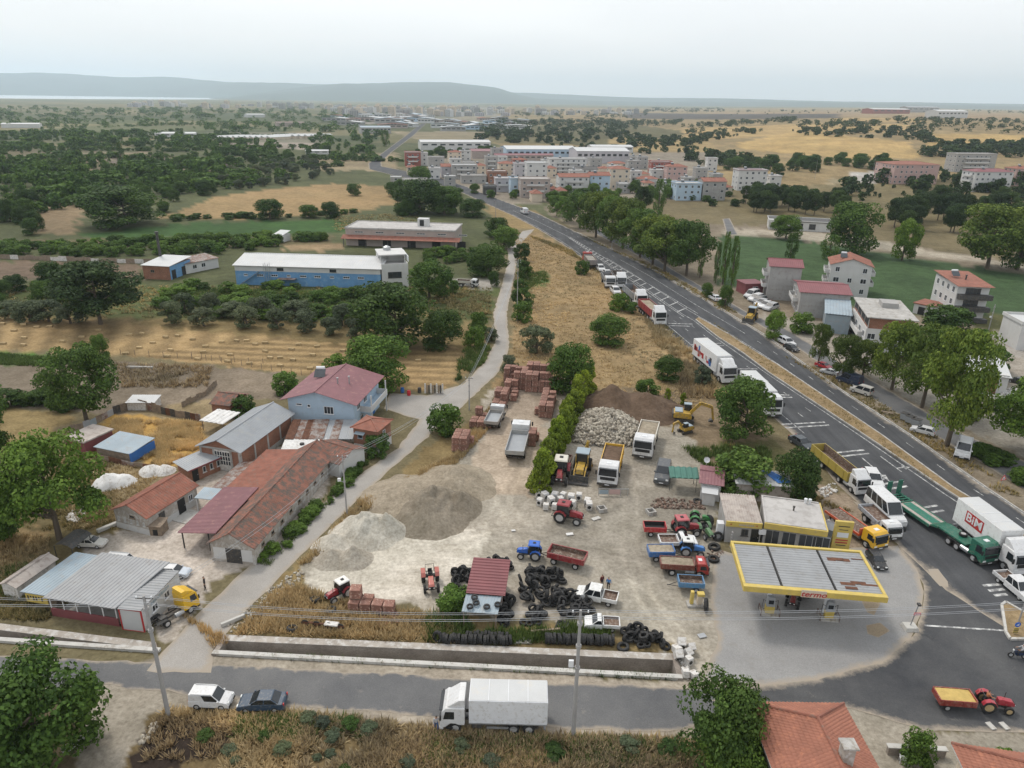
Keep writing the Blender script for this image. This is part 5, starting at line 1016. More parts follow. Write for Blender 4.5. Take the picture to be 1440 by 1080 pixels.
b = B('station_shop', (1071, 767), (1154, 779), 6.0, 3.2, 'fuel station shop with stained white flat roof and yellow fascia', 'shop'); b.walls('plaster_grey'); m = MB(); m.box(-.1, b.W+.1, -.4, b.D+.2, 3.2, 3.45); b.part('roof', m, 'roof_membrane'); m = MB(); m.box(-.15, b.W+.2, -.6, -.41, 2.75, 3.5); m.box(b.W+.11, b.W+.25, -.4, b.D+.2, 2.75, 3.5); b.part('fascia', m, 'yellow')
m = MB(); m.box(-.1, b.W+.08, -.38, -.2, 3.452, 3.56); m.box(-.1, .1, -.2, b.D+.2, 3.452, 3.56); m.box(.1, b.W, b.D, b.D+.2, 3.452, 3.56); b.part('parapet', m, 'roof_membrane')
for i in range(4): b.win('f', 1.0+i*1.9, .25, 1.6, 2.1, 'steel')
b.door('f', b.W-.7, 1.0, 2.2, 'glass'); chimney(b, b.W*.52, 3.4, 3.4, .5, 'dark_metal', .1); [chimney(b, b.W-1.6+i*.5, b.D-.3, 3.4, .5, 'plastic_white', .14) for i in range(2)]
b = B('back_store', (1034, 703), (1110, 708), 3.0, 2.6, 'low store with white and blue sheet roof behind the fuel station', 'store'); b.walls('sheet_brownish'); m = MB(); ribbed(m, (-.3, -.3, 2.65), (b.W+.3, -.3, 2.65), (b.W+.3, 3.4, 3.0), (-.3, 3.4, 3.0), .5, .03); b.part('roof', m, 'sheet_white'); m = MB(); x = b.W*.52; m.add([(x, 3.2, 3.08), (x+1.3, 3.2, 3.08), (x+3.8, .6, 2.86), (x+1.6, .3, 2.83)], [(0, 1, 2, 3)]); b.part('tarp_patch', m, 'tarp_blue')
# canopy: corners measured at roof height
CZ = 5.0; c00, c10, c11, c01 = [P(u, v, CZ) for u, v in ((1048, 822), (1245, 838), (1213, 776), (1036, 762))]
e_ = empty('fuel_canopy', (c00.x, c00.y, 0), math.atan2(c10.y-c00.y, c10.x-c00.x), 'wide fuel station canopy with yellow fascia and grey ribbed roof', 'canopy'); W = (c10-c00).length; D = ((c01-c00).length+(c11-c10).length)/2; skew = (c01-c00).dot((c10-c00).normalized())
b = B.__new__(B); b.e = e_; b.W = W; b.D = D; b.H = CZ; sk = 0
for i, (x0, x1, mt) in enumerate([(0, .27, 'canopy_sheet'), (.275, .66, 'canopy_sheet'), (.665, 1, 'canopy_sheet')]): m = MB(); ribbed(m, (x0*W+.1, .25, CZ-.12), (x0*W+.1, D-.25, CZ-.12), (x1*W-.1, D-.25, CZ-.12), (x1*W-.1, .25, CZ-.12), .42, .05); b.part('roof_panel', m, mt)
for x in (.272, .662): m = MB(); m.box(x*W-.05, x*W+.05, .25, D-.25, CZ-.2, CZ-.04); b.part('gutter', m, 'black')
for nm, q in [('f', (-.2, W+.2, -.35, .2)), ('b', (-.2, W+.2, D-.2, D+.15)), ('l', (-.2, .1, .2, D-.2)), ('r', (W-.1, W+.2, .2, D-.2))]: m = MB(); m.box(*q, CZ-.6, CZ+.06); fa = b.part('fascia', m, 'yellow', .06); FA = fa if nm == 'f' else FA if nm != 'f' else fa
m = MB(); m.box(.1, W-.1, .2, D-.2, CZ-.7, CZ-.5); b.part('soffit', m, 'dirty_white')
for x, y in ((W*.25, D*.35), (W*.68, D*.35)): m = MB(); m.tube([(x, y, 0), (x, y, CZ-.7)], .22, 10); b.part('column', m, 'plastic_white')
def text(s_, size, mat, parent, loc, rot, ext=.01, name='lettering', shear=0, sc=(1, 1, 1)):
    cu = bpy.data.curves.new(name, 'FONT'); cu.body = s_; cu.size = size; cu.extrude = ext; cu.align_x = 'CENTER'; cu.align_y = 'CENTER'; cu.shear = shear; cu.resolution_u = 3; cu.offset = .012*size
    o = bpy.data.objects.new(name, cu); cu.materials.append(M(mat)); COL.objects.link(o); o.parent = parent; o.location = loc; o.rotation_euler = rot; o.scale = sc; return o
m = MB(); m.box(W*.40, W*.58, -.38, -.352, CZ-.66, CZ+.18); sgn = b.part('sign_board', m, 'plaster_cream')
W_CAN = W
for k, (x, y, w_, d_) in enumerate([(.71, .72, .8, .6), (.75, .74, 1.2, .5), (.83, .73, .7, .5), (.72, .18, 1.4, .5), (.8, .22, 1.5, .45), (.87, .2, 1.6, .3), (.74, .1, 1.2, .4), (.9, .8, 1.2, .15)]): b.box('rust_patch', x*W, x*W+w_, y*D, y*D+d_, CZ-.068+k*.0006, CZ-.06+k*.0006, 'rust')
def pump(u, v, label):
    p = P(u, v); e_ = empty('fuel_pump', p, R(-6), label, 'fuel pump', 'fuel pumps under the canopy'); m = MB(); m.box(-.9, .9, -.7, .7, 0, .16); m.build('island', 'concrete', e_, .05); m = MB(); m.box(-.45, .45, -.3, .3, .16, 1.0); m.build('cabinet', 'yellow', e_, .04); m = MB(); m.tbox((-.42, .42, -.28, .28, 1.0), (-.36, .36, -.24, .24, 2.15)); m.build('display_head', 'sheet_grey', e_, .04); m = MB(); m.box(-.25, .25, -.3, -.25, 1.35, 1.8); m.build('screen', 'glass', e_)
    for s_ in (-1, 1): m = MB(); m.tube([(s_*.47, 0, 1.5), (s_*.75, 0, 1.7), (s_*.8, 0, .6), (s_*.5, 0, .5)], .03, 5); m.build('hose', 'black', e_); m = MB(); m.tube([(s_*.95, -.6, 0), (s_*.95, -.6, .7), (s_*.95, .6, .7), (s_*.95, .6, 0)], .035, 5); m.build('guard_rail', 'rust', e_)
pump(1081, 862, 'fuel pump at the canopy post left of the red tractor'); pump(1164, 869, 'fuel pump at the canopy post right of the red tractor')
p = P(1180, 772); e_ = empty('price_totem', p, R(-8), 'yellow price totem with printed panels beside the station shop', 'sign'); m = MB(); m.box(-1.05, 1.05, -.18, .18, .0, 3.9); m.build('board', 'yellow', e_, .05)
for i, (z, w_, mt, h_) in enumerate([(3.2, 1.3, 'lettering_dark', .12), (2.75, 1.0, 'lettering_dark', .08), (1.75, 1.3, 'plastic_white', .65), (1.3, 1.4, 'lettering_red', .16), (.95, 1.4, 'lettering_red', .16), (.6, 1.1, 'lettering_dark', .12)]): m = MB(); m.box(-w_/2, w_/2, -.2, -.17, z, z+h_); m.build('printed_line', mt, e_)
# little cabin, green awning
b = B('little_cabin', (984, 702), (1011, 706), 4.6, 2.7, 'little white cabin with purple roof and white side shed', 'cabin'); b.walls('plaster_white'); gable(b, 'sheet_purple', .5, 'x', .4, .4, .02, False, 'plaster_white'); b.box('porch', .3, b.W-.6, -1.3, -.01, -.1, 1.9, 'plaster_white'); m = MB(); m.add([(.1, -1.6, 1.92), (b.W-.3, -1.6, 1.92), (b.W-.3, 0, 2.3), (.1, 0, 2.3), (.1, -1.6, 1.85), (b.W-.3, -1.6, 1.85), (b.W-.3, 0, 2.2), (.1, 0, 2.2)], [(0, 1, 2, 3), (7, 6, 5, 4), (0, 4, 5, 1), (1, 5, 6, 2), (3, 7, 4, 0)]); b.part('porch_roof', m, 'sheet_white'); dish(b, .4, 4.6, 3.0)
b = B('green_awning', (941, 690), (981, 693), 2.6, 2.2, 'dark green cloth awning stretched beside the little cabin', 'awning'); m = MB(); ribbed(m, (-.1, -.2, 2.15), (b.W, -.2, 2.25), (b.W, 2.6, 2.5), (-.1, 2.6, 2.4), .7, .1); b.part('cloth', m, 'tarp_green'); [b.part('post', (lambda m: m.beam((x, y, 0), (x, y, 2.2), .07))(MB()), 'dark_metal') for x in (0, b.W-.3) for y in (0, 2.5)]
# ------------------------------------------------------------------ blue factory, sheds
b = B('blue_factory', (333, 400), (536, 406), 17, 5.6, 'long blue factory hall with white sheet roof', 'factory'); b.walls('factory_blue', 4.0); m = MB(); m.box(-.02, b.W+.02, -.02, b.D+.02, 4.0, 5.6); b.part('upper_wall', m, 'plaster_white'); gable(b, 'sheet_white', 1.6, 'x', .5, .7, .05, False, 'plaster_white')
for i in range(9): b.win('f', 3+i*4.1, 2.6, 1.8 if i % 3 else 1.1, .6, 'plastic_white', 2)
for x in (13, 28): b.win('f', x, 4.3, 1.9, .8, 'dark_metal', 2)
b.box('canopy', 12.5, 17.5, -2, -.02, 2.2, 2.35, 'sheet_rusty'); m = MB(); [m.beam((9+x, -.5-y, 0), (9+x, -.5-y, 6.6), .1) for x in (0, 1.2) for y in (0, 1.2)]; [m.beam((9, -.5, z), (10.2, -1.7, z), .07) for z in (1.5, 3, 4.5, 6)]; b.part('filter_tower', m, 'steel')
m = MB(); m.beam((1, -.6, 0), (7, -.6, 4), .8, .12); b.part('outside_stair', m, 'steel')
b = B('factory_office', (538, 406), (575, 404), 13, 6.0, 'white three level office block at the end of the blue factory', 'office'); b.walls('plaster_white'); b.win('f', 3.6, 2.9, 3.8, 1.7, 'dark_metal', 2); b.win('f', 3.6, .3, 4, 1.3, 'dark_metal', 2)
m = MB(); m.box(-.2, b.W+.2, 4, b.D+.2, 8.4, 8.7); m.box(.02, b.W, 8, b.D, 6, 8.4); b.part('upper_floor', m, 'plaster_white'); m = MB(); m.box(0, b.W, 0, .15, 6, 6.9); m.box(b.W-.15, b.W, .15, 8, 6, 6.9); b.part('terrace_rail', m, 'plaster_white'); [b.part('terrace_post', (lambda m: m.beam((x, 4.2, 6), (x, 4.2, 8.4), .2))(MB()), 'plaster_white') for x in (.3, b.W-.3)]
b.box('sign_board', b.W+.25, b.W+.4, 1, 11.5, 7.0, 8.6, 'plastic_white'); [b.box('sign_mark', b.W+.4, b.W+.43, 1.8+i*1.35, 2.6+i*1.35, 7.4, 8.25, 'lettering_red') for i in range(7)]; m = MB(); m.tube([(b.W*.4, 11, 8.7), (b.W*.4, 11, 9.6), (b.W*.4, 11, 10)], [1.1, 1.1, .2], 12); b.part('water_tank', m, 'steel')
for y in (3, 7): b.win('r', y, 2.9, 2.6, 1.6, 'dark_metal', 2)
b = B('blue_brick_shed', (203, 392), (240, 394), 11, 4, 'low brick and blue shed with patchy white roof', 'shed'); b.walls('brickwork'); m = MB(); ribbed(m, (-.4, -.4, 4.05), (b.W+.4, -.4, 4.05), (b.W+.4, 11.4, 4.8), (-.4, 11.4, 4.8), .6, .04); b.part('roof', m, 'sheet_white'); b.win('f', 3, 2, 1.2, .8, 'wood'); b.box('blue_wall', b.W-.02, b.W+.03, .3, 10.8, -.1, 3.9, 'factory_blue'); [b.door('r', 2+i*5, 2, 2.6, 'black') for i in range(2)]
b = B('rusty_roofed_wing', (250, 388), (308, 376), 6, 3.0, 'white walled wing with rusty roof behind the brick and blue shed'); b.walls('plaster_white'); m = MB(); ribbed(m, (-.3, -.4, 3.05), (b.W+.3, -.4, 3.05), (b.W+.3, 6.4, 3.7), (-.3, 6.4, 3.7), .6, .04); b.part('roof', m, 'sheet_rusty'); [b.win('f', 6+i*3, 1.1, 1.4, 1.2) for i in range(2)]
p = P(229, 382); e_ = empty('smoke_stack', p, 0, 'tall dark chimney stack behind the brick and blue shed', 'chimney'); m = MB(); m.tube([(0, 0, 0), (0, 0, 11.5)], [.45, .38], 10); m.tube([(0, 0, 11.5), (0, 0, 12)], .55, 10); m.build('stack', 'dark_metal', e_)
b = B('pink_warehouse', (487, 345), (640, 350), 16, 6, 'pink warehouse with pale flat roof and red tiled awning', 'warehouse'); b.walls('plaster_tan'); flat(b, 'roof_membrane', .2, .3); m = MB(); ribbed(m, (-1, -3, 2.9), (b.W+2, -3, 2.9), (b.W+2, .02, 3.9), (-1, .02, 3.9), .6, .06, tile=True); b.part('awning', m, 'tile_red'); [b.win('f', 5+i*7.5, 4.7, 3, .5, 'plaster_white', 2) for i in range(6)]; m = MB(); m.box(b.W*.62, b.W*.72, 8, 11, 6.2, 9); b.part('roof_hut', m, 'plaster_white'); m = MB(); m.box(b.W*.64, b.W*.68, 7.97, 8.1, 6.4, 8.6); b.part('hut_opening', m, 'black'); [b.door('f', 6+i*9, 3, 2.6, 'black') for i in range(5)]; [b.part('awning_post', (lambda m: m.beam((i*8, -2.8, 0), (i*8, -2.8, 2.9), .2))(MB()), 'dark_metal') for i in range(6)]
b = B('white_kiosk', (385, 340), (398, 341), 5, 3, 'tiny white kiosk with slanted roof in the orchard', 'kiosk'); b.walls('plaster_white', 2.6); m = MB(); ribbed(m, (-.2, -.2, 2.6), (b.W+.2, -.2, 2.6), (b.W+.2, 5.2, 3.6), (-.2, 5.2, 3.6), .5, .03); b.part('roof', m, 'sheet_white'); b.door('f', b.W*.4, 1.8, 2.2, 'black')
# ------------------------------------------------------------------ houses right of the highway
def house(name, a, c, depth, st, wall, roof, label, kind='gable', along='x', rise=1.6, bal=(), gmat=None, nw=3, cat='house', sides='fr', fl=2.9, terr=False, group=None, sol=False):
    b = B(name, a, c, depth, st*fl, label, cat, group, terr); b.walls(wall)
    if kind == 'gable': gable(b, roof, rise, along, .45, .5, .05, True, gmat or wall)
    elif kind == 'hip': hip(b, roof, rise)
    else: flat(b, roof, .25, .5, wall)
    for s_ in range(st):
        z = s_*fl+.9
        for f in sides:
            ln = b.W if f == 'f' else b.D; k = max(1, int(ln/3.4)) if nw else 0
            for i in range(min(k, 8)):
                if (i+s_*3+len(label)) % 7 != 5: b.win(f, ln*(i+.5)/k, z, 1.5 if (i+s_) % 2 else 1.1, 1.35)
        if s_ and 'f' in bal: balcony(b, 'f', b.W*.5, s_*fl, b.W*.6, 1.3, wall)
        if s_ and 'l' in bal: balcony(b, 'l', b.D*.5, s_*fl, b.D*.6, 1.3, wall)
        if s_ and 'r' in bal: balcony(b, 'r', b.D*.5, s_*fl, b.D*.6, 1.3, wall)
    if sol: solar(b, b.W*.3, b.D*.3, b.H+(rise*.6 if kind != 'flat' else .3)+.3)
    return b
house('apartment_house', (1077, 421), (1121, 424), 9, 3, 'plaster_grey', 'sheet_maroon', 'bare grey apartment house with maroon gable roof and left balconies', 'gable', 'x', 1.2, 'l', nw=0, fl=3.1)
house('apartment_house', (1121, 445), (1190, 450), 13, 2, 'plaster_grey', 'sheet_maroon', 'grey rendered house with wide maroon roof and roof terrace', 'gable', 'x', 1.0, 'l', nw=1, sides='l', fl=3.2)
b = house('apartment_house', (1162, 414), (1219, 419), 10, 3, 'plaster_white', 'tile_red', 'white three storey house with red roof beside the green field', 'gable', 'y', 1.8, 'lr', sides='fl', fl=2.9, sol=True)
b = B('steel_shed', (1157, 467), (1192, 471), 13, 4.4, 'grey blue sheet metal shed between the grey houses', 'shed'); b.walls('sheet_blue_grey'); m = MB(); ribbed(m, (-.3, -.3, 4.65), (b.W+.3, -.3, 4.65), (b.W+.3, 13.4, 5.1), (-.3, 13.4, 5.1), .6, .05); b.part('roof', m, 'sheet_blue_grey'); b.door('l', 5, 3, 3.2, 'sheet_grey')
b = B('unfinished_building', (1212, 494), (1279, 500), 17, 7.6, 'unfinished brick and concrete building with bare flat roof'); b.walls('plaster_white', 5.2); m = MB(); m.box(.3, b.W-.3, .3, b.D, 5.2, 7.6); b.part('brick_storey', m, 'brickwork'); flat(b, 'concrete', .3, 0)
for i in range(4): m = MB(); m.box(.25, .4, b.D*i/4+.7, b.D*(i+1)/4-.3, 5.7, 7.2); b.part('opening', m, 'black'); b.win('l', b.D*(i+.5)/4, 2.9, 1.8, 1.3); b.win('f', b.W*(i+.5)/4, 2.9, 1.6, 1.3); b.win('f', b.W*(i+.5)/4, .6, 1.6, 1.5)
for i in range(5): m = MB(); x = i*(b.D-.3)/4; m.box(.2, .32, x, x+.3, 5.2, 7.6); b.part('pillar', m, 'concrete')
for i in range(4): m = MB(); m.box(-.05, .02, b.D*i/4+.4, b.D*(i+1)/4-.2, 0, 2.3); b.part('shopfront', m, 'window_glass')
balcony(b, 'l', b.D*.55, 2.7, b.D*.8, 1.1); b.box('roof_hut', b.W*.45, b.W*.8, 9, 13, 7.82, 8.9, 'plaster_grey')
b = B('modern_apartments', (1336, 451), (1380, 453), 13, 9, 'white apartment house with dark balconies and pink roof'); b.walls('plaster_white'); m = MB(); ribbed(m, (-.6, -1.3, 9.05), (b.W+.6, -1.3, 9.05), (b.W+.6, 13.6, 9.9), (-.6, 13.6, 9.9), .6, .03); b.part('roof', m, 'tile_red')
for s_ in range(3): m = MB(); m.box(.2, b.W+.5, -1.6, -.02, s_*3-.2 if s_ else .02, s_*3+1.0); b.part('balcony', m, 'dark_metal'); b.win('f', b.W*.5, s_*3+1.05, 3.5, 1.4, 'dark_metal', 3); [b.win('l', 2+i*3, s_*3+.9, 1.2, 1.4) for i in range(4)]
chimney(b, b.W*.5, 5, 9.5, 1, 'dark_metal', .2); solar(b, b.W*.25, 6, 10)
b = B('low_villa', (1080, 322), (1168, 327), 11, 3.6, 'low white villa with flat dark roof above the green field', 'villa'); b.walls('plaster_white'); flat(b, 'dark_metal', .3, .4, 'plaster_white'); [b.win('f', b.W*(.5+.2*i), .8, 2.6, 2.2, 'dark_metal') for i in range(2)]; b.box('porch', -.4, b.W*.33, -2.5, -.02, 3.2, 4.4, 'plaster_white'); [b.part('porch_post', (lambda m: m.beam((x, -2.2, 0), (x, -2.2, 3.2), .3))(MB()), 'plaster_white') for x in (.3, b.W*.3)]
b = B('brick_white_hall', (1350, 548), (1412, 556), 12, 3.6, 'low hall with white roof and brown brick end by the gravel yard', 'hall'); b.walls('brickwork'); gable(b, 'sheet_white', 1.0, 'x', .4, .6, .04, False, 'plaster_white'); b.box('white_bay', b.W-1.5, b.W+.05, -.06, 12.1, -.1, 3.9, 'plaster_white')
b = B('maroon_cabin', (1047, 415), (1072, 414), 5, 3.0, 'small dark maroon cabin at the parking row', 'cabin'); b.walls('sheet_maroon'); flat(b, 'sheet_maroon', .2, 0); b.win('f', b.W*.55, 1, 1.6, 1.3)
b = B('garden_kiosk', (1283, 440), (1310, 446), 6, 2.6, 'low outbuilding with red and white roof beside the white apartments', 'shed'); b.walls('plaster_white'); flat(b, 'tile_red', .3, 0); b.door('f', 2, 1.6, 2, 'black')
house('white_house', (1428, 492), (1470, 494), 8, 2, 'plaster_white', 'sheet_white', 'white house at the end of the gravel yard', 'flat', nw=1)
# the house with orange tiles at the side road, roof corners measured at eave height
EZ = 5.2
def tiled_house(name, label, fl_, fr_, depth, rise, cat='house', extra=False):
    """hipped roof laid with real tile courses"""
    p, q = P(*fl_, EZ), P(*fr_, EZ); d = (p-q) if 0 else (q-p); b = B.__new__(B); b.W = d.length; b.D = depth; b.H = EZ
    ang = math.atan2(d.y, d.x); b.e = empty(name, (p.x, p.y, 0), ang+math.pi, label, cat); W = b.W
    # local x runs right to left from fr; place so that the far eave lies on p-q and the house extends towards the viewer
    b.e.location = (q.x, q.y, 0)
    m = MB(); m.box(.5, W-.5, .5, depth-.5, -.3, EZ); b.part('wall', m, 'plaster_cream')
    c = [(0, 0), (W, 0), (W, depth), (0, depth)]; k = W/2; r0, r1 = (W/2, k*.95), (W/2, depth-k*.95)
    def slope(nm, a, e, t1, t0):
        """courses of tiles from eave a-e to top t0-t1"""
        m = MB(); a, e, t0, t1 = Vector((*a, EZ)), Vector((*e, EZ)), Vector((*t0, EZ+rise)), Vector((*t1, EZ+rise)); L_ = ((t0+t1)/2-(a+e)/2).length; nr_ = int(L_/.34); nrm = (e-a).cross(t0-a).normalized(); nrm = nrm if nrm.z > 0 else -nrm
        for i in range(nr_):
            f0, f1 = i/nr_, (i+1.12)/nr_; l0, l1 = a.lerp(t0, f0), e.lerp(t1, f0); u0, u1 = a.lerp(t0, min(1, f1)), e.lerp(t1, min(1, f1)); n_ = max(1, int((l1-l0).length/.3))
            vs = []; pr = (0, .035, .05, .035)
            for j in range(n_*4+1):
                t = j/(n_*4); h = pr[j % 4]; vs += [l0.lerp(l1, t)+nrm*(h+.07), u0.lerp(u1, t)+nrm*(h*.8+.0)]
            m.add(vs, [(2*j, 2*j+2, 2*j+3, 2*j+1) for j in range(n_*4)])
        o = b.part('roof_slope', m, 'tile_orange'); o['kind'] = 'stuff'; return o
    slope('a', c[0], c[1], r0, r0); slope('b', c[1], c[2], r1, r0); slope('d', c[3], c[0], r0, r1); slope('c', c[2], c[3], r1, r1)
    m = MB(); [m.tube([(*x, EZ+.08), (*y, EZ+rise+.1)], .13, 6) for x, y in ((c[0], r0), (c[1], r0), (c[2], r1), (c[3], r1))]; m.tube([(*r0, EZ+rise+.1), (*r1, EZ+rise+.1)], .13, 6); b.part('ridge_cap', m, 'tile_red')
    m = MB(); m.box(0, W, 0, .12, EZ-.15, EZ+.02); m.box(0, .12, .12, depth, EZ-.15, EZ+.02); m.box(W-.12, W, .12, depth, EZ-.15, EZ+.02); b.part('eave_board', m, 'plaster_white')
    [b.win('f', W*.3+i*W*.3, 1.5, 1.2, 1.3) for i in range(2)]
    return b
b = tiled_house('tiled_house', 'house with orange hipped tile roof beside the side road', (1050, 988), (1186, 990), 14, 2.3); m = MB(); m.box(b.W*.36, b.W*.46, 6.6, 7.4, 6.6, 8.5); o = b.part('chimney', m, 'plaster_old'); m = MB(); m.box(b.W*.34, b.W*.48, 6.5, 7.5, 8.5, 8.65); m.build('chimney_cap', 'concrete', o)
b = tiled_house('tiled_house', 'orange tiled roof beside the plastic chair and low wall', (1338, 1046), (1480, 1066), 12, 2.4)
# ------------------------------------------------------------------ the town: each house measured as left, right, foot, top
PW, PG, PB, PP, PC, PL, PR, PTN = 'plaster_white', 'plaster_grey', 'plaster_blue', 'plaster_pink', 'plaster_cream', 'plaster_lilac', 'plaster_red', 'plaster_tan'
def town(u0, u1, vb, vt, wall, roof, kind, label, dp=10, dv=0, bal='', name='town_house', cat='house', fl=3.0, group=None):
    p = PT(u0, vb); h = max(2.6, ZT(p, vt)-p.z); rise = 1.5 if kind != 'flat' else 0; st = max(1, round((h-rise)/fl))
    return house(name, (u0, vb), (u1, vb+dv), dp, st, wall, roof, label, kind, 'x', rise, bal, cat=cat, fl=(h-rise)/st, sol=(int(u0) % 3 != 0), terr=True, sides='f' + ('r' if u1 < 720 else 'l'))
for a in [
 (570, 592, 234, 215, PR, 'roof_membrane', 'flat', 'red and pink apartment block beside the highway bend', 12, 0, 'f'), (592, 602, 233, 216, PW, 'roof_membrane', 'flat', 'narrow white block joined to the red and pink one'),
 (603, 625, 243, 222, PG, 'roof_membrane', 'flat', 'plain grey apartment block next to the narrow white one'), (621, 635, 250, 231, PL, 'tile_red', 'gable', 'lilac house with red roof beside the plain grey block'),
 (636, 671, 252, 233, PG, 'sheet_white', 'flat', 'wide grey house with white sheet roof and balconies', 11, 0, 'f'), (683, 700, 240, 221, PG, 'sheet_white', 'flat', 'slim grey tower house with solar heater', 9, 0, 'f'),
 (702, 724, 247, 227, PC, 'tile_red', 'hip', 'cream house with red roof behind the unfinished brick one'), (722, 741, 233, 222, PR, 'tile_red', 'hip', 'dark red house at the back of the town'), (724, 740, 250, 231, PL, 'roof_membrane', 'flat', 'lilac grey house beside the tall white block'),
 (741, 769, 258, 230, PW, 'sheet_white', 'flat', 'tall white apartment block with dark windows', 11), (732, 773, 278, 253, PTN, 'roof_membrane', 'flat', 'tan apartment house with balconies by the highway', 12, 0, 'f'), (697, 718, 270, 252, PL, 'roof_membrane', 'flat', 'lilac house with shaded terrace by the highway', 10, 0, 'f'), (718, 731, 274, 252, PB, 'roof_membrane', 'flat', 'narrow blue grey house beside the tan apartments'),
 (686, 713, 258, 242, 'brickwork', 'roof_membrane', 'flat', 'bare brick house with concrete roof'), (567, 601, 271, 254, PG, 'concrete', 'flat', 'open grey concrete frame house among the trees', 10, 0, 'f'), (649, 684, 258, 248, PG, 'concrete', 'flat', 'low grey workshop beside the bare brick house'), (680, 698, 274, 263, 'dark_metal', 'sheet_grey', 'flat', 'dark shopfront by the highway with flat roof', 6), (773, 783, 275, 262, PP, 'tile_red', 'hip', 'small pink house beside the tan apartments', 8),
 (773, 824, 246, 224, PW, 'roof_membrane', 'flat', 'broad white house behind the red roofed pair', 11, 0, 'f'), (811, 840, 250, 235, PW, 'dark_metal', 'gable', 'white house with dark grey roof'), (858, 884, 266, 234, PC, 'tile_red', 'hip', 'cream apartment house with stepped red roofs', 11, 0, ''), (858, 881, 240, 227, PC, 'tile_red', 'hip', 'orange roofed house behind the cream apartments'),
 (786, 828, 271, 245, PW, 'tile_red', 'gable', 'white and lilac house with red roof and long balconies', 11, 0, 'f'), (829, 857, 270, 243, PB, 'tile_red', 'gable', 'pale house with red roof next to the cream apartments', 10), (883, 900, 244, 227, PG, 'roof_membrane', 'flat', 'grey block behind the cream apartments'), (915, 944, 247, 228, PR, 'sheet_white', 'flat', 'orange red house with pale roof', 10, 0, 'f'), (937, 965, 254, 231, PP, 'tile_red', 'hip', 'pink lilac house with wide red hip roof'),
 (897, 926, 265, 248, PW, 'tile_red', 'hip', 'low white house with pinkish roof behind the plane trees'), (886, 901, 263, 242, PW, 'roof_membrane', 'flat', 'white block with balcony beside the cream apartments', 9, 0, 'f'), (950, 985, 282, 259, PB, 'roof_membrane', 'flat', 'light blue flat roofed house with round tree'), (987, 1019, 282, 251, PG, 'tile_red', 'gable', 'grey house with red roof beside the light blue one', 10), (929, 955, 268, 257, PW, 'sheet_white', 'flat', 'low white building among trees'),
 (1036, 1076, 268, 240, PW, 'sheet_maroon', 'flat', 'lone white block with maroon flat roof', 10, 0, 'r'), (1341, 1397, 242, 217, PG, 'roof_membrane', 'flat', 'grey blue apartment house with pink balcony panel', 12, 0, 'f'), (1366, 1419, 270, 238, PW, 'sheet_maroon', 'hip', 'white apartment house with maroon hip roof', 12, 0, 'l'), (1424, 1455, 262, 234, PP, 'tile_red', 'hip', 'pink apartment house behind the maroon roofed one', 11),
]: town(*a)
FILL = [('small white infill house between town roofs', PW, 'roof_membrane', 'flat'), ('pale grey infill house with flat roof in the town', PG, 'sheet_white', 'flat'), ('cream infill house with small red hip roof in the town', PC, 'tile_red', 'hip')]
for i, (u, v) in enumerate([(642, 240), (660, 243), (676, 246), (706, 236), (748, 240), (776, 250), (800, 240), (838, 236), (850, 246), (866, 246), (902, 238), (905, 254), (925, 252), (968, 262), (975, 268), (612, 252), (632, 262), (756, 284), (812, 252), (878, 272), (580, 246), (590, 262), (556, 262), (640, 228), (655, 226), (700, 226), (912, 270), (940, 272), (1008, 262), (1022, 276), (1000, 240), (985, 252), (790, 278), (770, 238), (895, 232), (930, 240), (1090, 262), (1062, 280)]): lb, wl, rf, kd = FILL[i % 3]; h_ = town(u-rnd.uniform(6, 9), u+rnd.uniform(6, 9), v, v-rnd.uniform(11, 17), wl, rf, kd, lb, 9); h_.e['group'] = 'small infill houses of the town'
b = town(1254, 1316, 259, 228, PP, 'tile_red', 'hip', 'big pink school with red tile roof', 22, 0, '', 'school', 'school'); 
def hall(u0, u1, vb, vt, wall, roof, label, dp=25, bays=8, wn=True):
    p = PT(u0, vb); h = max(2.5, ZT(p, vt)-p.z)*.8; b = B('factory_hall', (u0, vb), (u1, vb), dp, h, label, 'hall', None, True); b.walls(wall); gable(b, roof, h*.22, 'x', .4, 1.6, .06, False, wall)
    if wn: [b.win('f', b.W*(i+.5)/bays, h*.6, b.W/bays*.6, h*.18, 'dark_metal', 2) for i in range(bays)]
    return b
for a in [(592, 690, 211, 197, PW, 'sheet_white', 'long white factory hall behind the town'), (664, 695, 223, 210, PTN, 'sheet_purple', 'plain mauve hall before the white factory', 20, 3, False), (696, 778, 227, 216, PTN, 'sheet_purple', 'low row of mauve roofed stores', 8, 10), (713, 811, 225, 206, PB, 'sheet_white', 'pale blue factory hall with window bands', 35, 12), (811, 884, 230, 208, PL, 'sheet_white', 'grey striped modern factory with white roof', 30, 9), (832, 890, 215, 204, PW, 'sheet_white', 'white hall behind the striped factory', 20, 6),
          (508, 550, 188, 177, PG, 'sheet_blue_grey', 'blue grey hall beside the far highway'), (430, 462, 217, 211, PW, 'sheet_white', 'small white hall at the camp edge', 15, 3), (218, 275, 194, 186, PW, 'sheet_white', 'white roofed hall among the orchards', 25, 5), (2, 56, 180, 173, PW, 'sheet_white', 'long white greenhouse hall on the plain', 25, 4, False), (348, 373, 165, 160, PW, 'sheet_white', 'far white hall on the plain', 30, 3, False), (389, 428, 178, 171, PTN, 'sheet_rusty', 'long rusty roofed barn on the plain', 20, 4, False), (1227, 1279, 160, 152, PR, 'sheet_white', 'red industrial hall on the plateau', 40, 6), (1318, 1360, 166, 154, PW, 'sheet_white', 'white institutional block on the plateau', 30, 8), (1275, 1320, 158, 149, PG, 'sheet_grey', 'grey block under construction on the plateau', 30, 6)]: hall(*a)
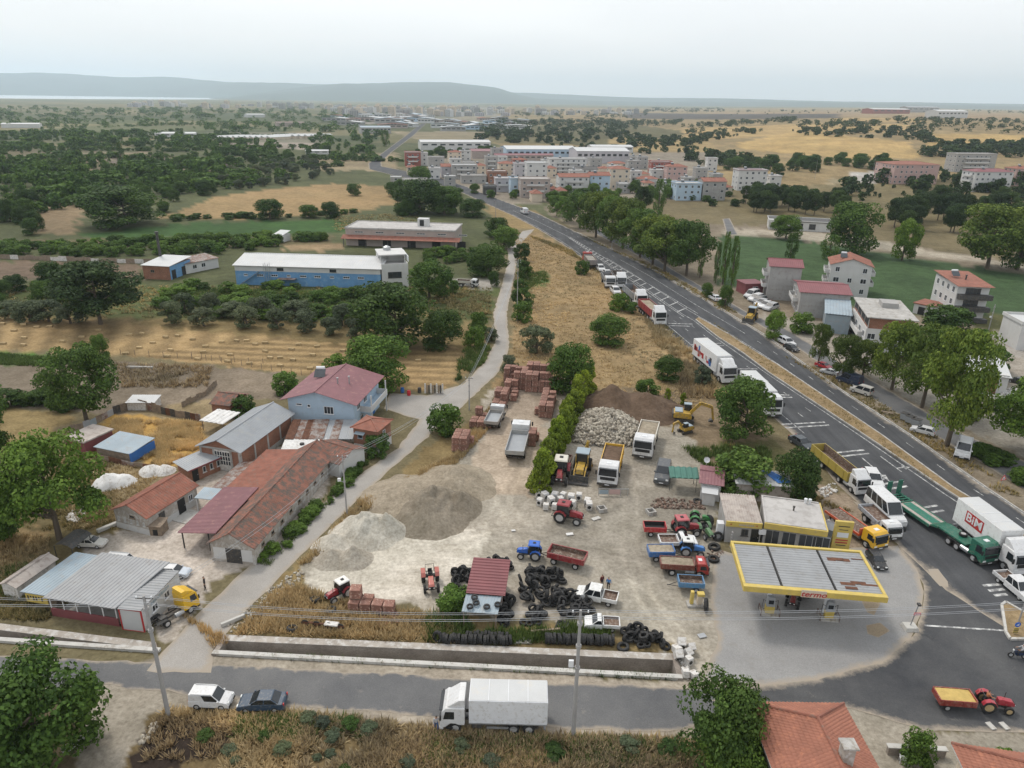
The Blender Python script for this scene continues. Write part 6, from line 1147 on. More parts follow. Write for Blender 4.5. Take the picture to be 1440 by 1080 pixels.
for i, p in enumerate(rpoly([(440, 166), (560, 163), (740, 170), (700, 192), (612, 190), (602, 180), (470, 182)], 54, True, 31)):
    pass
    w_ = rnd.uniform(18, 60); dp = rnd.uniform(15, 30); h = rnd.uniform(5, 9)
    e_ = empty('far_hall', p, rnd.uniform(-.4, .4), 'pale industrial hall beside the far highway', 'hall', 'far industrial halls'); m = MB(); m.box(0, w_, 0, dp, 0, h); m.build('wall', rnd.choice([PW, PG, PB, PTN]), e_); m = MB(); m.prof([(-1, h), (w_/2, h+2), (w_+1, h), (w_+1, h+.3), (w_/2, h+2.4), (-1, h+.3)], -1, dp+1); m.build('roof', rnd.choice(['sheet_white', 'sheet_white', 'sheet_grey', 'sheet_blue_grey', 'tile_red']), e_); m = MB(); [m.box(w_*(k+.15)/5, w_*(k+.85)/5, -.08, .05, h*.5, h*.75) for k in range(5)]; m.build('window_band', 'window_glass', e_)['kind'] = 'stuff'
# camp of long low sheds
for i, u in enumerate(list(range(308, 384, 8))+list(range(388, 446, 9))):
    p = P(u, 197 if u < 385 else 195); e_ = empty('long_shed', p, R(62), 'long low white roofed shed in the parallel camp rows', 'shed', 'parallel sheds of the camp'); m = MB(); m.box(0, 34, 0, 8, 0, 3); m.build('wall', PC, e_); m = MB(); m.prof([(-.5, 3), (34.5, 3), (34.5, 3.1), (-.5, 3.1)], 0, 0); m = MB(); m.add([(-.5, -.5, 3), (34.5, -.5, 3), (34.5, 4, 5), (-.5, 4, 5), (34.5, 8.5, 3), (-.5, 8.5, 3)], [(0, 1, 2, 3), (3, 2, 4, 5), (0, 5, 4, 1), (0, 3, 5), (1, 4, 2)]); m.build('roof', 'sheet_white', e_)
# far city
CITY = []
for k, (w_, h, mt) in enumerate([(20, 22, PC), (18, 26, PW), (28, 16, PL), (18, 28, PC), (36, 12, PW), (22, 22, PG)]):
    m = MB(); m.box(-w_/2, w_/2, 0, 16, 0, h); m.box(-w_/4, w_/4, 4, 10, h, h+3); g_ = MB(); [g_.box(-w_/2+w_*(i+.2)/5, -w_/2+w_*(i+.75)/5, -.15, .05, j*3.2+1, j*3.2+2.5) for i in range(5) for j in range(int(h/3.2))]
    CITY.append((m.mesh('block', mt), g_.mesh('windows', 'window_glass')))
for i, p in enumerate(rpoly([(470, 156), (720, 157), (735, 163), (620, 165), (480, 167)], 120, True, 41)+rpoly([(180, 146), (480, 150), (480, 156), (180, 151)], 60, True, 42)+rpoly([(735, 157), (900, 158), (900, 161), (735, 163)], 22, True, 43)):
    a, g_ = CITY[rnd.randrange(6)]; e_ = empty('apartment_block', p, rnd.uniform(-.5, .5), 'pale apartment block in the hazy far city', 'apartment block', 'apartment blocks of the far city'); s_ = rnd.uniform(.45, 1.0); link('block', a, e_, scale=(1, 1, s_)); link('window_band', g_, e_, scale=(1, 1, s_))['kind'] = 'stuff'
# ------------------------------------------------------------------ vehicles (x forward, y left)
TY = {}
def tyre_mesh(r, w_, seg=16, inner=.58):
    k = (round(r, 3), round(w_, 3), inner)
    if k not in TY:
        pr = [(r*inner, -w_*.42), (r*.8, -w_/2), (r*.95, -w_*.46), (r, -w_*.3), (r, w_*.3), (r*.95, w_*.46), (r*.8, w_/2), (r*inner, w_*.42)]; n = len(pr); m = MB(); vs = []; fs = []
        for i in range(seg):
            a = 2*math.pi*i/seg; vs += [(q*math.cos(a), y, q*math.sin(a)) for q, y in pr]
            for j in range(n): fs.append((i*n+j, i*n+(j+1) % n, ((i+1) % seg)*n+(j+1) % n, ((i+1) % seg)*n+j))
        m.add(vs, fs); TY[k] = m.mesh('tyre', 'rubber', smooth=False)
    return TY[k]
RM = {}
def rim_mesh(r, w_, mat):
    k = (round(r, 3), round(w_, 3), mat)
    if k not in RM:
        m = MB(); m.tube([(0, -w_*.44, 0), (0, -w_*.3, 0), (0, w_*.3, 0), (0, w_*.44, 0)], [r*.6, r*.45, r*.45, r*.6], 12); m.tube([(0, -w_*.47, 0), (0, w_*.47, 0)], r*.18, 8); RM[k] = m.mesh('rim', mat)
    return RM[k]
def wheel(e, x, y, r, w_, mat='rim'):
    o = link('wheel', tyre_mesh(r, w_), e, (x, y, r)); link('rim', rim_mesh(r, w_, mat), o); return o
def plate(e, name, q, mat, inset=.06, off=.012):
    q = [Vector(p) for p in q]; c = sum(q, Vector())/len(q); n = (q[1]-q[0]).cross(q[2]-q[0]).normalized()
    if n.dot(c-Vector((0, 0, .9))) < 0: n = -n
    v = [p.lerp(c, inset)+n*off for p in q]; v2 = [p.lerp(c, inset)-n*.01 for p in q]; k = len(q); m = MB(); m.add(v+v2, [tuple(range(k)), tuple(range(2*k-1, k-1, -1))]+[(i, (i+1) % k, k+(i+1) % k, k+i) for i in range(k)]); return m.build(name, mat, e)
def bx(e, name, x0, x1, y0, y1, z0, z1, mat, bev=0): m = MB(); m.box(x0, x1, y0, y1, z0, z1); return m.build(name, mat, e, bev)
def put(e, rear, front, L_, z=0, lo=.78, hi=1.2):
    p, q = P(*rear), P(*front); d = q-p; e.location = (p+q)/2+Vector((0, 0, .045+z)); e.rotation_euler = (0, 0, math.atan2(d.y, d.x)); s_ = min(hi, max(lo, d.length/L_)); e.scale = (s_,)*3; return e
def lights(e, xf, xr, W, zf, zr):
    for s_ in (-1, 1): bx(e, 'headlight', xf-.1, xf+.02, s_*(W/2-.28)-.16, s_*(W/2-.28)+.16, zf-.09, zf+.09, 'lamp_glass', .03); bx(e, 'tail_light', xr-.02, xr+.08, s_*(W/2-.2)-.1, s_*(W/2-.2)+.1, zr-.15, zr+.15, 'red_light', .02)
CAR = {   # L, W, roof z, belt z, outline below the belt, rear foot/top and front top/foot of the cabin
 'sedan': (4.5, 1.78, 1.45, .95, [(-2.25, .3), (-2.25, .8), (-2.1, .98), (-1.5, 1.0), (.95, .95), (2.0, .78), (2.22, .62), (2.25, .28)], (-1.75, -1.05, .25, 1.05)),
 'hatch': (4.2, 1.78, 1.5, .95, [(-2.1, .3), (-2.1, .85), (-2.0, .98), (.95, .95), (1.9, .8), (2.08, .62), (2.1, .28)], (-2.02, -1.5, .25, 1.05)),
 'estate': (4.5, 1.78, 1.5, .95, [(-2.25, .3), (-2.25, .85), (-2.15, .98), (1.05, .95), (2.0, .8), (2.22, .62), (2.25, .28)], (-2.2, -1.9, .3, 1.1)),
 'suv': (4.6, 1.9, 1.75, 1.08, [(-2.3, .4), (-2.3, .95), (-2.2, 1.1), (1.05, 1.08), (2.1, .98), (2.28, .75), (2.3, .38)], (-2.25, -1.95, .25, 1.05)),
 'van': (4.2, 1.8, 1.85, 1.02, [(-2.1, .32), (-2.1, 1.0), (-2.08, 1.05), (1.15, 1.05), (1.9, .9), (2.08, .68), (2.1, .3)], (-2.08, -2.0, .45, 1.2)),
 'minibus': (5.9, 2.05, 2.55, 1.25, [(-2.95, .4), (-2.95, 1.2), (-2.93, 1.27), (2.0, 1.25), (2.75, 1.05), (2.93, .8), (2.95, .36)], (-2.93, -2.8, 1.15, 2.1)),
 'panel': (5.2, 2.0, 2.3, 1.2, [(-2.6, .4), (-2.6, 1.15), (-2.58, 1.22), (1.7, 1.2), (2.4, 1.0), (2.58, .8), (2.6, .36)], (-2.58, -2.45, .9, 1.8))}
PROTO = {}
def car(label, rear, front, col, kind='sedan', cat=None, roof=None, blind=False, group=None, name=None):
    L_, W, zr, zb, ol, (r0, r1, f1, f0) = CAR[kind]; key = (kind, col, roof, blind); nm = name or {'van': 'parked_van', 'minibus': 'minibus', 'panel': 'panel_van'}.get(kind, 'parked_car'); ct = cat or {'van': 'van', 'panel': 'van', 'minibus': 'minibus'}.get(kind, 'car')
    if key in PROTO:
        e = copy_tree(PROTO[key], label=label); e.name = nm
        if group: e['group'] = group
        elif 'group' in e: del e['group']
        e['category'] = ct; return put(e, rear, front, L_)
    e = empty(nm, (0, 0, 0), 0, label, ct, group); PROTO[key] = e; pm = paint(col)
    m = MB(); m.prof(ol, -W/2, W/2, lambda z: 1.0 if z < .75*zb else .955); m.build('body', pm, e, .07)
    yb, yt, zt = W*.455, W*.39 if kind not in ('van', 'panel', 'minibus') else W*.43, zr-.02
    m = MB(); m.add([(r0, -yb, zb), (f0, -yb, zb), (f0, yb, zb), (r0, yb, zb), (r1, -yt, zt), (f1, -yt, zt), (f1, yt, zt), (r1, yt, zt)], [(0, 3, 2, 1), (4, 5, 6, 7), (0, 1, 5, 4), (1, 2, 6, 5), (2, 3, 7, 6), (3, 0, 4, 7)]); m.build('cabin', pm if not roof else paint(roof), e, .05)
    plate(e, 'windscreen', [(f0, -yb, zb), (f0, yb, zb), (f1, yt, zt), (f1, -yt, zt)], 'glass', .1, .02); 
    if not blind: plate(e, 'rear_window', [(r0, yb, zb), (r0, -yb, zb), (r1, -yt, zt), (r1, yt, zt)], 'glass', .14, .02)
    k = {'minibus': 4}.get(kind, 2); ks = range(k)
    for s_ in (-1, 1):
        for i in ks:
            if blind and i < k-1: continue
            t0, t1 = i/k, (i+1)/k; q = [(r0+(f0-r0)*t0, s_*yb, zb), (r0+(f0-r0)*t1, s_*yb, zb), (r1+(f1-r1)*t1, s_*yt, zt), (r1+(f1-r1)*t0, s_*yt, zt)]; plate(e, 'side_window', q, 'glass', .12, .015)
        bx(e, 'mirror', f0-.25, f0-.1, s_*(W/2+.02)-.09, s_*(W/2+.02)+.09, zb+.02, zb+.17, pm, .02)
    lights(e, L_/2-.03, -L_/2, W, .68 if zr < 1.7 else .85, zb-.1)
    bx(e, 'front_bumper', L_/2-.12, L_/2+.03, -W*.46, W*.46, .28, .5, 'black' if kind in ('van', 'panel') else pm, .03); bx(e, 'number_plate', L_/2+.025, L_/2+.04, -.26, .26, .38, .49, 'plastic_white'); bx(e, 'sill', -L_*.3, L_*.3, -W*.47, W*.47, .2, .32, 'black')
    if roof or kind == 'van': [bx(e, 'roof_rail', r1+.2, f1-.1, s_*yt*.9-.03, s_*yt*.9+.03, zr-.01, zr+.05, 'steel') for s_ in (-1, 1)]
    r = .31 if zr < 1.7 else .35
    for x in (-L_*.3, L_*.31):
        for s_ in (-1, 1): wheel(e, x, s_*(W/2-.1), r, .22); 
    return put(e, rear, front, L_)
def cab(e, xf, W, H, col, ln=2.1, tall=False, z0=.55, grille='black'):
    """cab-over lorry cab with its front at xf"""
    pm = paint(col); m = MB(); m.prof([(xf-ln, z0+.3), (xf-ln, H), (xf-.55, H), (xf-.18, H-.35), (xf-.02, H*.55), (xf, 1.1), (xf, z0), (xf-.4, z0), (xf-.9, z0+.45), (xf-1.3, z0+.45), (xf-1.6, z0+.3)], -W/2, W/2, lambda z: 1 if z < H*.6 else .96); m.build('cab', pm, e, .09)
    a, b_ = W*.47, W*.44; zb, zt = H*.56, H-.32; plate(e, 'windscreen', [(xf-.02, -a, zb), (xf-.02, a, zb), (xf-.19, b_, zt), (xf-.19, -b_, zt)], 'glass', .06, .03)
    for s_ in (-1, 1): plate(e, 'side_window', [(xf-1.25, s_*W*.5, zb), (xf-.25, s_*W*.5, zb), (xf-.45, s_*W*.485, zt), (xf-1.25, s_*W*.485, zt)], 'glass', .08, .01); bx(e, 'mirror', xf-.15, xf-.02, s_*(W/2+.17)-.09, s_*(W/2+.17)+.09, zb+.1, zb+.65, 'black', .02); bx(e, 'headlight', xf-.05, xf+.03, s_*(W/2-.35)-.22, s_*(W/2-.35)+.22, z0+.15, z0+.37, 'lamp_glass', .03); bx(e, 'step', xf-1.1, xf-.5, s_*(W/2-.02)-.05, s_*(W/2-.02)+.05, z0-.1, z0+.08, 'black')
    bx(e, 'grille', xf-.03, xf+.015, -W*.36, W*.36, z0+.55, z0+.95, grille); bx(e, 'bumper', xf-.3, xf+.05, -W/2, W/2, z0-.2, z0+.12, pm if tall else 'dark_metal', .05); bx(e, 'sun_visor', xf-.25, xf+.06, -W*.43, W*.43, H-.34, H-.27, 'glass'); bx(e, 'number_plate', xf+.05, xf+.065, -.27, .27, z0-.12, z0, 'plastic_white')
    if tall: m = MB(); m.prof([(xf-ln, H), (xf-ln, H+.75), (xf-ln+.5, H+.72), (xf-.6, H)], -W*.42, W*.42); m.build('roof_deflector', pm, e, .06)
    else: bx(e, 'roof_hatch', xf-1.4, xf-.9, -.3, .3, H-.01, H+.06, 'plastic_white', .02)
def axle(e, xs, W, r=.5, dual=(), mat='rim'):
    for i, x in enumerate(xs):
        for s_ in (-1, 1): wheel(e, x, s_*(W/2-(.26 if i in dual else .17)), r, .52 if i in dual else .3, mat)
def chassis(e, x0, x1, W, z=.8): [bx(e, 'chassis_rail', x0, x1, s_*.42-.06, s_*.42+.06, z-.13, z+.13, 'chassis') for s_ in (-1, 1)]; bx(e, 'axle_beam', x0+.6, x0+.9, -W*.4, W*.4, z-.35, z-.14, 'chassis'); [bx(e, 'mudguard', x0+.1, x0+1.5, s_*(W/2-.28)-.25, s_*(W/2-.28)+.25, z+.2, z+.24, 'black') for s_ in (-1, 1)]
def tank(e, x, W): m = MB(); m.tube([(x-.6, -W/2+.35, .75), (x+.6, -W/2+.35, .75)], .32, 10); m.build('fuel_tank', 'steel', e); bx(e, 'battery_box', x-.4, x+.4, W/2-.6, W/2-.1, .5, 1.0, 'dark_metal', .03)
def tipper(e, x0, x1, W, z0, h, col, inner='rusty_bed', load=None, fill=.75, ribs=5, slope=.0):
    pm = paint(col, dirty=.5) if not isinstance(col, str) else col; t = .1
    bx(e, 'bed_floor', x0, x1, -W/2+t, W/2-t, z0, z0+.1, inner)
    for s_ in (-1, 1):
        m = MB(); y0, y1 = sorted((s_*(W/2-t), s_*W/2)); m.box(x0, x1, y0, y1, z0-.05, z0+h)
        sb = m.build('side_board', [pm, inner], e); [bx(sb, 'rib', x0+(x1-x0)*(i+.5)/ribs-.05, x0+(x1-x0)*(i+.5)/ribs+.05, s_*(W/2+.03)-.03, s_*(W/2+.03)+.03, z0, z0+h-.06, pm) for i in range(ribs)]
        m = MB(); m.add([(x0+t, s_*(W/2-t-.004), z0+.1), (x1-t, s_*(W/2-t-.004), z0+.1), (x1-t, s_*(W/2-t-.004), z0+h-.03), (x0+t, s_*(W/2-t-.004), z0+h-.03)], [(0, 1, 2, 3)]); m.build('lining', inner, sb)
    bx(e, 'tailboard', x0-.02, x0+t, -W/2+t, W/2-t, z0-.03, z0+h-.04, pm); bx(e, 'headboard', x1-t, x1+.02, -W/2+t, W/2-t, z0-.03, z0+h+.1, pm)
    if load:
        n = 14; xs = np.linspace(x0+t, x1-t, n); ys = np.linspace(-W/2+t+.01, W/2-t-.01, 8); X, Y = np.meshgrid(xs, ys, indexing='ij'); Z = z0+h*fill+.16*h*np.cos(Y/W*2.6)*np.sin((X-x0)/(x1-x0)*3.1)+.08*(fbm(X*3+9, Y*3+9, 1, 2)-.5); ix = np.arange(n*8).reshape(n, 8); Q = np.stack([ix[:-1, :-1], ix[1:, :-1], ix[1:, 1:], ix[:-1, 1:]], -1).reshape(-1, 4); link('load', npmesh('load', np.stack([X, Y, Z], -1).reshape(-1, 3), Q, load, smooth=True), e)
def truck(label, rear, front, col, body, L_=8.0, W=2.5, H=2.75, name='parked_lorry', cat='truck', tall=False, bcol=(.5, .5, .5), h=1.1, load=None, inner='rusty_bed', cl=2.1, semi=False, group=None, text_=None):
    e = empty(name, (0, 0, 0), 0, label, cat, group); xf = L_/2; xr = -L_/2; cab(e, xf, W, H, col, cl, tall); r = .5
    if semi:
        chassis(e, xf-5.6, xf-cl+.4, W); axle(e, [xf-1.35, xf-4.6], W, r, (1,)); tank(e, xf-2.8, W); axle(e, [xr+1.0+1.3*i for i in range(3)], W, r, (0, 1, 2)); bx(e, 'fifth_wheel', xf-4.9, xf-4.1, -.5, .5, .95, 1.08, 'dark_metal'); bx(e, 'trailer_rail', xr+.3, xf-cl-.6, -.5, .5, .98, 1.2, 'chassis')
        for s_ in (-1, 1): bx(e, 'landing_leg', xf-6.6, xf-6.4, s_*.8-.08, s_*.8+.08, .2, 1.0, 'dark_metal')
    else: chassis(e, xr+.1, xf-cl+.4, W); axle(e, [xf-1.3]+([xr+1.5, xr+2.8] if L_ > 8.4 else [xr+1.6]), W, r, (1, 2)); tank(e, xf-cl-1.0, W)
    b0, b1, z0 = xr, xf-cl-(.35 if not semi else .5), 1.22
    if body == 'tipper': tipper(e, b0, b1, W-.04, z0, h, bcol, inner, load)
    elif body == 'box':
        pm = paint(bcol); m = MB(); m.box(b0, b1, -W/2, W/2, z0-.12, z0+h); m.build('cargo_box', pm, e, .04); bx(e, 'roof_panel', b0+.06, b1-.06, -W/2+.06, W/2-.06, z0+h, z0+h+.025, 'sheet_white'); [bx(e, 'edge_rail', b0, b1, s_*W/2-.03, s_*W/2+.03, z0-.16, z0-.05, 'steel') for s_ in (-1, 1)]; [bx(e, 'rear_door', b0-.03, b0, s_*W*.245-W*.235, s_*W*.245+W*.235, z0, z0+h-.1, pm) for s_ in (-1, 1)]; bx(e, 'underrun_bar', b0+.1, b0+.25, -W*.45, W*.45, .45, .6, 'steel'); [bx(e, 'side_guard', b0+2.4, b1-1.5, s_*(W/2-.05)-.03, s_*(W/2-.05)+.03, .55, .75, 'steel') for s_ in (-1, 1)]
        for i in range(3): bx(e, 'roof_seam', b0+(b1-b0)*(i+1)/4-.03, b0+(b1-b0)*(i+1)/4+.03, -W/2+.05, W/2-.05, z0+h+.026, z0+h+.05, 'plastic_white')
    elif body == 'flat': bx(e, 'deck', b0, b1, -W/2, W/2, z0-.2, z0-.05, bcol if isinstance(bcol, str) else paint(bcol)); [bx(e, 'deck_edge', b0, b1, s_*W/2-.06, s_*W/2+.06, z0-.28, z0+.05, paint((.55, .1, .04))) for s_ in (-1, 1)]; bx(e, 'headboard', b1-.1, b1+.05, -W/2, W/2, z0-.2, z0+.8, paint((.55, .1, .04)))
    elif body == 'drop': tipper(e, b0, b1, W-.04, z0-.1, h, bcol, inner, load, ribs=4)
    return put(e, rear, front, L_)
WHT = (.62, .62, .62); SIL = (.45, .46, .47); NAV = (.02, .035, .08); RED = (.36, .03, .025); GRY = (.16, .165, .17); BLK = (.02, .02, .022)
# near road
car('white small delivery van with roof bars parked at the burnt verge', (271, 989), (327, 991), WHT, 'van', blind=True); car('dark blue sedan parked nose to nose behind the small delivery van', (403, 993), (337, 994), (.03, .055, .09), 'sedan')
e = truck('white box lorry stopped on the side road', (768, 1018), (621, 1014), WHT, 'box', 9.0, 2.5, 2.6, 'box_lorry', bcol=(.70, .71, .73), h=2.35, tall=True)
# farm yard
car('white and beige sedan with its boot open by the large green tree', (110, 767), (147, 768), (.62, .6, .55), 'sedan'); car('white people carrier with dark side behind the cafe roof', (152, 799), (199, 803), WHT, 'van'); car('white and blue patrol car beside the yellow lorry cab', (224, 808), (267, 810), (.55, .6, .66), 'estate', roof=(.7, .7, .7))
e = empty('tractor_unit', (0, 0, 0), 0, 'yellow lorry tractor unit without trailer beside the cafe cabin', 'truck'); cab(e, 3.0, 2.45, 3.0, (.72, .43, .02), 2.2, False); chassis(e, -3.0, 1.3, 2.4); axle(e, [1.65, -1.7], 2.45, .5, (1,)); tank(e, .2, 2.4); bx(e, 'fifth_wheel', -2.1, -1.2, -.5, .5, .95, 1.1, 'dark_metal'); m = MB(); m.prof([(.82, 3.0), (.82, 3.7), (1.4, 3.65), (2.5, 3.0)], -1.05, 1.05); m.build('roof_deflector', paint((.72, .43, .02)), e, .06); put(e, (219, 884), (272, 852), 6.0)
# fuel station side
truck('white box lorry with red supermarket lettering waiting on the highway', (1350, 742), (1437, 812), WHT, 'box', 9.2, 2.5, 2.7, 'supermarket_lorry', tall=True, bcol=(.74, .74, .73), h=2.7); sl = bpy.data.objects['supermarket_lorry']
m = MB(); m.box(-2.9, -.3, -1.275, -1.262, 2.0, 3.35); pl = m.build('logo_panel', 'lettering_red', sl, .0)
def mtext(s_, size, mat, parent, loc, rot, sc=(1, 1, 1), shear=0, name='lettering'):
    o = text(s_, size, mat, None, (0, 0, 0), (0, 0, 0), .01, shear=shear); bpy.context.view_layer.update(); dg = bpy.context.evaluated_depsgraph_get(); me = bpy.data.meshes.new_from_object(o.evaluated_get(dg)); bpy.data.objects.remove(o); me.materials.clear(); me.materials.append(M(mat)); r_ = link(name, me, parent, loc, rot, sc); return r_
mtext('BiM', 1.35, 'plastic_white', pl, (-1.6, -1.285, 2.67), (R(90), 0, 0), (1.15, 1, 1))
mtext('termo', .85, 'lettering_red', sgn, (W_CAN*.49, -.4, CZ-.28), (R(90), 0, 0), (1.15, 1, 1), .25)
car('white minibus parked between the lowbed and the recovery lorry', (1224, 707), (1263, 744), WHT, 'minibus'); car('white hatchback beside the yellow tipper semi-trailer', (1219, 668), (1233, 691), WHT, 'hatch'); car('dark grey sedan at the highway edge', (1113, 619), (1140, 636), (.045, .055, .065), 'sedan')
car('black car half hidden by the canopy corner', (1225, 783), (1238, 802), BLK, 'hatch'); car('grey car half hidden behind the yellow totem', (1163, 765), (1172, 741), GRY, 'hatch')
truck('white tractor lorry with yellow tipper trailer queueing by the dense tree', (1147, 644), (1212, 698), WHT, 'tipper', 13.0, 2.5, 3.0, 'tipper_lorry', tall=True, bcol=(.42, .32, .06), h=1.5, semi=True)
truck('yellow recovery lorry with long rusty red flat bed', (1168, 727), (1237, 776), (.66, .38, .02), 'flat', 8.5, 2.4, 2.5, 'recovery_lorry', bcol='rusty_bed'); truck('small white dropside lorry between the minibus and the recovery lorry', (1214, 724), (1256, 763), WHT, 'drop', 6.0, 2.0, 2.1, 'dropside_lorry', bcol=(.35, .37, .4), h=.45, cl=1.6)
# green lowbed
GN = (.02, .13, .085); e = empty('lowbed_lorry', (0, 0, 0), 0, 'green lorry with long empty lowbed trailer and raised ramps', 'truck'); cab(e, 8, 2.5, 2.9, GN, 2.1); chassis(e, 2.6, 6.3, 2.4); axle(e, [6.7, 4.2, 2.95], 2.5, .5, (1, 2)); tank(e, 5.2, 2.4); bx(e, 'gooseneck', .8, 5.2, -1.0, 1.0, 1.15, 1.4, paint(GN), .04); m = MB(); m.prof([(-.2, .75), (1.0, 1.15), (1.0, 1.4), (-.2, 1.0)], -1.1, 1.1); m.build('neck_slope', paint(GN), e); bx(e, 'deck', -5.6, -.15, -1.3, 1.3, .75, .95, 'sheet_brownish'); bx(e, 'deck_plate', -5.5, -.3, -.65, .65, .951, .98, paint((.03, .17, .12))); [bx(e, 'deck_beam', -5.6, -.15, s_*1.3-.08, s_*1.3+.08, .65, 1.0, paint(GN)) for s_ in (-1, 1)]; [bx(e, 'bogie_beam', -8, -5.6, s_*.9-.12, s_*.9+.12, .9, 1.1, paint(GN)) for s_ in (-1, 1)]; [bx(e, 'cross_beam', -5.9-i*.6, -5.7-i*.6, -1.25, 1.25, .9, 1.05, paint(GN)) for i in range(4)]; axle(e, [-6.2, -7.0, -7.7], 2.6, .38, (0, 1, 2))
for s_ in (-1, 1): m = MB(); y0, y1 = sorted((s_*.5, s_*1.2)); m.box(-8.1, -7.95, y0, y1, .95, 3.0); o = m.build('ramp', paint(GN), e); [bx(o, 'rung', -8.16, -8.09, y0+.05, y1-.05, 1.2+k*.35, 1.3+k*.35, 'dark_metal') for k in range(5)]
o = wheel(e, 3.6, 0, .5, .3); o.rotation_euler = (R(90), 0, 0); o.location = (3.5, .3, 1.6); put(e, (1254, 703), (1390, 797), 16.0)
# highway queue
truck('white coach half hidden behind the large green tree', (1046, 546), (1089, 592), WHT, 'box', 11, 2.5, 3.1, 'coach', 'coach', bcol=(.7, .7, .7), h=2.0); truck('white articulated lorry with printed red white side on the highway shoulder', (981, 505), (1026, 542), WHT, 'box', 12, 2.5, 3.0, 'articulated_lorry', tall=True, bcol=(.74, .74, .74), h=2.7, semi=True); al = bpy.data.objects['articulated_lorry']
rs = random.Random(4)
for s_ in (-1, 1):
    for i in range(14): x = -5.6+rs.random()*7.6; z = 1.4+rs.random()*1.3; bx(al, 'printed_motif', x, x+.5+rs.random()*.6, s_*1.265-.008, s_*1.265+.008+i*.0007, z, z+.35+rs.random()*.7, rs.choice(['lettering_red', 'lettering_red', 'tarp_blue', 'lettering_dark', 'plaster_pink']))
truck('white tractor lorry with red tipper trailer parked last in the queue', (901, 434), (932, 462), WHT, 'tipper', 11.5, 2.5, 3.0, 'tipper_lorry', tall=True, bcol=(.3, .04, .05), h=1.4, semi=True, load='sand_tan'); truck('white tractor lorry with grey tipper trailer beside the roadside bush', (878, 411), (907, 438), WHT, 'tipper', 11.5, 2.5, 3.0, 'tipper_lorry', tall=True, bcol=(.2, .22, .24), h=1.4, semi=True)
truck('white tipper lorry parked on the field side of its twin', (849, 391), (861, 411), WHT, 'tipper', 8.4, 2.5, 2.8, 'tipper_lorry', bcol=(.24, .25, .27), h=1.1); truck('white tipper lorry parked on the road side of its twin', (862, 388), (878, 412), WHT, 'tipper', 9.0, 2.5, 2.8, 'tipper_lorry', bcol=(.12, .10, .09), h=1.2, tall=True); truck('red cabbed lorry with dull grey tipper facing the town', (838, 386), (820, 362), RED, 'tipper', 10, 2.5, 2.9, 'tipper_lorry', bcol=(.22, .2, .2), h=1.3, load='gravel_grey')
car('white car behind the red cabbed lorry', (841, 377), (848, 384), WHT, 'hatch'); car('white car between the queueing tippers and the red cabbed lorry', (851, 385), (857, 391), WHT, 'sedan'); car('white car behind the roadside bush', (862, 409), (869, 416), WHT, 'hatch'); car('white van driving away on the highway towards the town', (742, 303), (733, 298), WHT, 'panel', blind=True)
# far side of the highway
for i, (u, v, c_) in enumerate([(1056, 419, WHT), (1062, 423, WHT), (1067, 426, GRY), (1071, 430, SIL), (1076, 433, WHT), (1083, 436, SIL)]): car(['white people carrier first in the row by the maroon cabin', 'white estate second in the row by the maroon cabin', 'dark grey car in the row by the maroon cabin', 'silver car beside the dark grey one in the row', 'white saloon near the end of the parked row', 'silver saloon last in the row before the grey house'][i], (u+9, v-3), (u-8, v+2), c_, ['van', 'estate', 'hatch', 'sedan', 'sedan', 'hatch'][i])
car('white estate parked under the young street tree', (1097, 480), (1115, 489), WHT, 'estate'); car('dark car behind the white estate at the verge', (1104, 489), (1121, 496), BLK, 'hatch'); car('red car parked at the slim pollarded plane tree', (1148, 514), (1168, 521), (.4, .02, .03), 'sedan'); car('silver sedan beside the red car', (1178, 529), (1154, 523), SIL, 'sedan'); car('dark blue panel van on the service road verge', (1210, 545), (1178, 534), (.018, .03, .06), 'panel', blind=True); car('silver people carrier behind the dark blue panel van', (1225, 558), (1197, 549), (.5, .48, .44), 'van'); car('white hatchback below the largest plane tree', (1314, 614), (1280, 605), WHT, 'hatch'); car('white van facing down the service road', (1356, 628), (1350, 651), WHT, 'van', blind=True); car('silver car in the shade of the plane trees', (1237, 520), (1217, 514), SIL, 'sedan'); car('black car at the gravel yard', (1442, 541), (1418, 536), BLK, 'sedan'); car('white car at the start of the service road', (1011, 425), (999, 419), WHT, 'sedan'); car('white pickup beside the plane tree trunks', (932, 364), (942, 371), WHT, 'van')
# yard lorries
truck('lorry with empty silver flat tipper bed among the brick stacks', (722, 656), (735, 609), WHT, 'tipper', 8.2, 2.4, 2.5, 'flatbed_lorry', bcol=(.32, .32, .31), h=.55, inner='sheet_grey'); truck('small open lorry beside the left brick stacks', (690, 608), (702, 584), (.5, .5, .5), 'drop', 5.6, 2.0, 2.0, 'open_lorry', bcol=(.28, .26, .24), h=.45, inner='sheet_grey', cl=1.5); truck('white tipper lorry with yellow body full of dark soil', (863, 648), (853, 687), WHT, 'tipper', 7.6, 2.5, 2.9, 'tipper_lorry', bcol=(.62, .36, .03), h=1.3, load='earth_brown'); truck('white lorry with cream tipper parked by the rubble heap', (913, 611), (902, 648), WHT, 'tipper', 7.8, 2.5, 2.8, 'tipper_lorry', bcol=(.6, .56, .48), h=.9, load='sand_tan'); truck('red lorry with rusty dropside bed among the farm trailers', (927, 803), (994, 807), (.36, .035, .03), 'drop', 6.6, 2.2, 2.2, 'dropside_lorry', bcol=(.17, .045, .03), h=.75, cl=1.6, load='sand_tan', inner='rusty_bed'); truck('white small tipper parked in the factory yard', (642, 402), (672, 404), WHT, 'drop', 6, 2.1, 2.2, 'small_tipper', bcol=(.55, .52, .46), h=.6, cl=1.6)
car('dark grey sport utility car beside the green awning', (934, 660), (929, 684), (.07, .075, .08), 'suv')
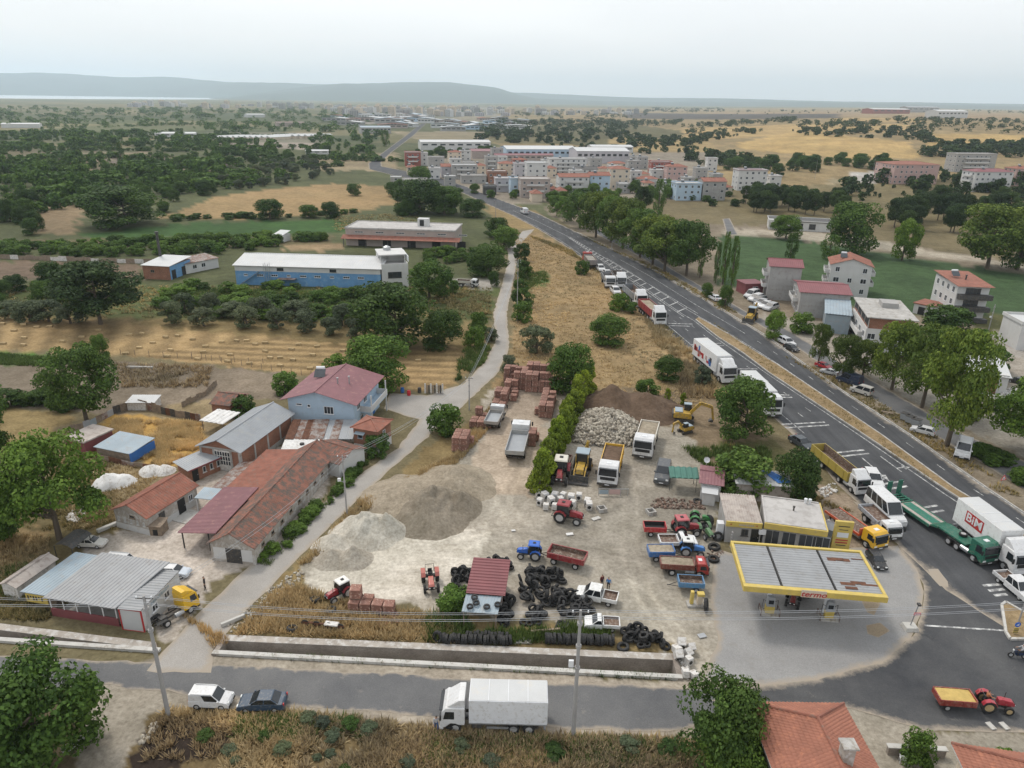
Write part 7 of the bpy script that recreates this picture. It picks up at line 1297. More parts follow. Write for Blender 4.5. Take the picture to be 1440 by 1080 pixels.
def pickup(label, rear, front, col, double=True, L_=5.2, bed='flat'):
    e = empty('pickup_truck', (0, 0, 0), 0, label, 'pickup'); pm = paint(col, dirty=.45); W = 1.95; xf = L_/2; c1 = xf-1.0; c0 = c1-(2.3 if double else 1.35)
    m = MB(); m.prof([(c0, .4), (c0, 1.12), (c1+.1, 1.1), (xf-.1, .95), (xf, .7), (xf, .38)], -W/2, W/2); m.build('body', pm, e, .07); zt = 1.95 if double else 1.65; zb = 1.1; m = MB(); yb, yt = W*.47, W*.41; m.add([(c0, -yb, zb), (c1, -yb, zb), (c1, yb, zb), (c0, yb, zb), (c0+.15, -yt, zt), (c1-.7, -yt, zt), (c1-.7, yt, zt), (c0+.15, yt, zt)], [(0, 3, 2, 1), (4, 5, 6, 7), (0, 1, 5, 4), (1, 2, 6, 5), (2, 3, 7, 6), (3, 0, 4, 7)]); m.build('cabin', pm, e, .05)
    plate(e, 'windscreen', [(c1, -yb, zb), (c1, yb, zb), (c1-.7, yt, zt), (c1-.7, -yt, zt)], 'glass', .1, .02); k = 2 if double else 1
    for s_ in (-1, 1):
        for i in range(k): t0, t1 = i/k, (i+1)/k; plate(e, 'side_window', [(c0+(c1-c0)*t0, s_*yb, zb), (c0+(c1-c0)*t1, s_*yb, zb), (c0+.15+(c1-.85-c0)*t1, s_*yt, zt), (c0+.15+(c1-.85-c0)*t0, s_*yt, zt)], 'glass', .14, .015)
    plate(e, 'rear_window', [(c0, yb, zb), (c0, -yb, zb), (c0+.15, -yt, zt), (c0+.15, yt, zt)], 'glass', .2, .02); tipper(e, -L_/2, c0-.06, W, .72, .42, col, 'rusty_bed', ribs=3); chassis(e, -L_/2+.1, c0+.2, W, .55); lights(e, xf-.03, -L_/2, W, .72, .9); bx(e, 'bumper', xf-.1, xf+.05, -W*.47, W*.47, .35, .55, 'black', .03); axle(e, [xf-.85, -L_/2+1.0], W, .34); return put(e, rear, front, L_)
pickup('white double cab flatbed pickup with two people behind it', (868, 850), (810, 838), (.68, .68, .66)); pickup('white crew cab pickup with roof lights at the junction', (1403, 812), (1449, 850), WHT); pickup('old white single cab pickup below the tyre heaps', (870, 884), (822, 881), (.7, .7, .69), False, 4.6); pickup('white pickup with red parts between the farm trailers', (926, 768), (979, 768), (.72, .72, .72), False, 4.8)

# ------------------------------------------------------------------ tractors, trailers, machines
def tractor(label, rear, front, col, cabbed=True, roof=None, s=1.0, rim='rim', loader=False, group=None):
    e = empty('farm_tractor', (0, 0, 0), 0, label, 'tractor', group); pm = paint(col, dirty=.35); L_ = 4.0
    m = MB(); m.prof([(.1, .85), (.1, 1.5), (.5, 1.55), (1.55, 1.38), (1.78, 1.15), (1.8, .8)], -.36, .36, lambda z: 1 if z < 1.3 else .8); m.build('bonnet', pm, e, .06); bx(e, 'engine', -.6, 1.5, -.28, .28, .55, .86, 'dark_metal'); bx(e, 'grille', 1.74, 1.83, -.3, .3, .85, 1.2, 'black'); bx(e, 'front_axle', 1.05, 1.25, -.75, .75, .4, .58, 'dark_metal'); bx(e, 'rear_axle', -1.15, -.85, -.7, .7, .6, .95, 'dark_metal')
    for y in (-.8, .8): wheel(e, -1.0, y, .8, .45, rim); wheel(e, 1.15, y*.95, .52, .32, rim); m = MB(); m.tube([(-1.0+.86*math.cos(a), y, .8+.86*math.sin(a)) for a in (R(25), R(60), R(95), R(130), R(155))], .03, 4); m.prof([(-1.75, 1.15), (-1.5, 1.55), (-1.0, 1.72), (-.5, 1.55), (-.22, 1.15), (-.26, 1.1), (-.55, 1.48), (-1.0, 1.64), (-1.46, 1.49), (-1.7, 1.12)], y-.25, y+.25); m.build('mudguard', pm, e)
    m = MB(); m.tube([(.9, .3, 1.4), (.9, .3, 2.2)], .04, 6); m.build('exhaust', 'dark_metal', e)
    if cabbed:
        m = MB(); m.tbox((-1.45, .1, -.72, .72, 1.3), (-1.35, -.05, -.66, .66, 2.4)); m.build('cab_glass', 'glass', e); m = MB(); m.tbox((-1.55, .15, -.78, .78, 2.4), (-1.45, .0, -.68, .68, 2.56)); m.build('cab_roof', paint(roof) if roof else pm, e, .05)
        for x in (-1.45, .1):
            for y in (-.73, .73): m = MB(); m.beam((x, y, 1.25), (x*.95, y*.93, 2.42), .07); m.build('cab_pillar', 'black', e)
        bx(e, 'roof_hatch', -.95, -.55, -.2, .2, 2.56, 2.62, 'black')
    else:
        bx(e, 'seat', -1.2, -.75, -.25, .25, 1.15, 1.3, 'black', .04); bx(e, 'seat_back', -1.25, -1.13, -.25, .25, 1.3, 1.65, 'black', .04); m = MB(); m.tube([(-.1, 0, 1.4), (-.3, 0, 1.65)], .03, 5); m.tube([(-.3, 0, 1.65), (-.32, 0, 1.68)], .2, 10); m.build('steering_wheel', 'black', e); m = MB(); m.tube([(-1.5, -.5, 1.0), (-1.5, -.5, 2.0), (-1.5, .5, 2.0), (-1.5, .5, 1.0)], .04, 6); m.build('roll_bar', 'dark_metal', e)
    m = MB(); m.beam((-1.6, -.35, .6), (-2.2, -.35, .55), .07); m.beam((-1.6, .35, .6), (-2.2, .35, .55), .07); m.beam((-2.15, -.4, .55), (-2.15, .4, .55), .07); m.build('hitch', 'dark_metal', e)
    if loader: [bx(e, 'loader_arm', .2, 2.2, y-.06, y+.06, 1.0, 1.12, pm) for y in (-.6, .6)]
    for y in (-.25, .25): bx(e, 'headlight', 1.8, 1.85, y-.09, y+.09, 1.0, 1.12, 'lamp_glass')
    return put(e, rear, front, L_, 0, .8, 1.35)
TR = (.26, .025, .032)
tractor('red tractor with red cab roof in front of the dumped appliances', (778, 729), (822, 737), TR); tractor('bright blue tractor turned towards the tyre shed', (763, 786), (725, 782), (.02, .12, .5)); tractor('red tractor with white cab roof beside the brick pallets', (494, 832), (458, 850), TR, True, (.72, .7, .66)); tractor('old open red tractor with frame seen in the sandy yard', (604, 810), (608, 840), (.45, .13, .1), False); tractor('red tractor with cream roof beside the backhoe loader', (790, 664), (785, 688), TR, True, (.62, .58, .5)); tractor('red tractor with pink cab roof coupled to the small red trailer', (943, 752), (985, 750), TR, True, (.42, .09, .1)); tractor('blue open tractor with white canopy between the farm trailers', (953, 778), (992, 781), (.06, .2, .5), True, (.66, .66, .64)); tractor('old dark red tractor under the fuel canopy', (1117, 836), (1112, 860), (.2, .03, .03), False); t_drive = tractor('small red tractor pulling a grain trailer on the junction', (1370, 993), (1424, 1000), (.36, .03, .045), False, rim='straw_bale'); tractor('blue tractor parked by the grey blue shed', (1134, 468), (1116, 465), (.02, .08, .4), True, (.05, .2, .55)); tractor('dark tractor at the gravel verge behind the largest plane tree', (1372, 590), (1358, 594), (.04, .04, .045), False); tractor('old green tractor among the scrap', (973, 735), (998, 738), (.04, .2, .05), False); tractor('stripped green tractor wreck beside the stacked tyres', (985, 745), (1000, 762), (.1, .2, .09), False)
def trailer(label, rear, front, col, L_=4.0, W=2.0, h=.65, load=None, inner='rusty_bed', axles=2):
    e = empty('farm_trailer', (0, 0, 0), 0, label, 'trailer'); tipper(e, -L_/2, L_/2, W, .95, h, col, inner, load, .85, 4); bx(e, 'frame', -L_/2+.1, L_/2-.1, -.5, .5, .75, .93, 'chassis'); m = MB(); m.tube([(L_/2-.1, -.5, .75), (L_/2+1.1, 0, .55), (L_/2-.1, .5, .75)], .05, 6); m.tube([(L_/2+1.0, 0, .55), (L_/2+1.35, 0, .55)], .06, 6); m.build('drawbar', 'dark_metal', e); bx(e, 'axle', -L_/2+.9, -L_/2+1.05, -W*.4, W*.4, .35, .5, 'dark_metal'); axle(e, [-L_/2+1]+([L_/2-.8] if axles > 1 else []), W-.2, .4); return put(e, rear, front, L_, 0, .75, 1.3)
trailer('dark red two axle trailer behind the blue tractor', (823, 799), (772, 787), (.26, .03, .035), 4.4); trailer('small bright red trailer behind the pink roofed tractor', (904, 751), (935, 752), (.42, .03, .035), 3.2, 1.9, .7, None, 'black', 1); trailer('blue trailer with rusty inside holding planks', (910, 786), (946, 786), (.04, .14, .36), 3.4, 1.9, .7, 'sand_tan', axles=1); trailer('blue trailer with drawbar pointing to the yard', (988, 830), (952, 828), (.08, .22, .4), 3.3, 1.9, .65, axles=1); trailer('rusty trailer behind the cream roofed tractor', (797, 650), (791, 663), (.14, .07, .05), 3.2, 1.8, .5); trailer('red brown trailer heaped with yellow grain on the junction', (1313, 991), (1364, 995), (.25, .04, .03), 3.9, 2.1, .7, 'grain', axles=1); trailer('dark trailer behind the old tractor under the canopy', (1140, 828), (1126, 842), (.08, .03, .03), 3.0, 1.8, .5)
def bucket(e, x, y, z, w_, sx=1, mat='dark_metal'):
    m = MB(); pr = [(0, 0), (.45*sx, -.05), (.75*sx, -.4), (.62*sx, -.42), (.38*sx, -.15), (.05*sx, -.1)]; pr = [(x+a, z+c) for a, c in pr]; m.prof(pr, y-w_/2, y+w_/2); [m.prof([(x, z), (x+.45*sx, z-.05), (x+.75*sx, z-.4), (x, z-.45)], y+s_*w_/2-.02, y+s_*w_/2+.02) for s_ in (-1, 1)]; return m.build('bucket', mat, e)
def boom(e, pts, wd, mat, name='boom'): m = MB(); [m.beam(a, c, wd, wd*1.5) for a, c in zip(pts, pts[1:])]; [m.tube([(p[0], p[1]-wd*.7, p[2]), (p[0], p[1]+wd*.7, p[2])], wd*.55, 8) for p in pts]; return m.build(name, mat, e)
def backhoe(label, rear, front):
    e = empty('backhoe_loader', (0, 0, 0), 0, label, 'backhoe loader'); Y = 'machine_yellow'; L_ = 6.2; m = MB(); m.prof([(-.2, .9), (-.2, 1.6), (1.7, 1.45), (1.85, .9)], -.45, .45); m.build('bonnet', Y, e, .05); bx(e, 'frame', -1.9, 1.9, -.5, .5, .55, .9, 'dark_metal'); m = MB(); m.tbox((-1.6, .0, -.75, .75, 1.0), (-1.5, -.15, -.7, .7, 2.6)); m.build('cab_glass', 'glass', e); bx(e, 'cab_roof', -1.65, .0, -.8, .8, 2.6, 2.75, 'sheet_blue_grey', .05)
    for x in (-1.6, 0):
        for y in (-.74, .74): m = MB(); m.beam((x, y, .95), (x*.94, y*.95, 2.62), .09); m.build('cab_pillar', Y, e)
    for y in (-.85, .85): wheel(e, -1.2, y, .78, .45, 'machine_yellow'); wheel(e, 1.2, y, .5, .35, 'machine_yellow'); boom(e, [(-.1, y*.75, 1.35), (1.6, y*.75, 1.1), (2.35, y*.75, .55)], .13, Y, 'loader_arm')
    m = MB(); m.prof([(2.3, .1), (2.95, .1), (2.9, .2), (2.45, .3), (2.4, .95), (2.3, .95)], -1.15, 1.15); m.build('loader_bucket', 'dark_metal', e); boom(e, [(-1.9, 0, .9), (-2.5, .2, 2.5), (-2.2, .4, 3.3)], .24, Y); boom(e, [(-2.2, .4, 3.3), (-2.9, .3, 1.8)], .18, Y, 'dipper'); bucket(e, -2.9, .3, 1.8, .6, -1); [m for m in [MB()]]; [boom(e, [(-1.8, y, .9), (-2.1, y*1.2, .1)], .12, Y, 'stabiliser') for y in (-.9, .9)]; return put(e, rear, front, L_, 0, .75, 1.2)
backhoe('yellow backhoe loader parked beside the full tipper lorry', (823, 648), (811, 687)); backhoe('yellow backhoe loader at the service road by the parked row', (1060, 446), (1050, 456))
def excavator(label, u, v, rz, s_, arm, cabx=.2):
    Y = 'machine_yellow'; e = empty('excavator', P(u, v), rz, label, 'excavator'); e.scale = (s_,)*3
    for y in (-1.0, 1.0): m = MB(); m.prof([(-1.7, .35), (-1.45, .05), (1.45, .05), (1.7, .35), (1.5, .72), (-1.5, .72)], y-.28, y+.28); t = m.build('track', 'chassis', e, .06); [wheel(t, x, (.32 if y > 0 else -.32)+y*1.0-y*0, .2, .12) if 0 else bx(t, 'track_roller', x-.12, x+.12, y-.3, y+.3, .22, .48, 'dark_metal') for x in (-1.1, 0, 1.1)]
    bx(e, 'undercarriage', -.9, .9, -.72, .72, .4, .8, 'dark_metal'); m = MB(); m.prof([(-1.9, .95), (-1.9, 1.75), (-1.5, 1.95), (.9, 1.85), (1.2, 1.0), (1.1, .85)], -1.15, 1.15); m.build('house', Y, e, .08); bx(e, 'counterweight', -2.1, -1.85, -1.1, 1.1, 1.0, 1.7, 'dark_metal', .06); m = MB(); m.tbox((-.2, 1.2, .2, 1.1, 1.9), (-.1, .95, .25, 1.05, 2.95)); m.build('cab_glass', 'glass', e); bx(e, 'cab_roof', -.25, 1.05, .18, 1.12, 2.95, 3.08, 'sheet_blue_grey', .04); bx(e, 'engine_cover', -1.7, -.4, -1.0, 1.0, 1.96, 2.1, 'sheet_blue_grey', .04)
    boom(e, arm[:3], .34, Y); boom(e, arm[2:], .24, Y, 'dipper'); q = arm[-1]; bucket(e, q[0], q[1], q[2]+.1, .9, -1); return e
excavator('large yellow excavator with raised bent arm at the earth heap', 962, 592, R(-12), .98, [(.9, -.3, 1.8), (2.4, -.3, 3.7), (4.3, -.3, 3.2), (4.7, -.3, .9)]); excavator('small orange excavator before the large one', 963, 608, R(205), .62, [(.9, -.3, 1.8), (2.2, -.3, 3.4), (3.6, -.3, 3.0), (3.8, -.3, .7)])
# ------------------------------------------------------------------ brick pallets
m = MB()
for k in range(4): m.box(-.56+.01*(k % 2), .56, -.56, .56-.012*(k % 2), .1+k*.26, .1+k*.26+.248)
PAL = m.mesh('bricks', 'clay'); m = MB(); [m.box(-.55, .55, y-.06, y+.06, 0, .1) for y in (-.45, 0, .45)]; PALB = m.mesh('pallet', 'wood')
m = MB(); [m.box(x-.02, x+.02, -.572, .572, .08, 1.145) for x in (-.3, .3)]; PALS = m.mesh('strap', 'black')
def pal(p, z, rz, label, group):
    e = empty('brick_pallet', (p.x, p.y, z), rz, label, 'brick pallet', group); link('bricks', PAL, e); link('pallet', PALB, e)['kind'] = 'stuff'
    return e
def stacks(lst, label, group, yaw=R(-8)):
    for u, v, nx, ny, lay in lst:
        o = P(u, v); c, s_ = math.cos(yaw), math.sin(yaw)
        for i in range(nx):
            for j in range(ny):
                for k in range(max(1, lay-(1 if rnd.random() < .22 and lay > 1 else 0))): x, y = i*1.22+rnd.uniform(-.05, .05), j*1.22+rnd.uniform(-.05, .05); pal(o+Vector((x*c-y*s_, x*s_+y*c, 0)), .02+k*1.15, yaw+rnd.uniform(-.08, .08), label, group)
stacks([(743, 550, 4, 2, 3), (727, 547, 2, 3, 3), (714, 553, 2, 2, 2), (736, 535, 5, 2, 3), (713, 541, 2, 2, 3), (724, 558, 1, 1, 1)], 'pallet of red hollow bricks in the far block of stacks', 'far block of brick pallets')
stacks([(762, 586, 2, 7, 2), (756, 582, 1, 1, 1), (778, 548, 2, 1, 2)], 'pallet of red hollow bricks beside the conifer hedge', 'brick pallets by the hedge')
stacks([(697, 573, 2, 4, 2), (704, 577, 1, 1, 1), (666, 600, 3, 2, 1), (674, 590, 3, 1, 2), (722, 563, 1, 1, 1)], 'pallet of red bricks between the open lorry and the dirt track', 'brick pallets by the track')
stacks([(748, 626, 1, 2, 2), (753, 619, 1, 1, 1)], 'pallet of bricks beside the silver bedded lorry', 'brick pallets by the silver bedded lorry')
stacks([(641, 633, 2, 3, 2), (661, 624, 1, 1, 1)], 'purplish pallet of bricks beside the round green bush', 'brick pallets by the round bush')
stacks([(499, 857, 4, 1, 1), (502, 851, 2, 1, 2)], 'pallet of orange bricks beside the white roofed red tractor', 'brick pallets by the red tractor', R(-4))
# ------------------------------------------------------------------ straw bales
m = MB(); m.box(-.6, .6, -.28, .28, 0, .42); BALE = m.mesh('straw_bale', 'straw_bale', .05); bs_ = [(4, 456), (33, 457), (52, 461), (70, 460), (20, 466), (34, 476), (33, 486), (5, 484), (88, 481), (115, 475), (138, 465), (108, 492), (182, 472), (200, 470), (233, 475), (215, 483), (196, 490), (177, 498), (250, 473), (271, 478), (240, 493), (289, 488), (312, 482), (333, 480), (347, 480), (359, 485), (373, 483), (286, 496), (324, 500), (373, 495), (320, 509), (351, 512), (380, 504), (394, 515), (278, 506), (235, 502), (412, 507), (420, 485), (446, 488), (440, 500), (482, 494), (436, 519), (394, 504), (588, 508), (410, 492), (460, 512), (498, 502)]
for u, v in bs_:
    o = link('straw_bale', BALE, None, P(u, v)+Vector((0, 0, .01)), (0, 0, rnd.uniform(-.35, .35))); tag(o, 'small rectangular straw bale lying in the stubble field', 'straw bale', 'bales in the stubble field')
# ------------------------------------------------------------------ tyres
def tyre(p, z, r, mode, label, group, w_=.27):
    o = link('tyre', tyre_mesh(r, w_, 16, .55), None, (p.x, p.y, z)); 
    o.rotation_euler = (R(90)+rnd.uniform(-.25, .25), rnd.uniform(-.25, .25), rnd.random()*6.28) if mode == 'flat' else (rnd.uniform(-.35, .35), 0, rnd.random()*6.28) if mode == 'up' else mode
    tag(o, label, 'tyre', group); return o
def tyre_heap(pts, n, label, group, seed, maxl=2):
    pl = rpoly(pts, n, False, seed); c = sum(pl, Vector())/len(pl); rad = max((p-c).length for p in pl)
    for p in pl:
        q = 1-(p-c).length/rad; lay = rnd.random()*maxl*min(1, q*1.8); md = 'flat' if rnd.random() < .5 else 'up'; r = rnd.choice([.4, .46, .5, .55]); tyre(p, (.16 if md == 'flat' else r*.96)+lay*.27, r, md, label, group)
tyre_heap([(640, 806), (662, 798), (668, 812), (656, 838), (638, 830)], 22, 'worn tyre in the heap left of the maroon shed', 'tyres left of the shed', 1); tyre_heap([(680, 790), (718, 790), (722, 806), (700, 800)], 14, 'worn tyre piled behind the maroon shed', 'tyres behind the shed', 2); tyre_heap([(708, 838), (722, 836), (726, 880), (700, 884)], 26, 'worn tyre in the strip right of the maroon shed', 'tyres right of the shed', 3)
tyre_heap([(728, 818), (748, 800), (770, 806), (768, 830), (772, 880), (736, 884), (734, 850)], 62, 'worn tyre in the main heap of the tyre yard', 'tyres in the main heap', 4, 2.5); tyre_heap([(750, 800), (790, 808), (796, 820), (764, 826)], 28, 'worn tyre at the top of the main heap by the red trailer', 'tyres by the red trailer', 5); tyre_heap([(776, 828), (800, 832), (834, 852), (832, 862), (800, 884), (784, 884), (776, 850)], 50, 'worn tyre in the heap beside the white pickups', 'tyres beside the pickups', 6, 2.4)
tyre_heap([(872, 888), (905, 884), (940, 905), (936, 914), (880, 910)], 34, 'worn tyre in the heap at the drain corner', 'tyres at the drain corner', 7, 1.8)
for a, c, n, lb, gp, r in [((622, 903), (720, 906), 22, 'tyre standing in the row under the maroon shed', 'tyre row below the shed', .5), ((766, 904), (864, 906), 24, 'tyre standing in the row along the wall past the light pole', 'tyre row along the wall', .55), ((655, 897), (715, 899), 12, 'tyre in the second row under the maroon shed', 'second tyre row', .42)]:
    a, c = P(*a), P(*c); d = math.atan2(c.y-a.y, c.x-a.x)
    for i in range(n): tyre(a.lerp(c, (i+.5)/n)+Vector((0, rnd.uniform(-.12, .12), 0)), r*.98, r, (rnd.uniform(-.3, .3), 0, d+R(90)+rnd.uniform(-.15, .15)), lb, gp, .3)
for k in range(4): tyre(P(904, 905), .17+k*.28, .52, 'flat', 'tyre in the tall single column at the drain corner', 'tyre column', .28)
for u, v, r, md, lb in [(876, 912, .62, 'flat', 'big lone tyre lying flat beside the wall row'), (1004, 771, .75, 'flat', 'big tyre lying flat behind the blue open tractor'), (1003, 788, .7, 'flat', 'big tyre lying flat beside the red lorry cab'), (1010, 752, .6, 'up', 'upright tyre against the grey office wall'), (1009, 760, .6, 'up', 'second upright tyre against the grey office wall'), (996, 739, .75, 'up', 'big upright tyre beside the stripped green wreck'), (992, 858, .72, 'up', 'large upright tyre beside the yellow air post'), (443, 845, .55, 'flat', 'tyre lying in the dry grass before the red tractor'), (466, 860, .55, 'flat', 'tyre lying in the dry grass below the red tractor'), (411, 886, .55, 'flat', 'tyre half buried in grass above the drain'), (616, 902, .6, 'up', 'upright tyre at the grass end of the wall row'), (980, 707, .6, 'flat', 'tyre lying beside the little cabin')]: tyre(P(u, v), .2 if md == 'flat' else r*.97, r, md, lb, None, .36)
for dx, dy in [(.5, -.9), (1.1, -.4), (.9, .3), (2.2, -.9), (3.3, -.6)]:
    q = P(655, 870)+Vector((dx, dy, 0)); tyre(q, 2.28+.17*(dy+.9), .36, (R(97), 0, 0), 'small tyre lying on the tin awning of the maroon shed', 'tyres on the tin awning', .2)
for x in (835, 860): pass
# ------------------------------------------------------------------ dumped appliances, scrap
APM = MB(); APM.box(-.3, .3, -.3, .3, 0, .85); APB = APM.mesh('casing', 'dirty_white', .03); m = MB(); m.tube([(0, -.3, .42), (0, -.34, .42)], .19, 12); APD = m.mesh('door', 'glass'); m = MB(); m.box(-.28, .28, -.315, -.29, .72, .82); APP = m.mesh('control_panel', 'plastic_white')
def appliance(u, v, s_, rx, label, group, sc=(1, 1, 1)):
    p = P(u, v); e = empty('dumped_appliance', p+Vector((0, 0, .3*abs(math.sin(rx))*s_)), rnd.uniform(-.6, .6), label, 'appliance', group); e.rotation_euler[0] = rx; e.scale = (s_*sc[0], s_*sc[1], s_*sc[2]); link('casing', APB, e); link('door', APD, e); link('control_panel', APP, e)
for u, v in [(757, 699), (759, 710), (766, 703), (768, 713), (774, 709), (781, 713), (780, 703), (788, 708), (792, 702), (803, 706), (805, 714), (814, 703), (826, 711), (828, 716)]: appliance(u, v, rnd.uniform(1.1, 1.5), rnd.choice([0, 0, 0, .15, 1.4]), 'dumped white washing machine casing beside the red tractor', 'dumped white appliances')
for u, v in [(948, 914), (957, 908), (952, 925), (963, 922), (970, 914), (968, 934), (962, 946), (972, 950)]: appliance(u, v, rnd.uniform(1.0, 1.4), rnd.choice([0, .6, 1.3]), 'dumped grey appliance casing at the drain end', 'scrap casings at the drain end')
for u, v, lb in [(846, 718, 'square concrete manhole ring on the open yard'), (915, 722, 'pale concrete frame lying by the scrap')]:
    e = empty('concrete_ring', P(u, v), .3, lb, 'concrete ring'); [bx(e, 'side', *q, 0, .5, 'concrete') for q in ((-.55, .55, -.55, -.4), (-.55, .55, .4, .55), (-.55, -.4, -.4, .4), (.4, .55, -.4, .4))]
for u, v, sx, sy, rz, mt, lb in [(838, 730, 1.2, .6, .5, 'paving_white', 'white slab lying beside the concrete ring'), (801, 752, .9, .5, .2, 'tarp_white', 'white plastic sheet on the yard dirt'), (722, 747, .5, .3, .1, 'tarp_white', 'scrap of white plastic by the dark sand'), (735, 902, 1.7, .8, 0, 'concrete', 'long concrete trough between the tyre rows'), (767, 890, 3.0, .25, .15, 'wood', 'pale timber beam lying in weeds'), (1393, 1022, .5, .8, .2, 'paving_white', 'white slab lying on the junction edge'), (1412, 1022, .5, .8, .2, 'paving_white', 'second white slab lying on the junction edge'), (987, 895, .8, .6, .3, 'steel', 'metal plate lying on the forecourt edge'), (328, 875, 2.4, .3, .7, 'paving_white', 'tilted white concrete block at the track side'), (155, 742, 3.0, .5, .9, 'paving_white', 'stacked white kerb stones beside the farm store'), (112, 1045, 2.6, .5, .9, 'paving_white', 'white kerb stone dumped under the dark tree'), (197, 518, 5, .5, 0, 'concrete', 'long concrete trough at the garden edge')]:
    m = MB(); m.box(-sx/2, sx/2, -sy/2, sy/2, 0, .12 if sx < 2 else .4); o = m.build('slab', mt, None, .03, loc=P(u, v)+Vector((0, 0, .04)), rot=(0, 0, rz)); tag(o, lb, 'slab')
heap('tarp_bundle', 133, 190, 664, 693, 1.7, 'tarp_white', 'crumpled white tarpaulin bundle in the farm yard', 12, [(-.3, 0, .7, 1), (.3, .2, .6, .8)], 24, 2.0, 'tarpaulin')
heap('tarp_bundle', 196, 245, 650, 672, 1.2, 'dirty_white', 'heap of boards and white sheets beside the farm store', 13, [(-.3, 0, .7, 1), (.4, .1, .6, .9)], 24, 2.0, 'scrap heap')
def rubble(name, label, pts, n, r, mat, seed): 
    e = empty(name, P(*pts[0]), 0, label, 'rubble'); o = e.location; stones('stone', e, [np.array((p-o)[:])+np.array([0, 0, r*.3]) for p in rpoly(pts, n, False, seed)], r, mat, seed)
rubble('rubble_patch', 'broken tiles and stones below the large green tree', [(92, 728), (118, 705), (122, 722), (105, 738)], 90, .22, 'dirty_white', 5); rubble('rubble_patch', 'scatter of pale stones along the dirt track edge', [(320, 880), (395, 815), (420, 800), (430, 812), (370, 860), (325, 890)], 160, .16, 'stone', 6); rubble('rubble_patch', 'scrap and broken stone bank beside the little cabin', [(912, 708), (930, 700), (985, 706), (990, 716), (920, 716)], 160, .24, 'rusty_bed', 7); rubble('rubble_patch', 'broken white rubble bank at the gravel yard', [(1380, 552), (1432, 545), (1440, 558), (1400, 568)], 130, .35, 'dirty_white', 8); rubble('rubble_patch', 'white stones at the head of the drain', [(955, 925), (965, 925), (972, 955), (962, 957)], 60, .16, 'dirty_white', 9); rubble('rubble_patch', 'rocks on the burnt verge beside the concrete pole', [(195, 1045), (215, 1015), (225, 1020), (205, 1048)], 30, .22, 'stone', 10); rubble('rubble_patch', 'spilled red bricks beside the white sacks', [(520, 870), (560, 860), (565, 878), (530, 882)], 60, .2, 'clay', 11); rubble('rubble_patch', 'scatter of scrap metal behind the station office', [(995, 770), (1025, 775), (1010, 785), (995, 790)], 50, .15, 'rusty_bed', 14); rubble('rubble_patch', 'stones and rubble beside the dense tree at the highway', [(1150, 690), (1172, 678), (1180, 690), (1160, 700)], 50, .2, 'dirty_white', 15)
e = empty('wooden_crate', P(262, 706), R(35), 'old wooden crate and cabinet beside the farm store', 'crate'); bx(e, 'case', -1.3, 1.3, -.8, .8, 0, 1.5, 'wood', .03); bx(e, 'lid', -1.35, 1.35, -.85, .85, 1.5, 1.6, 'sheet_brownish'); [bx(e, 'slat', -1.32+i*.55, -1.1+i*.55, -.83, -.79, .1, 1.4, 'plaster_old') for i in range(5)]
for u, v, mt, lb in [(455, 545, 'tarp_blue', 'blue plastic barrel behind the blue house'), (566, 552, 'tarp_blue', 'blue barrel beside the stacked doors'), (575, 556, 'signal_red', 'red tub beside the stacked doors'), (590, 552, 'dark_metal', 'dark scrap drum beside the stacked doors')]:
    m = MB(); m.tube([(0, 0, 0), (0, 0, .3), (0, 0, .6), (0, 0, .95)], [.3, .34, .34, .3], 12); o = m.build('barrel', mt, None, loc=P(u, v)); tag(o, lb, 'barrel')
e = empty('door_stack', P(597, 553), 0, 'row of leaning old doors and panels behind the blue house', 'door stack'); [bx(e, 'panel', i*.35, i*.35+.28, -.05+.02*(i % 2), .05, 0, 1.6+.3*(i % 3 == 0), ['dirty_white', 'wood', 'dark_metal'][i % 3]) for i in range(10)]
# rusty harrow in the grass
e = empty('disc_harrow', P(455, 884), R(-8), 'rusty disc harrow standing in the dry grass', 'harrow'); bx(e, 'frame', -2.2, 2.2, -.08, .08, .55, .65, 'rust'); [wheel(e, x, 0, .42, .1, 'rust') for x in (-1.9, -.7, .6, 1.8)]; bx(e, 'drawbar', .2, 1.6, -.3, .3, .66, .8, 'dirty_white')
e = empty('air_post', P(976, 851), 0, 'yellow air and water post beside the large upright tyre', 'air post'); bx(e, 'base', -.8, .9, -.5, .5, 0, .25, 'concrete', .05); bx(e, 'column', -.5, -.15, -.2, .2, .25, 1.8, 'yellow', .04); bx(e, 'cabinet', .25, .75, -.25, .25, .25, 1.3, 'plaster_cream', .04); bx(e, 'cabinet_top', .2, .95, -.3, .3, 1.3, 1.6, 'yellow', .04)
e = empty('banner_frame', P(862, 697), 0, 'low metal frame with small banners before the full tipper', 'banner'); [bx(e, 'post', x-.04, x+.04, -.04, .04, 0, 1.1, 'steel') for x in (-2, -.6, 1.0, 2.0)]; bx(e, 'rail', -2, 2, -.03, .03, 1.02, 1.08, 'steel'); bx(e, 'banner', -.55, .95, -.06, -.045, .25, 1.0, 'plaster_pink'); bx(e, 'banner', -1.9, -.7, -.06, -.045, .25, .9, 'sheet_blue_grey')
for i, (u, v) in enumerate([(1272, 591), (1279, 595), (1287, 599)]): e = empty('wheeled_bin', P(u, v), R(-50), 'grey metal rubbish container beside the service road', 'bin', 'containers beside the service road'); m = MB(); m.tbox((-.6, .6, -.5, .5, .2), (-.7, .7, -.6, .6, 1.25)); m.build('tub', 'sheet_grey', e, .04); bx(e, 'lid', -.72, .72, -.62, .62, 1.25, 1.33, 'dark_metal', .03); [bx(e, 'castor', x-.07, x+.07, y-.07, y+.07, 0, .2, 'black') for x in (-.45, .45) for y in (-.35, .35)]
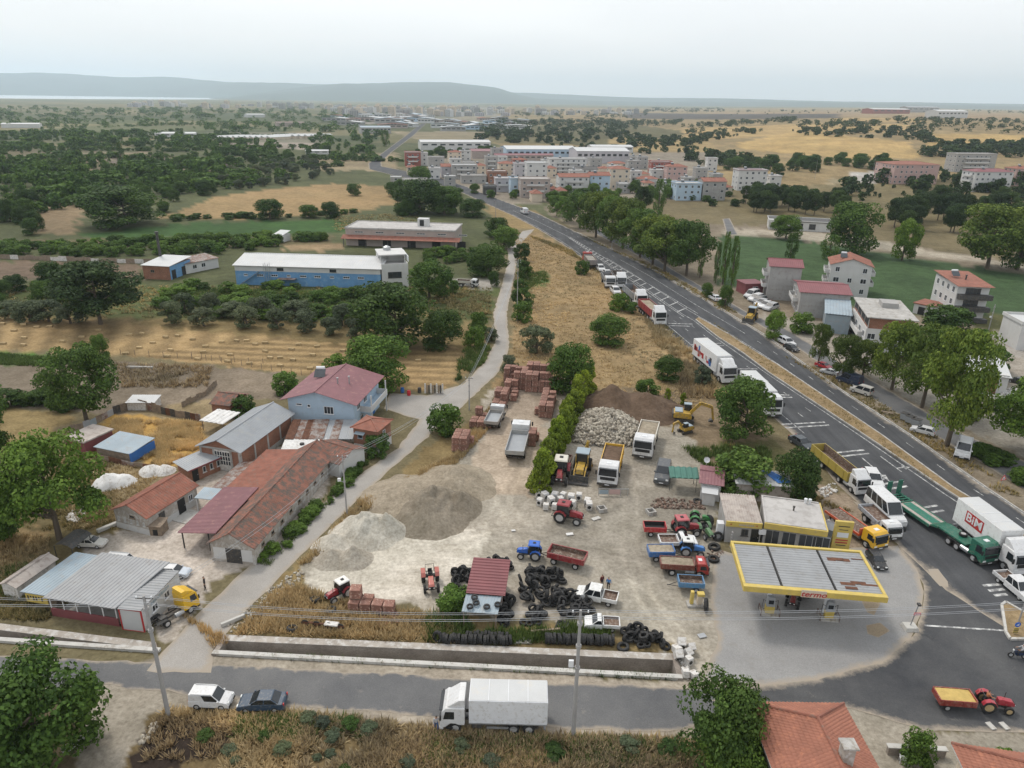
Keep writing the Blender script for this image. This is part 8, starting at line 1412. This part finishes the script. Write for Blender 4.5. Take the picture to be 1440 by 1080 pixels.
e = empty('litter_bench', P(1247, 583), R(-35), 'broken dark bench frame on the verge', 'bench'); [bx(e, 'leg', x-.04, x+.04, y-.04, y+.04, 0, .45, 'dark_metal') for x in (-.8, .8) for y in (-.2, .2)]; bx(e, 'seat', -.9, .9, -.25, .25, .45, .5, 'wood'); m = MB(); m.beam((-.9, .2, .5), (.9, .35, 1.0), .08); m.build('backrest', 'dark_metal', e)
e = empty('warning_sign', P(1406, 690), R(15), 'red bordered warning triangle on a post beside the highway', 'road sign'); m = MB(); m.tube([(0, 0, 0), (0, 0, 2.6)], .04, 6); m.build('post', 'steel', e); m = MB(); m.prof([(-.5, 1.7), (.5, 1.7), (0, 2.55)], -.05, -.03); m.build('sign_border', 'signal_red', e); m = MB(); m.prof([(-.32, 1.8), (.32, 1.8), (0, 2.33)], -.06, -.05); m.build('sign_face', 'plastic_white', e); m = MB(); m.prof([(-.12, 1.9), (.12, 1.88), (.05, 2.1)], -.065, -.06); m.build('symbol', 'lettering_dark', e)
e = empty('camera_post', P(1279, 884), R(0), 'leaning post with red sign set in a white concrete block', 'post'); m = MB(); m.tbox((-.7, .7, -.6, .6, 0), (-.6, .6, -.5, .5, .45)); m.build('block', 'paving_white', e, .05); m = MB(); m.tube([(0, 0, .45), (.35, .1, 2.9)], .06, 8); m.build('post', 'steel', e); bx(e, 'sign_plate', .05, .75, -.02, .02, 1.7, 2.0, 'signal_red'); bx(e, 'sign_stripe', .1, .7, -.035, -.02, 1.8, 1.88, 'plastic_white'); bx(e, 'lamp_head', .25, .55, -.1, .3, 2.85, 3.05, 'dark_metal', .03)
e = empty('keep_right_sign', P(1426, 893), 0, 'blue arrow sign over a yellow striped plate on the traffic island', 'road sign'); m = MB(); m.tube([(0, 0, .2), (0, 0, 1.5)], .04, 6); m.build('post', 'steel', e); m = MB(); m.tube([(0, -.04, 1.35), (0, -.06, 1.35)], .3, 16); m.build('sign_face', 'signal_blue', e); m = MB(); m.prof([(-.15, 1.25), (.12, 1.25), (.12, 1.5)], -.075, -.062); m.build('arrow', 'plastic_white', e); bx(e, 'striped_plate', -.25, .25, -.06, -.03, .3, .95, 'yellow'); [bx(e, 'stripe', -.25, .25, -.075, -.061, .38+i*.2, .46+i*.2, 'lettering_dark') for i in range(3)]
e = empty('island_lamp', P(1432, 876), 0, 'thin grey signal pole on the traffic island', 'pole'); m = MB(); m.tube([(0, 0, .1), (0, 0, 4.6)], [.09, .06], 8); m.build('pole', 'pole_concrete', e); bx(e, 'signal_head', -.2, .2, -.15, .15, 4.3, 5.0, 'black', .03)
e = empty('garden_wall', P(1248, 1062), R(-3), 'low white capped wall beside the plastic chair', 'wall'); bx(e, 'wall', 0, 4.6, 0, .35, -.1, .8, 'rubble_wall'); bx(e, 'cap', -.1, 4.7, -.06, .42, .8, .9, 'paving_white')
e = empty('plastic_chair', P(1268, 1072), R(160), 'white plastic garden chair standing by the low wall', 'chair'); bx(e, 'seat', -.22, .22, -.22, .22, .42, .46, 'plastic_white', .015); bx(e, 'backrest', -.22, .22, .19, .23, .46, .9, 'plastic_white', .015); [bx(e, 'leg', x-.025, x+.025, y-.025, y+.025, 0, .42, 'plastic_white') for x in (-.19, .19) for y in (-.19, .19)]; [bx(e, 'armrest', x-.025, x+.025, -.2, .2, .64, .67, 'plastic_white') for x in (-.23, .23)]
for u, v, w_, vt in [(1288, 1074, 40, 1032), (1410, 1078, 26, 1055)]: tree('shrub', 'leaf_mid', u, v, vt, w_, 'small leafy shrub beside the low wall' if u < 1300 else 'small leafy shrub on the second tiled house plot')
# ------------------------------------------------------------------ poles and wires
POLES = {}
def pole(key, u, vb, vt, label, arms=1, lamp=False, r=.17, mat='pole_concrete', h=None):
    p = P(u, vb); h = h or ZT(p, vt); e = empty('utility_pole', p, 0, label, 'utility pole'); m = MB(); m.tube([(0, 0, -.2), (0, 0, h*.5), (0, 0, h)], [r, r*.8, r*.55], 10); m.build('pole', mat, e); POLES[key] = (p, h)
    for i in range(3): m = MB(); z = h*(.55+.17*i); m.tube([(0, 0, z), (0, 0, z+.25)], r*1.15, 10); m.build('collar', mat, e)
    for i in range(arms): m = MB(); z = h-.25-.5*i; m.beam((-.7, 0, z), (.7, 0, z), .07); a = m.build('cross_arm', 'dark_metal', e); [bx(a, 'insulator', x-.05, x+.05, -.05, .05, z+.04, z+.22, 'plastic_white') for x in (-.6, 0, .6)]
    if lamp: m = MB(); m.tube([(0, 0, h*.55), (-.5, -.3, h*.6)], .03, 6); m.build('lamp_arm', 'steel', e); bx(e, 'lamp_head', -.75, -.35, -.42, -.2, h*.59, h*.64, 'plastic_white', .03)
    return e
pole('a', 237, 1006, 838, 'leaning concrete pole beside the burnt verge', 1, r=.2); pole('b', 806, 1034, 858, 'ringed concrete pole with lamp beside the box lorry', 1, True, r=.2); pole('c', 488, 724, 640, 'concrete pole with lamp beside the long barn', 1, True, .12); pole('d', 660, 577, 530, 'concrete pole at the dirt track bend', 1, False, .12); pole('e', 727, 452, 365, 'tall lattice like pole beside the upper dirt track', 2, False, .12); pole('f', 1388, 472, 428, 'street light pole at the gravel yard', 0, True, .14); pole('g', 697, 306, 282, 'thin pole beside the highway near the track mouth', 1, False, .12); pole('h', 922, 812, 742, 'thin steel pole beside the station office', 0, False, .06, 'steel') if 0 else None
for i, (u, vb, vt, lb) in enumerate([(1145, 255, 225, 'thin pole before the golden hill field'), (1226, 250, 222, 'thin pole left of the pink school'), (1065, 258, 232, 'thin pole behind the lone white block'), (860, 352, 330, 'thin lamp pole among the roadside plane trees'), (1027, 770, 748, 'thin white post before the station office')]): pole('k%d' % i, u, vb, vt, lb, 0, False, .1)
POLES['x'] = (P(1560, 985), 12); POLES['w'] = (P(-200, 975), 12)
def wires(a, c, n, label, sag=.9, off=.6):
    (p, h), (q, k) = POLES[a], POLES[c]; e = empty('power_line', p, 0, label, 'power line')
    for i in range(n):
        o = (i-(n-1)/2)*2*off/max(1, n-1) if n > 1 else 0; pts = []
        for j in range(13): t = j/12; r_ = p.lerp(q, t)-p; pts.append((r_.x+o*.3, r_.y+o, (h-.1)*(1-t)+(k-.1)*t-sag*4*t*(1-t)-.5*(i % 2)))
        m = MB(); m.tube(pts, .018, 4); m.build('wire', 'steel', e)
wires('a', 'b', 4, 'sagging wires between the two tall roadside poles'); wires('b', 'x', 4, 'wires running from the ringed pole over the junction'); wires('w', 'a', 4, 'wires running from the leaning pole over the cafe'); wires('c', 'd', 3, 'wires along the dirt track beside the barn', 1.2); wires('d', 'e', 3, 'wires following the upper dirt track', 1.5); wires('a', 'c', 2, 'wires from the leaning pole up to the barn pole', 1.2)
for i in range(26): a, c = P(300, 522), P(420, 530); q = P(150+i*20, 497+i*1.35) if i < 12 else P(270+(i-12)*14, 503+(i-12)*2.2); m = MB(); m.beam((0, 0, -.1), (0, 0, 1.2), .08); o = m.build('fence_post', 'wood', None, loc=q); tag(o, 'thin fence post along the edge of the baled field', 'fence post', 'fence posts of the baled field')
# ------------------------------------------------------------------ people
def person(label, p, rz, shirt, trousers, pose='stand', cap=None, z=0, h=1.75, name='person'):
    J = {'pelvis': (0, 0, .95), 'spine': (0, 0, 1.15), 'chest': (0, 0, 1.36), 'neck': (.01, 0, 1.5), 'head': (.03, 0, 1.62), 'crown': (.02, 0, 1.71)}
    for s_, n in ((1, 'l'), (-1, 'r')):
        J['sh'+n] = (0, s_*.18, 1.4)
        if pose == 'ride': J.update({'el'+n: (.2, s_*.25, 1.18), 'wr'+n: (.45, s_*.22, 1.12), 'ha'+n: (.53, s_*.2, 1.12), 'hip'+n: (.02, s_*.1, .92), 'kn'+n: (.45, s_*.2, .86), 'an'+n: (.38, s_*.2, .45), 'to'+n: (.55, s_*.2, .4)})
        else:
            st = s_*(.22 if pose == 'walk' else .03); J.update({'el'+n: (-.03-st*.5, s_*.25, 1.13), 'wr'+n: (.06-st*.8, s_*.26, .9), 'ha'+n: (.09-st*.9, s_*.26, .8), 'hip'+n: (0, s_*.1, .9), 'kn'+n: (.03+st*.5, s_*.11, .5), 'an'+n: (st*.9-.02, s_*.11, .09), 'to'+n: (st*.9+.14, s_*.12, .04)})
    Rd = {'pelvis': .14, 'spine': .13, 'chest': .15, 'neck': .06, 'head': .1, 'crown': .07, 'sh': .075, 'el': .05, 'wr': .036, 'ha': .042, 'hip': .095, 'kn': .066, 'an': .045, 'to': .042}
    E = [('pelvis', 'spine'), ('spine', 'chest'), ('chest', 'neck'), ('neck', 'head'), ('head', 'crown')]
    for n in 'lr': E += [('chest', 'sh'+n), ('sh'+n, 'el'+n), ('el'+n, 'wr'+n), ('wr'+n, 'ha'+n), ('pelvis', 'hip'+n), ('hip'+n, 'kn'+n), ('kn'+n, 'an'+n), ('an'+n, 'to'+n)]
    ks = list(J); me = bpy.data.meshes.new('skeleton'); me.from_pydata([J[k] for k in ks], [(ks.index(a), ks.index(c)) for a, c in E], []); o = bpy.data.objects.new('tmp', me); COL.objects.link(o); md = o.modifiers.new('s', 'SKIN'); o.modifiers.new('b', 'SUBSURF').levels = 1
    sv = me.skin_vertices[0].data
    for i, k in enumerate(ks): r_ = Rd.get(k, Rd.get(k[:-1], .05)); sv[i].radius = (r_, r_); sv[i].use_root = (k == 'pelvis')
    bpy.context.view_layer.update(); me2 = bpy.data.meshes.new_from_object(o.evaluated_get(bpy.context.evaluated_depsgraph_get())); bpy.data.objects.remove(o)
    me2.materials.clear(); [me2.materials.append(M(x)) for x in ('skin', shirt, trousers, 'black', cap or 'hair')]
    pts = np.array([J[k] for k in ks]); cls = {'neck': 0, 'head': 0, 'crown': 4, 'ha': 0, 'wr': 0, 'el': 1, 'sh': 1, 'chest': 1, 'spine': 1, 'pelvis': 2, 'hip': 2, 'kn': 2, 'an': 3, 'to': 3}
    for f in me2.polygons:
        c = np.array(f.center); i = int(np.argmin(((pts-c)**2).sum(1))); k = ks[i]; f.material_index = cls.get(k, cls.get(k[:-1], 1))
        if k in ('head', 'crown') and (c[2] > 1.655 or c[0] < -.02): f.material_index = 4
    bm = bmesh.new(); bm.from_mesh(me2)
    for n, s_ in (('l', 1), ('r', -1)):           # five short fingers on each hand
        hx = Vector(J['ha'+n]); d = (hx-Vector(J['wr'+n])).normalized()
        for k in range(5):
            a = hx+Vector(((k-2)*.018, 0, 0))+d*.02; l = [.045, .07, .075, .07, .055][k]; dd = (d+Vector(((k == 0)*.7, -s_*.25, 0))).normalized(); r_ = bmesh.ops.create_cone(bm, cap_ends=True, segments=5, radius1=.01, radius2=.007, depth=l, matrix=Matrix.Translation(a+dd*l*.5) @ dd.to_track_quat('Z', 'Y').to_matrix().to_4x4())
    mt = Matrix.Translation((.125, 0, 1.6)); bmesh.ops.create_cone(bm, cap_ends=True, segments=5, radius1=.018, radius2=.006, depth=.04, matrix=mt @ Matrix.Rotation(R(90), 4, 'Y')); bm.to_mesh(me2); bm.free(); me2.shade_smooth()
    o = link(name, me2, None, (p.x, p.y, z), (0, 0, rz), (h/1.75,)*3); tag(o, label, 'person'); m = MB()
    for s_ in (-1, 1): m = MB(); m.box(.112, .128, s_*.035-.012, s_*.035+.012, 1.63, 1.645); m.build('eye', 'hair', o)
    m = MB(); m.box(.112, .124, -.025, .025, 1.565, 1.573); m.build('mouth', 'lettering_red', o); return o
surf('cloth_dark', (.035, .035, .04), .9, .15); surf('cloth_grey', (.42, .42, .43), .9, .12); surf('cloth_jeans', (.05, .09, .2), .9, .15); surf('cloth_maroon', (.13, .03, .03), .9, .15); surf('cloth_blue', (.06, .2, .45), .9, .12); surf('cloth_orange', (.5, .2, .1), .9, .12)
person('person in dark clothes standing on the pale farm yard', P(289, 829), R(200), 'cloth_dark', 'cloth_dark'); person('person in pale shirt and jeans walking beside the box lorry cab', P(614, 1028), R(-80), 'cloth_grey', 'cloth_jeans', 'walk'); person('person in maroon top standing behind the double cab pickup', P(846, 826), R(-60), 'cloth_maroon', 'cloth_dark'); person('person in blue shirt standing behind the pickup bed', P(855, 830), R(-110), 'cloth_blue', 'cloth_dark')
td = t_drive; bpy.context.view_layer.update(); q = td.matrix_world @ Vector((-.95, 0, 0)); person('tractor driver in orange top on the small red tractor', q, td.rotation_euler[2], 'cloth_orange', 'cloth_dark', 'ride', z=.045+td.scale[0]*1.3-.84)
def motorbike(label, rear, front, col):
    e = empty('motorcycle', (0, 0, 0), 0, label, 'motorcycle'); wheel(e, -.62, 0, .3, .12); wheel(e, .65, 0, .3, .1); m = MB(); m.prof([(-.5, .5), (-.1, .35), (.3, .4), (.45, .85), (.3, .95), (-.1, .75), (-.75, .8)], -.12, .12); m.build('frame', paint(col), e, .04); bx(e, 'seat', -.75, .05, -.14, .14, .76, .86, 'black', .04); m = MB(); m.tube([(.65, 0, .3), (.42, 0, 1.0)], .035, 6); m.build('fork', 'steel', e); m = MB(); m.tube([(.38, -.35, 1.08), (.44, 0, 1.0), (.38, .35, 1.08)], .02, 6); m.build('handlebar', 'black', e); bx(e, 'headlight', .48, .58, -.08, .08, .85, 1.0, 'lamp_glass', .02); return put(e, rear, front, 1.9, 0, .95, 1.15)
mb_ = motorbike('blue motorcycle crossing the junction', (1442, 927), (1418, 924), NAV); bpy.context.view_layer.update(); q = mb_.matrix_world @ Vector((-.3, 0, 0)); person('motorcycle rider in grey top with white helmet at the junction', q, mb_.rotation_euler[2], 'cloth_grey', 'cloth_dark', 'ride', 'plastic_white', z=.045+.86*mb_.scale[0]-.84)
mb_ = motorbike('orange motorcycle on the side road above the dark tree', (42, 938), (62, 939), (.5, .2, .02)); bpy.context.view_layer.update(); q = mb_.matrix_world @ Vector((-.3, 0, 0)); person('motorcycle rider in dark top on the side road', q, mb_.rotation_euler[2], 'cloth_dark', 'cloth_dark', 'ride', z=.045+.86*mb_.scale[0]-.84)

# ------------------------------------------------------------------ the air
m = bpy.data.materials.new('haze'); m.use_nodes = True; t = m.node_tree; t.nodes.clear()
ov = t.nodes.new('ShaderNodeOutputMaterial'); pv = t.nodes.new('ShaderNodeVolumePrincipled')
pv.inputs['Color'].default_value = (.76, .90, 1, 1); pv.inputs['Density'].default_value = 0.85e-4; pv.inputs['Anisotropy'].default_value = .45
t.links.new(pv.outputs[0], ov.inputs['Volume']); MATS['haze'] = m
hb = MB(); hb.box(-17000, 17000, -60, 16500, -4, 480)
tag(hb.build('haze', 'haze'), 'thin pale summer haze over the whole plain', kind='stuff')
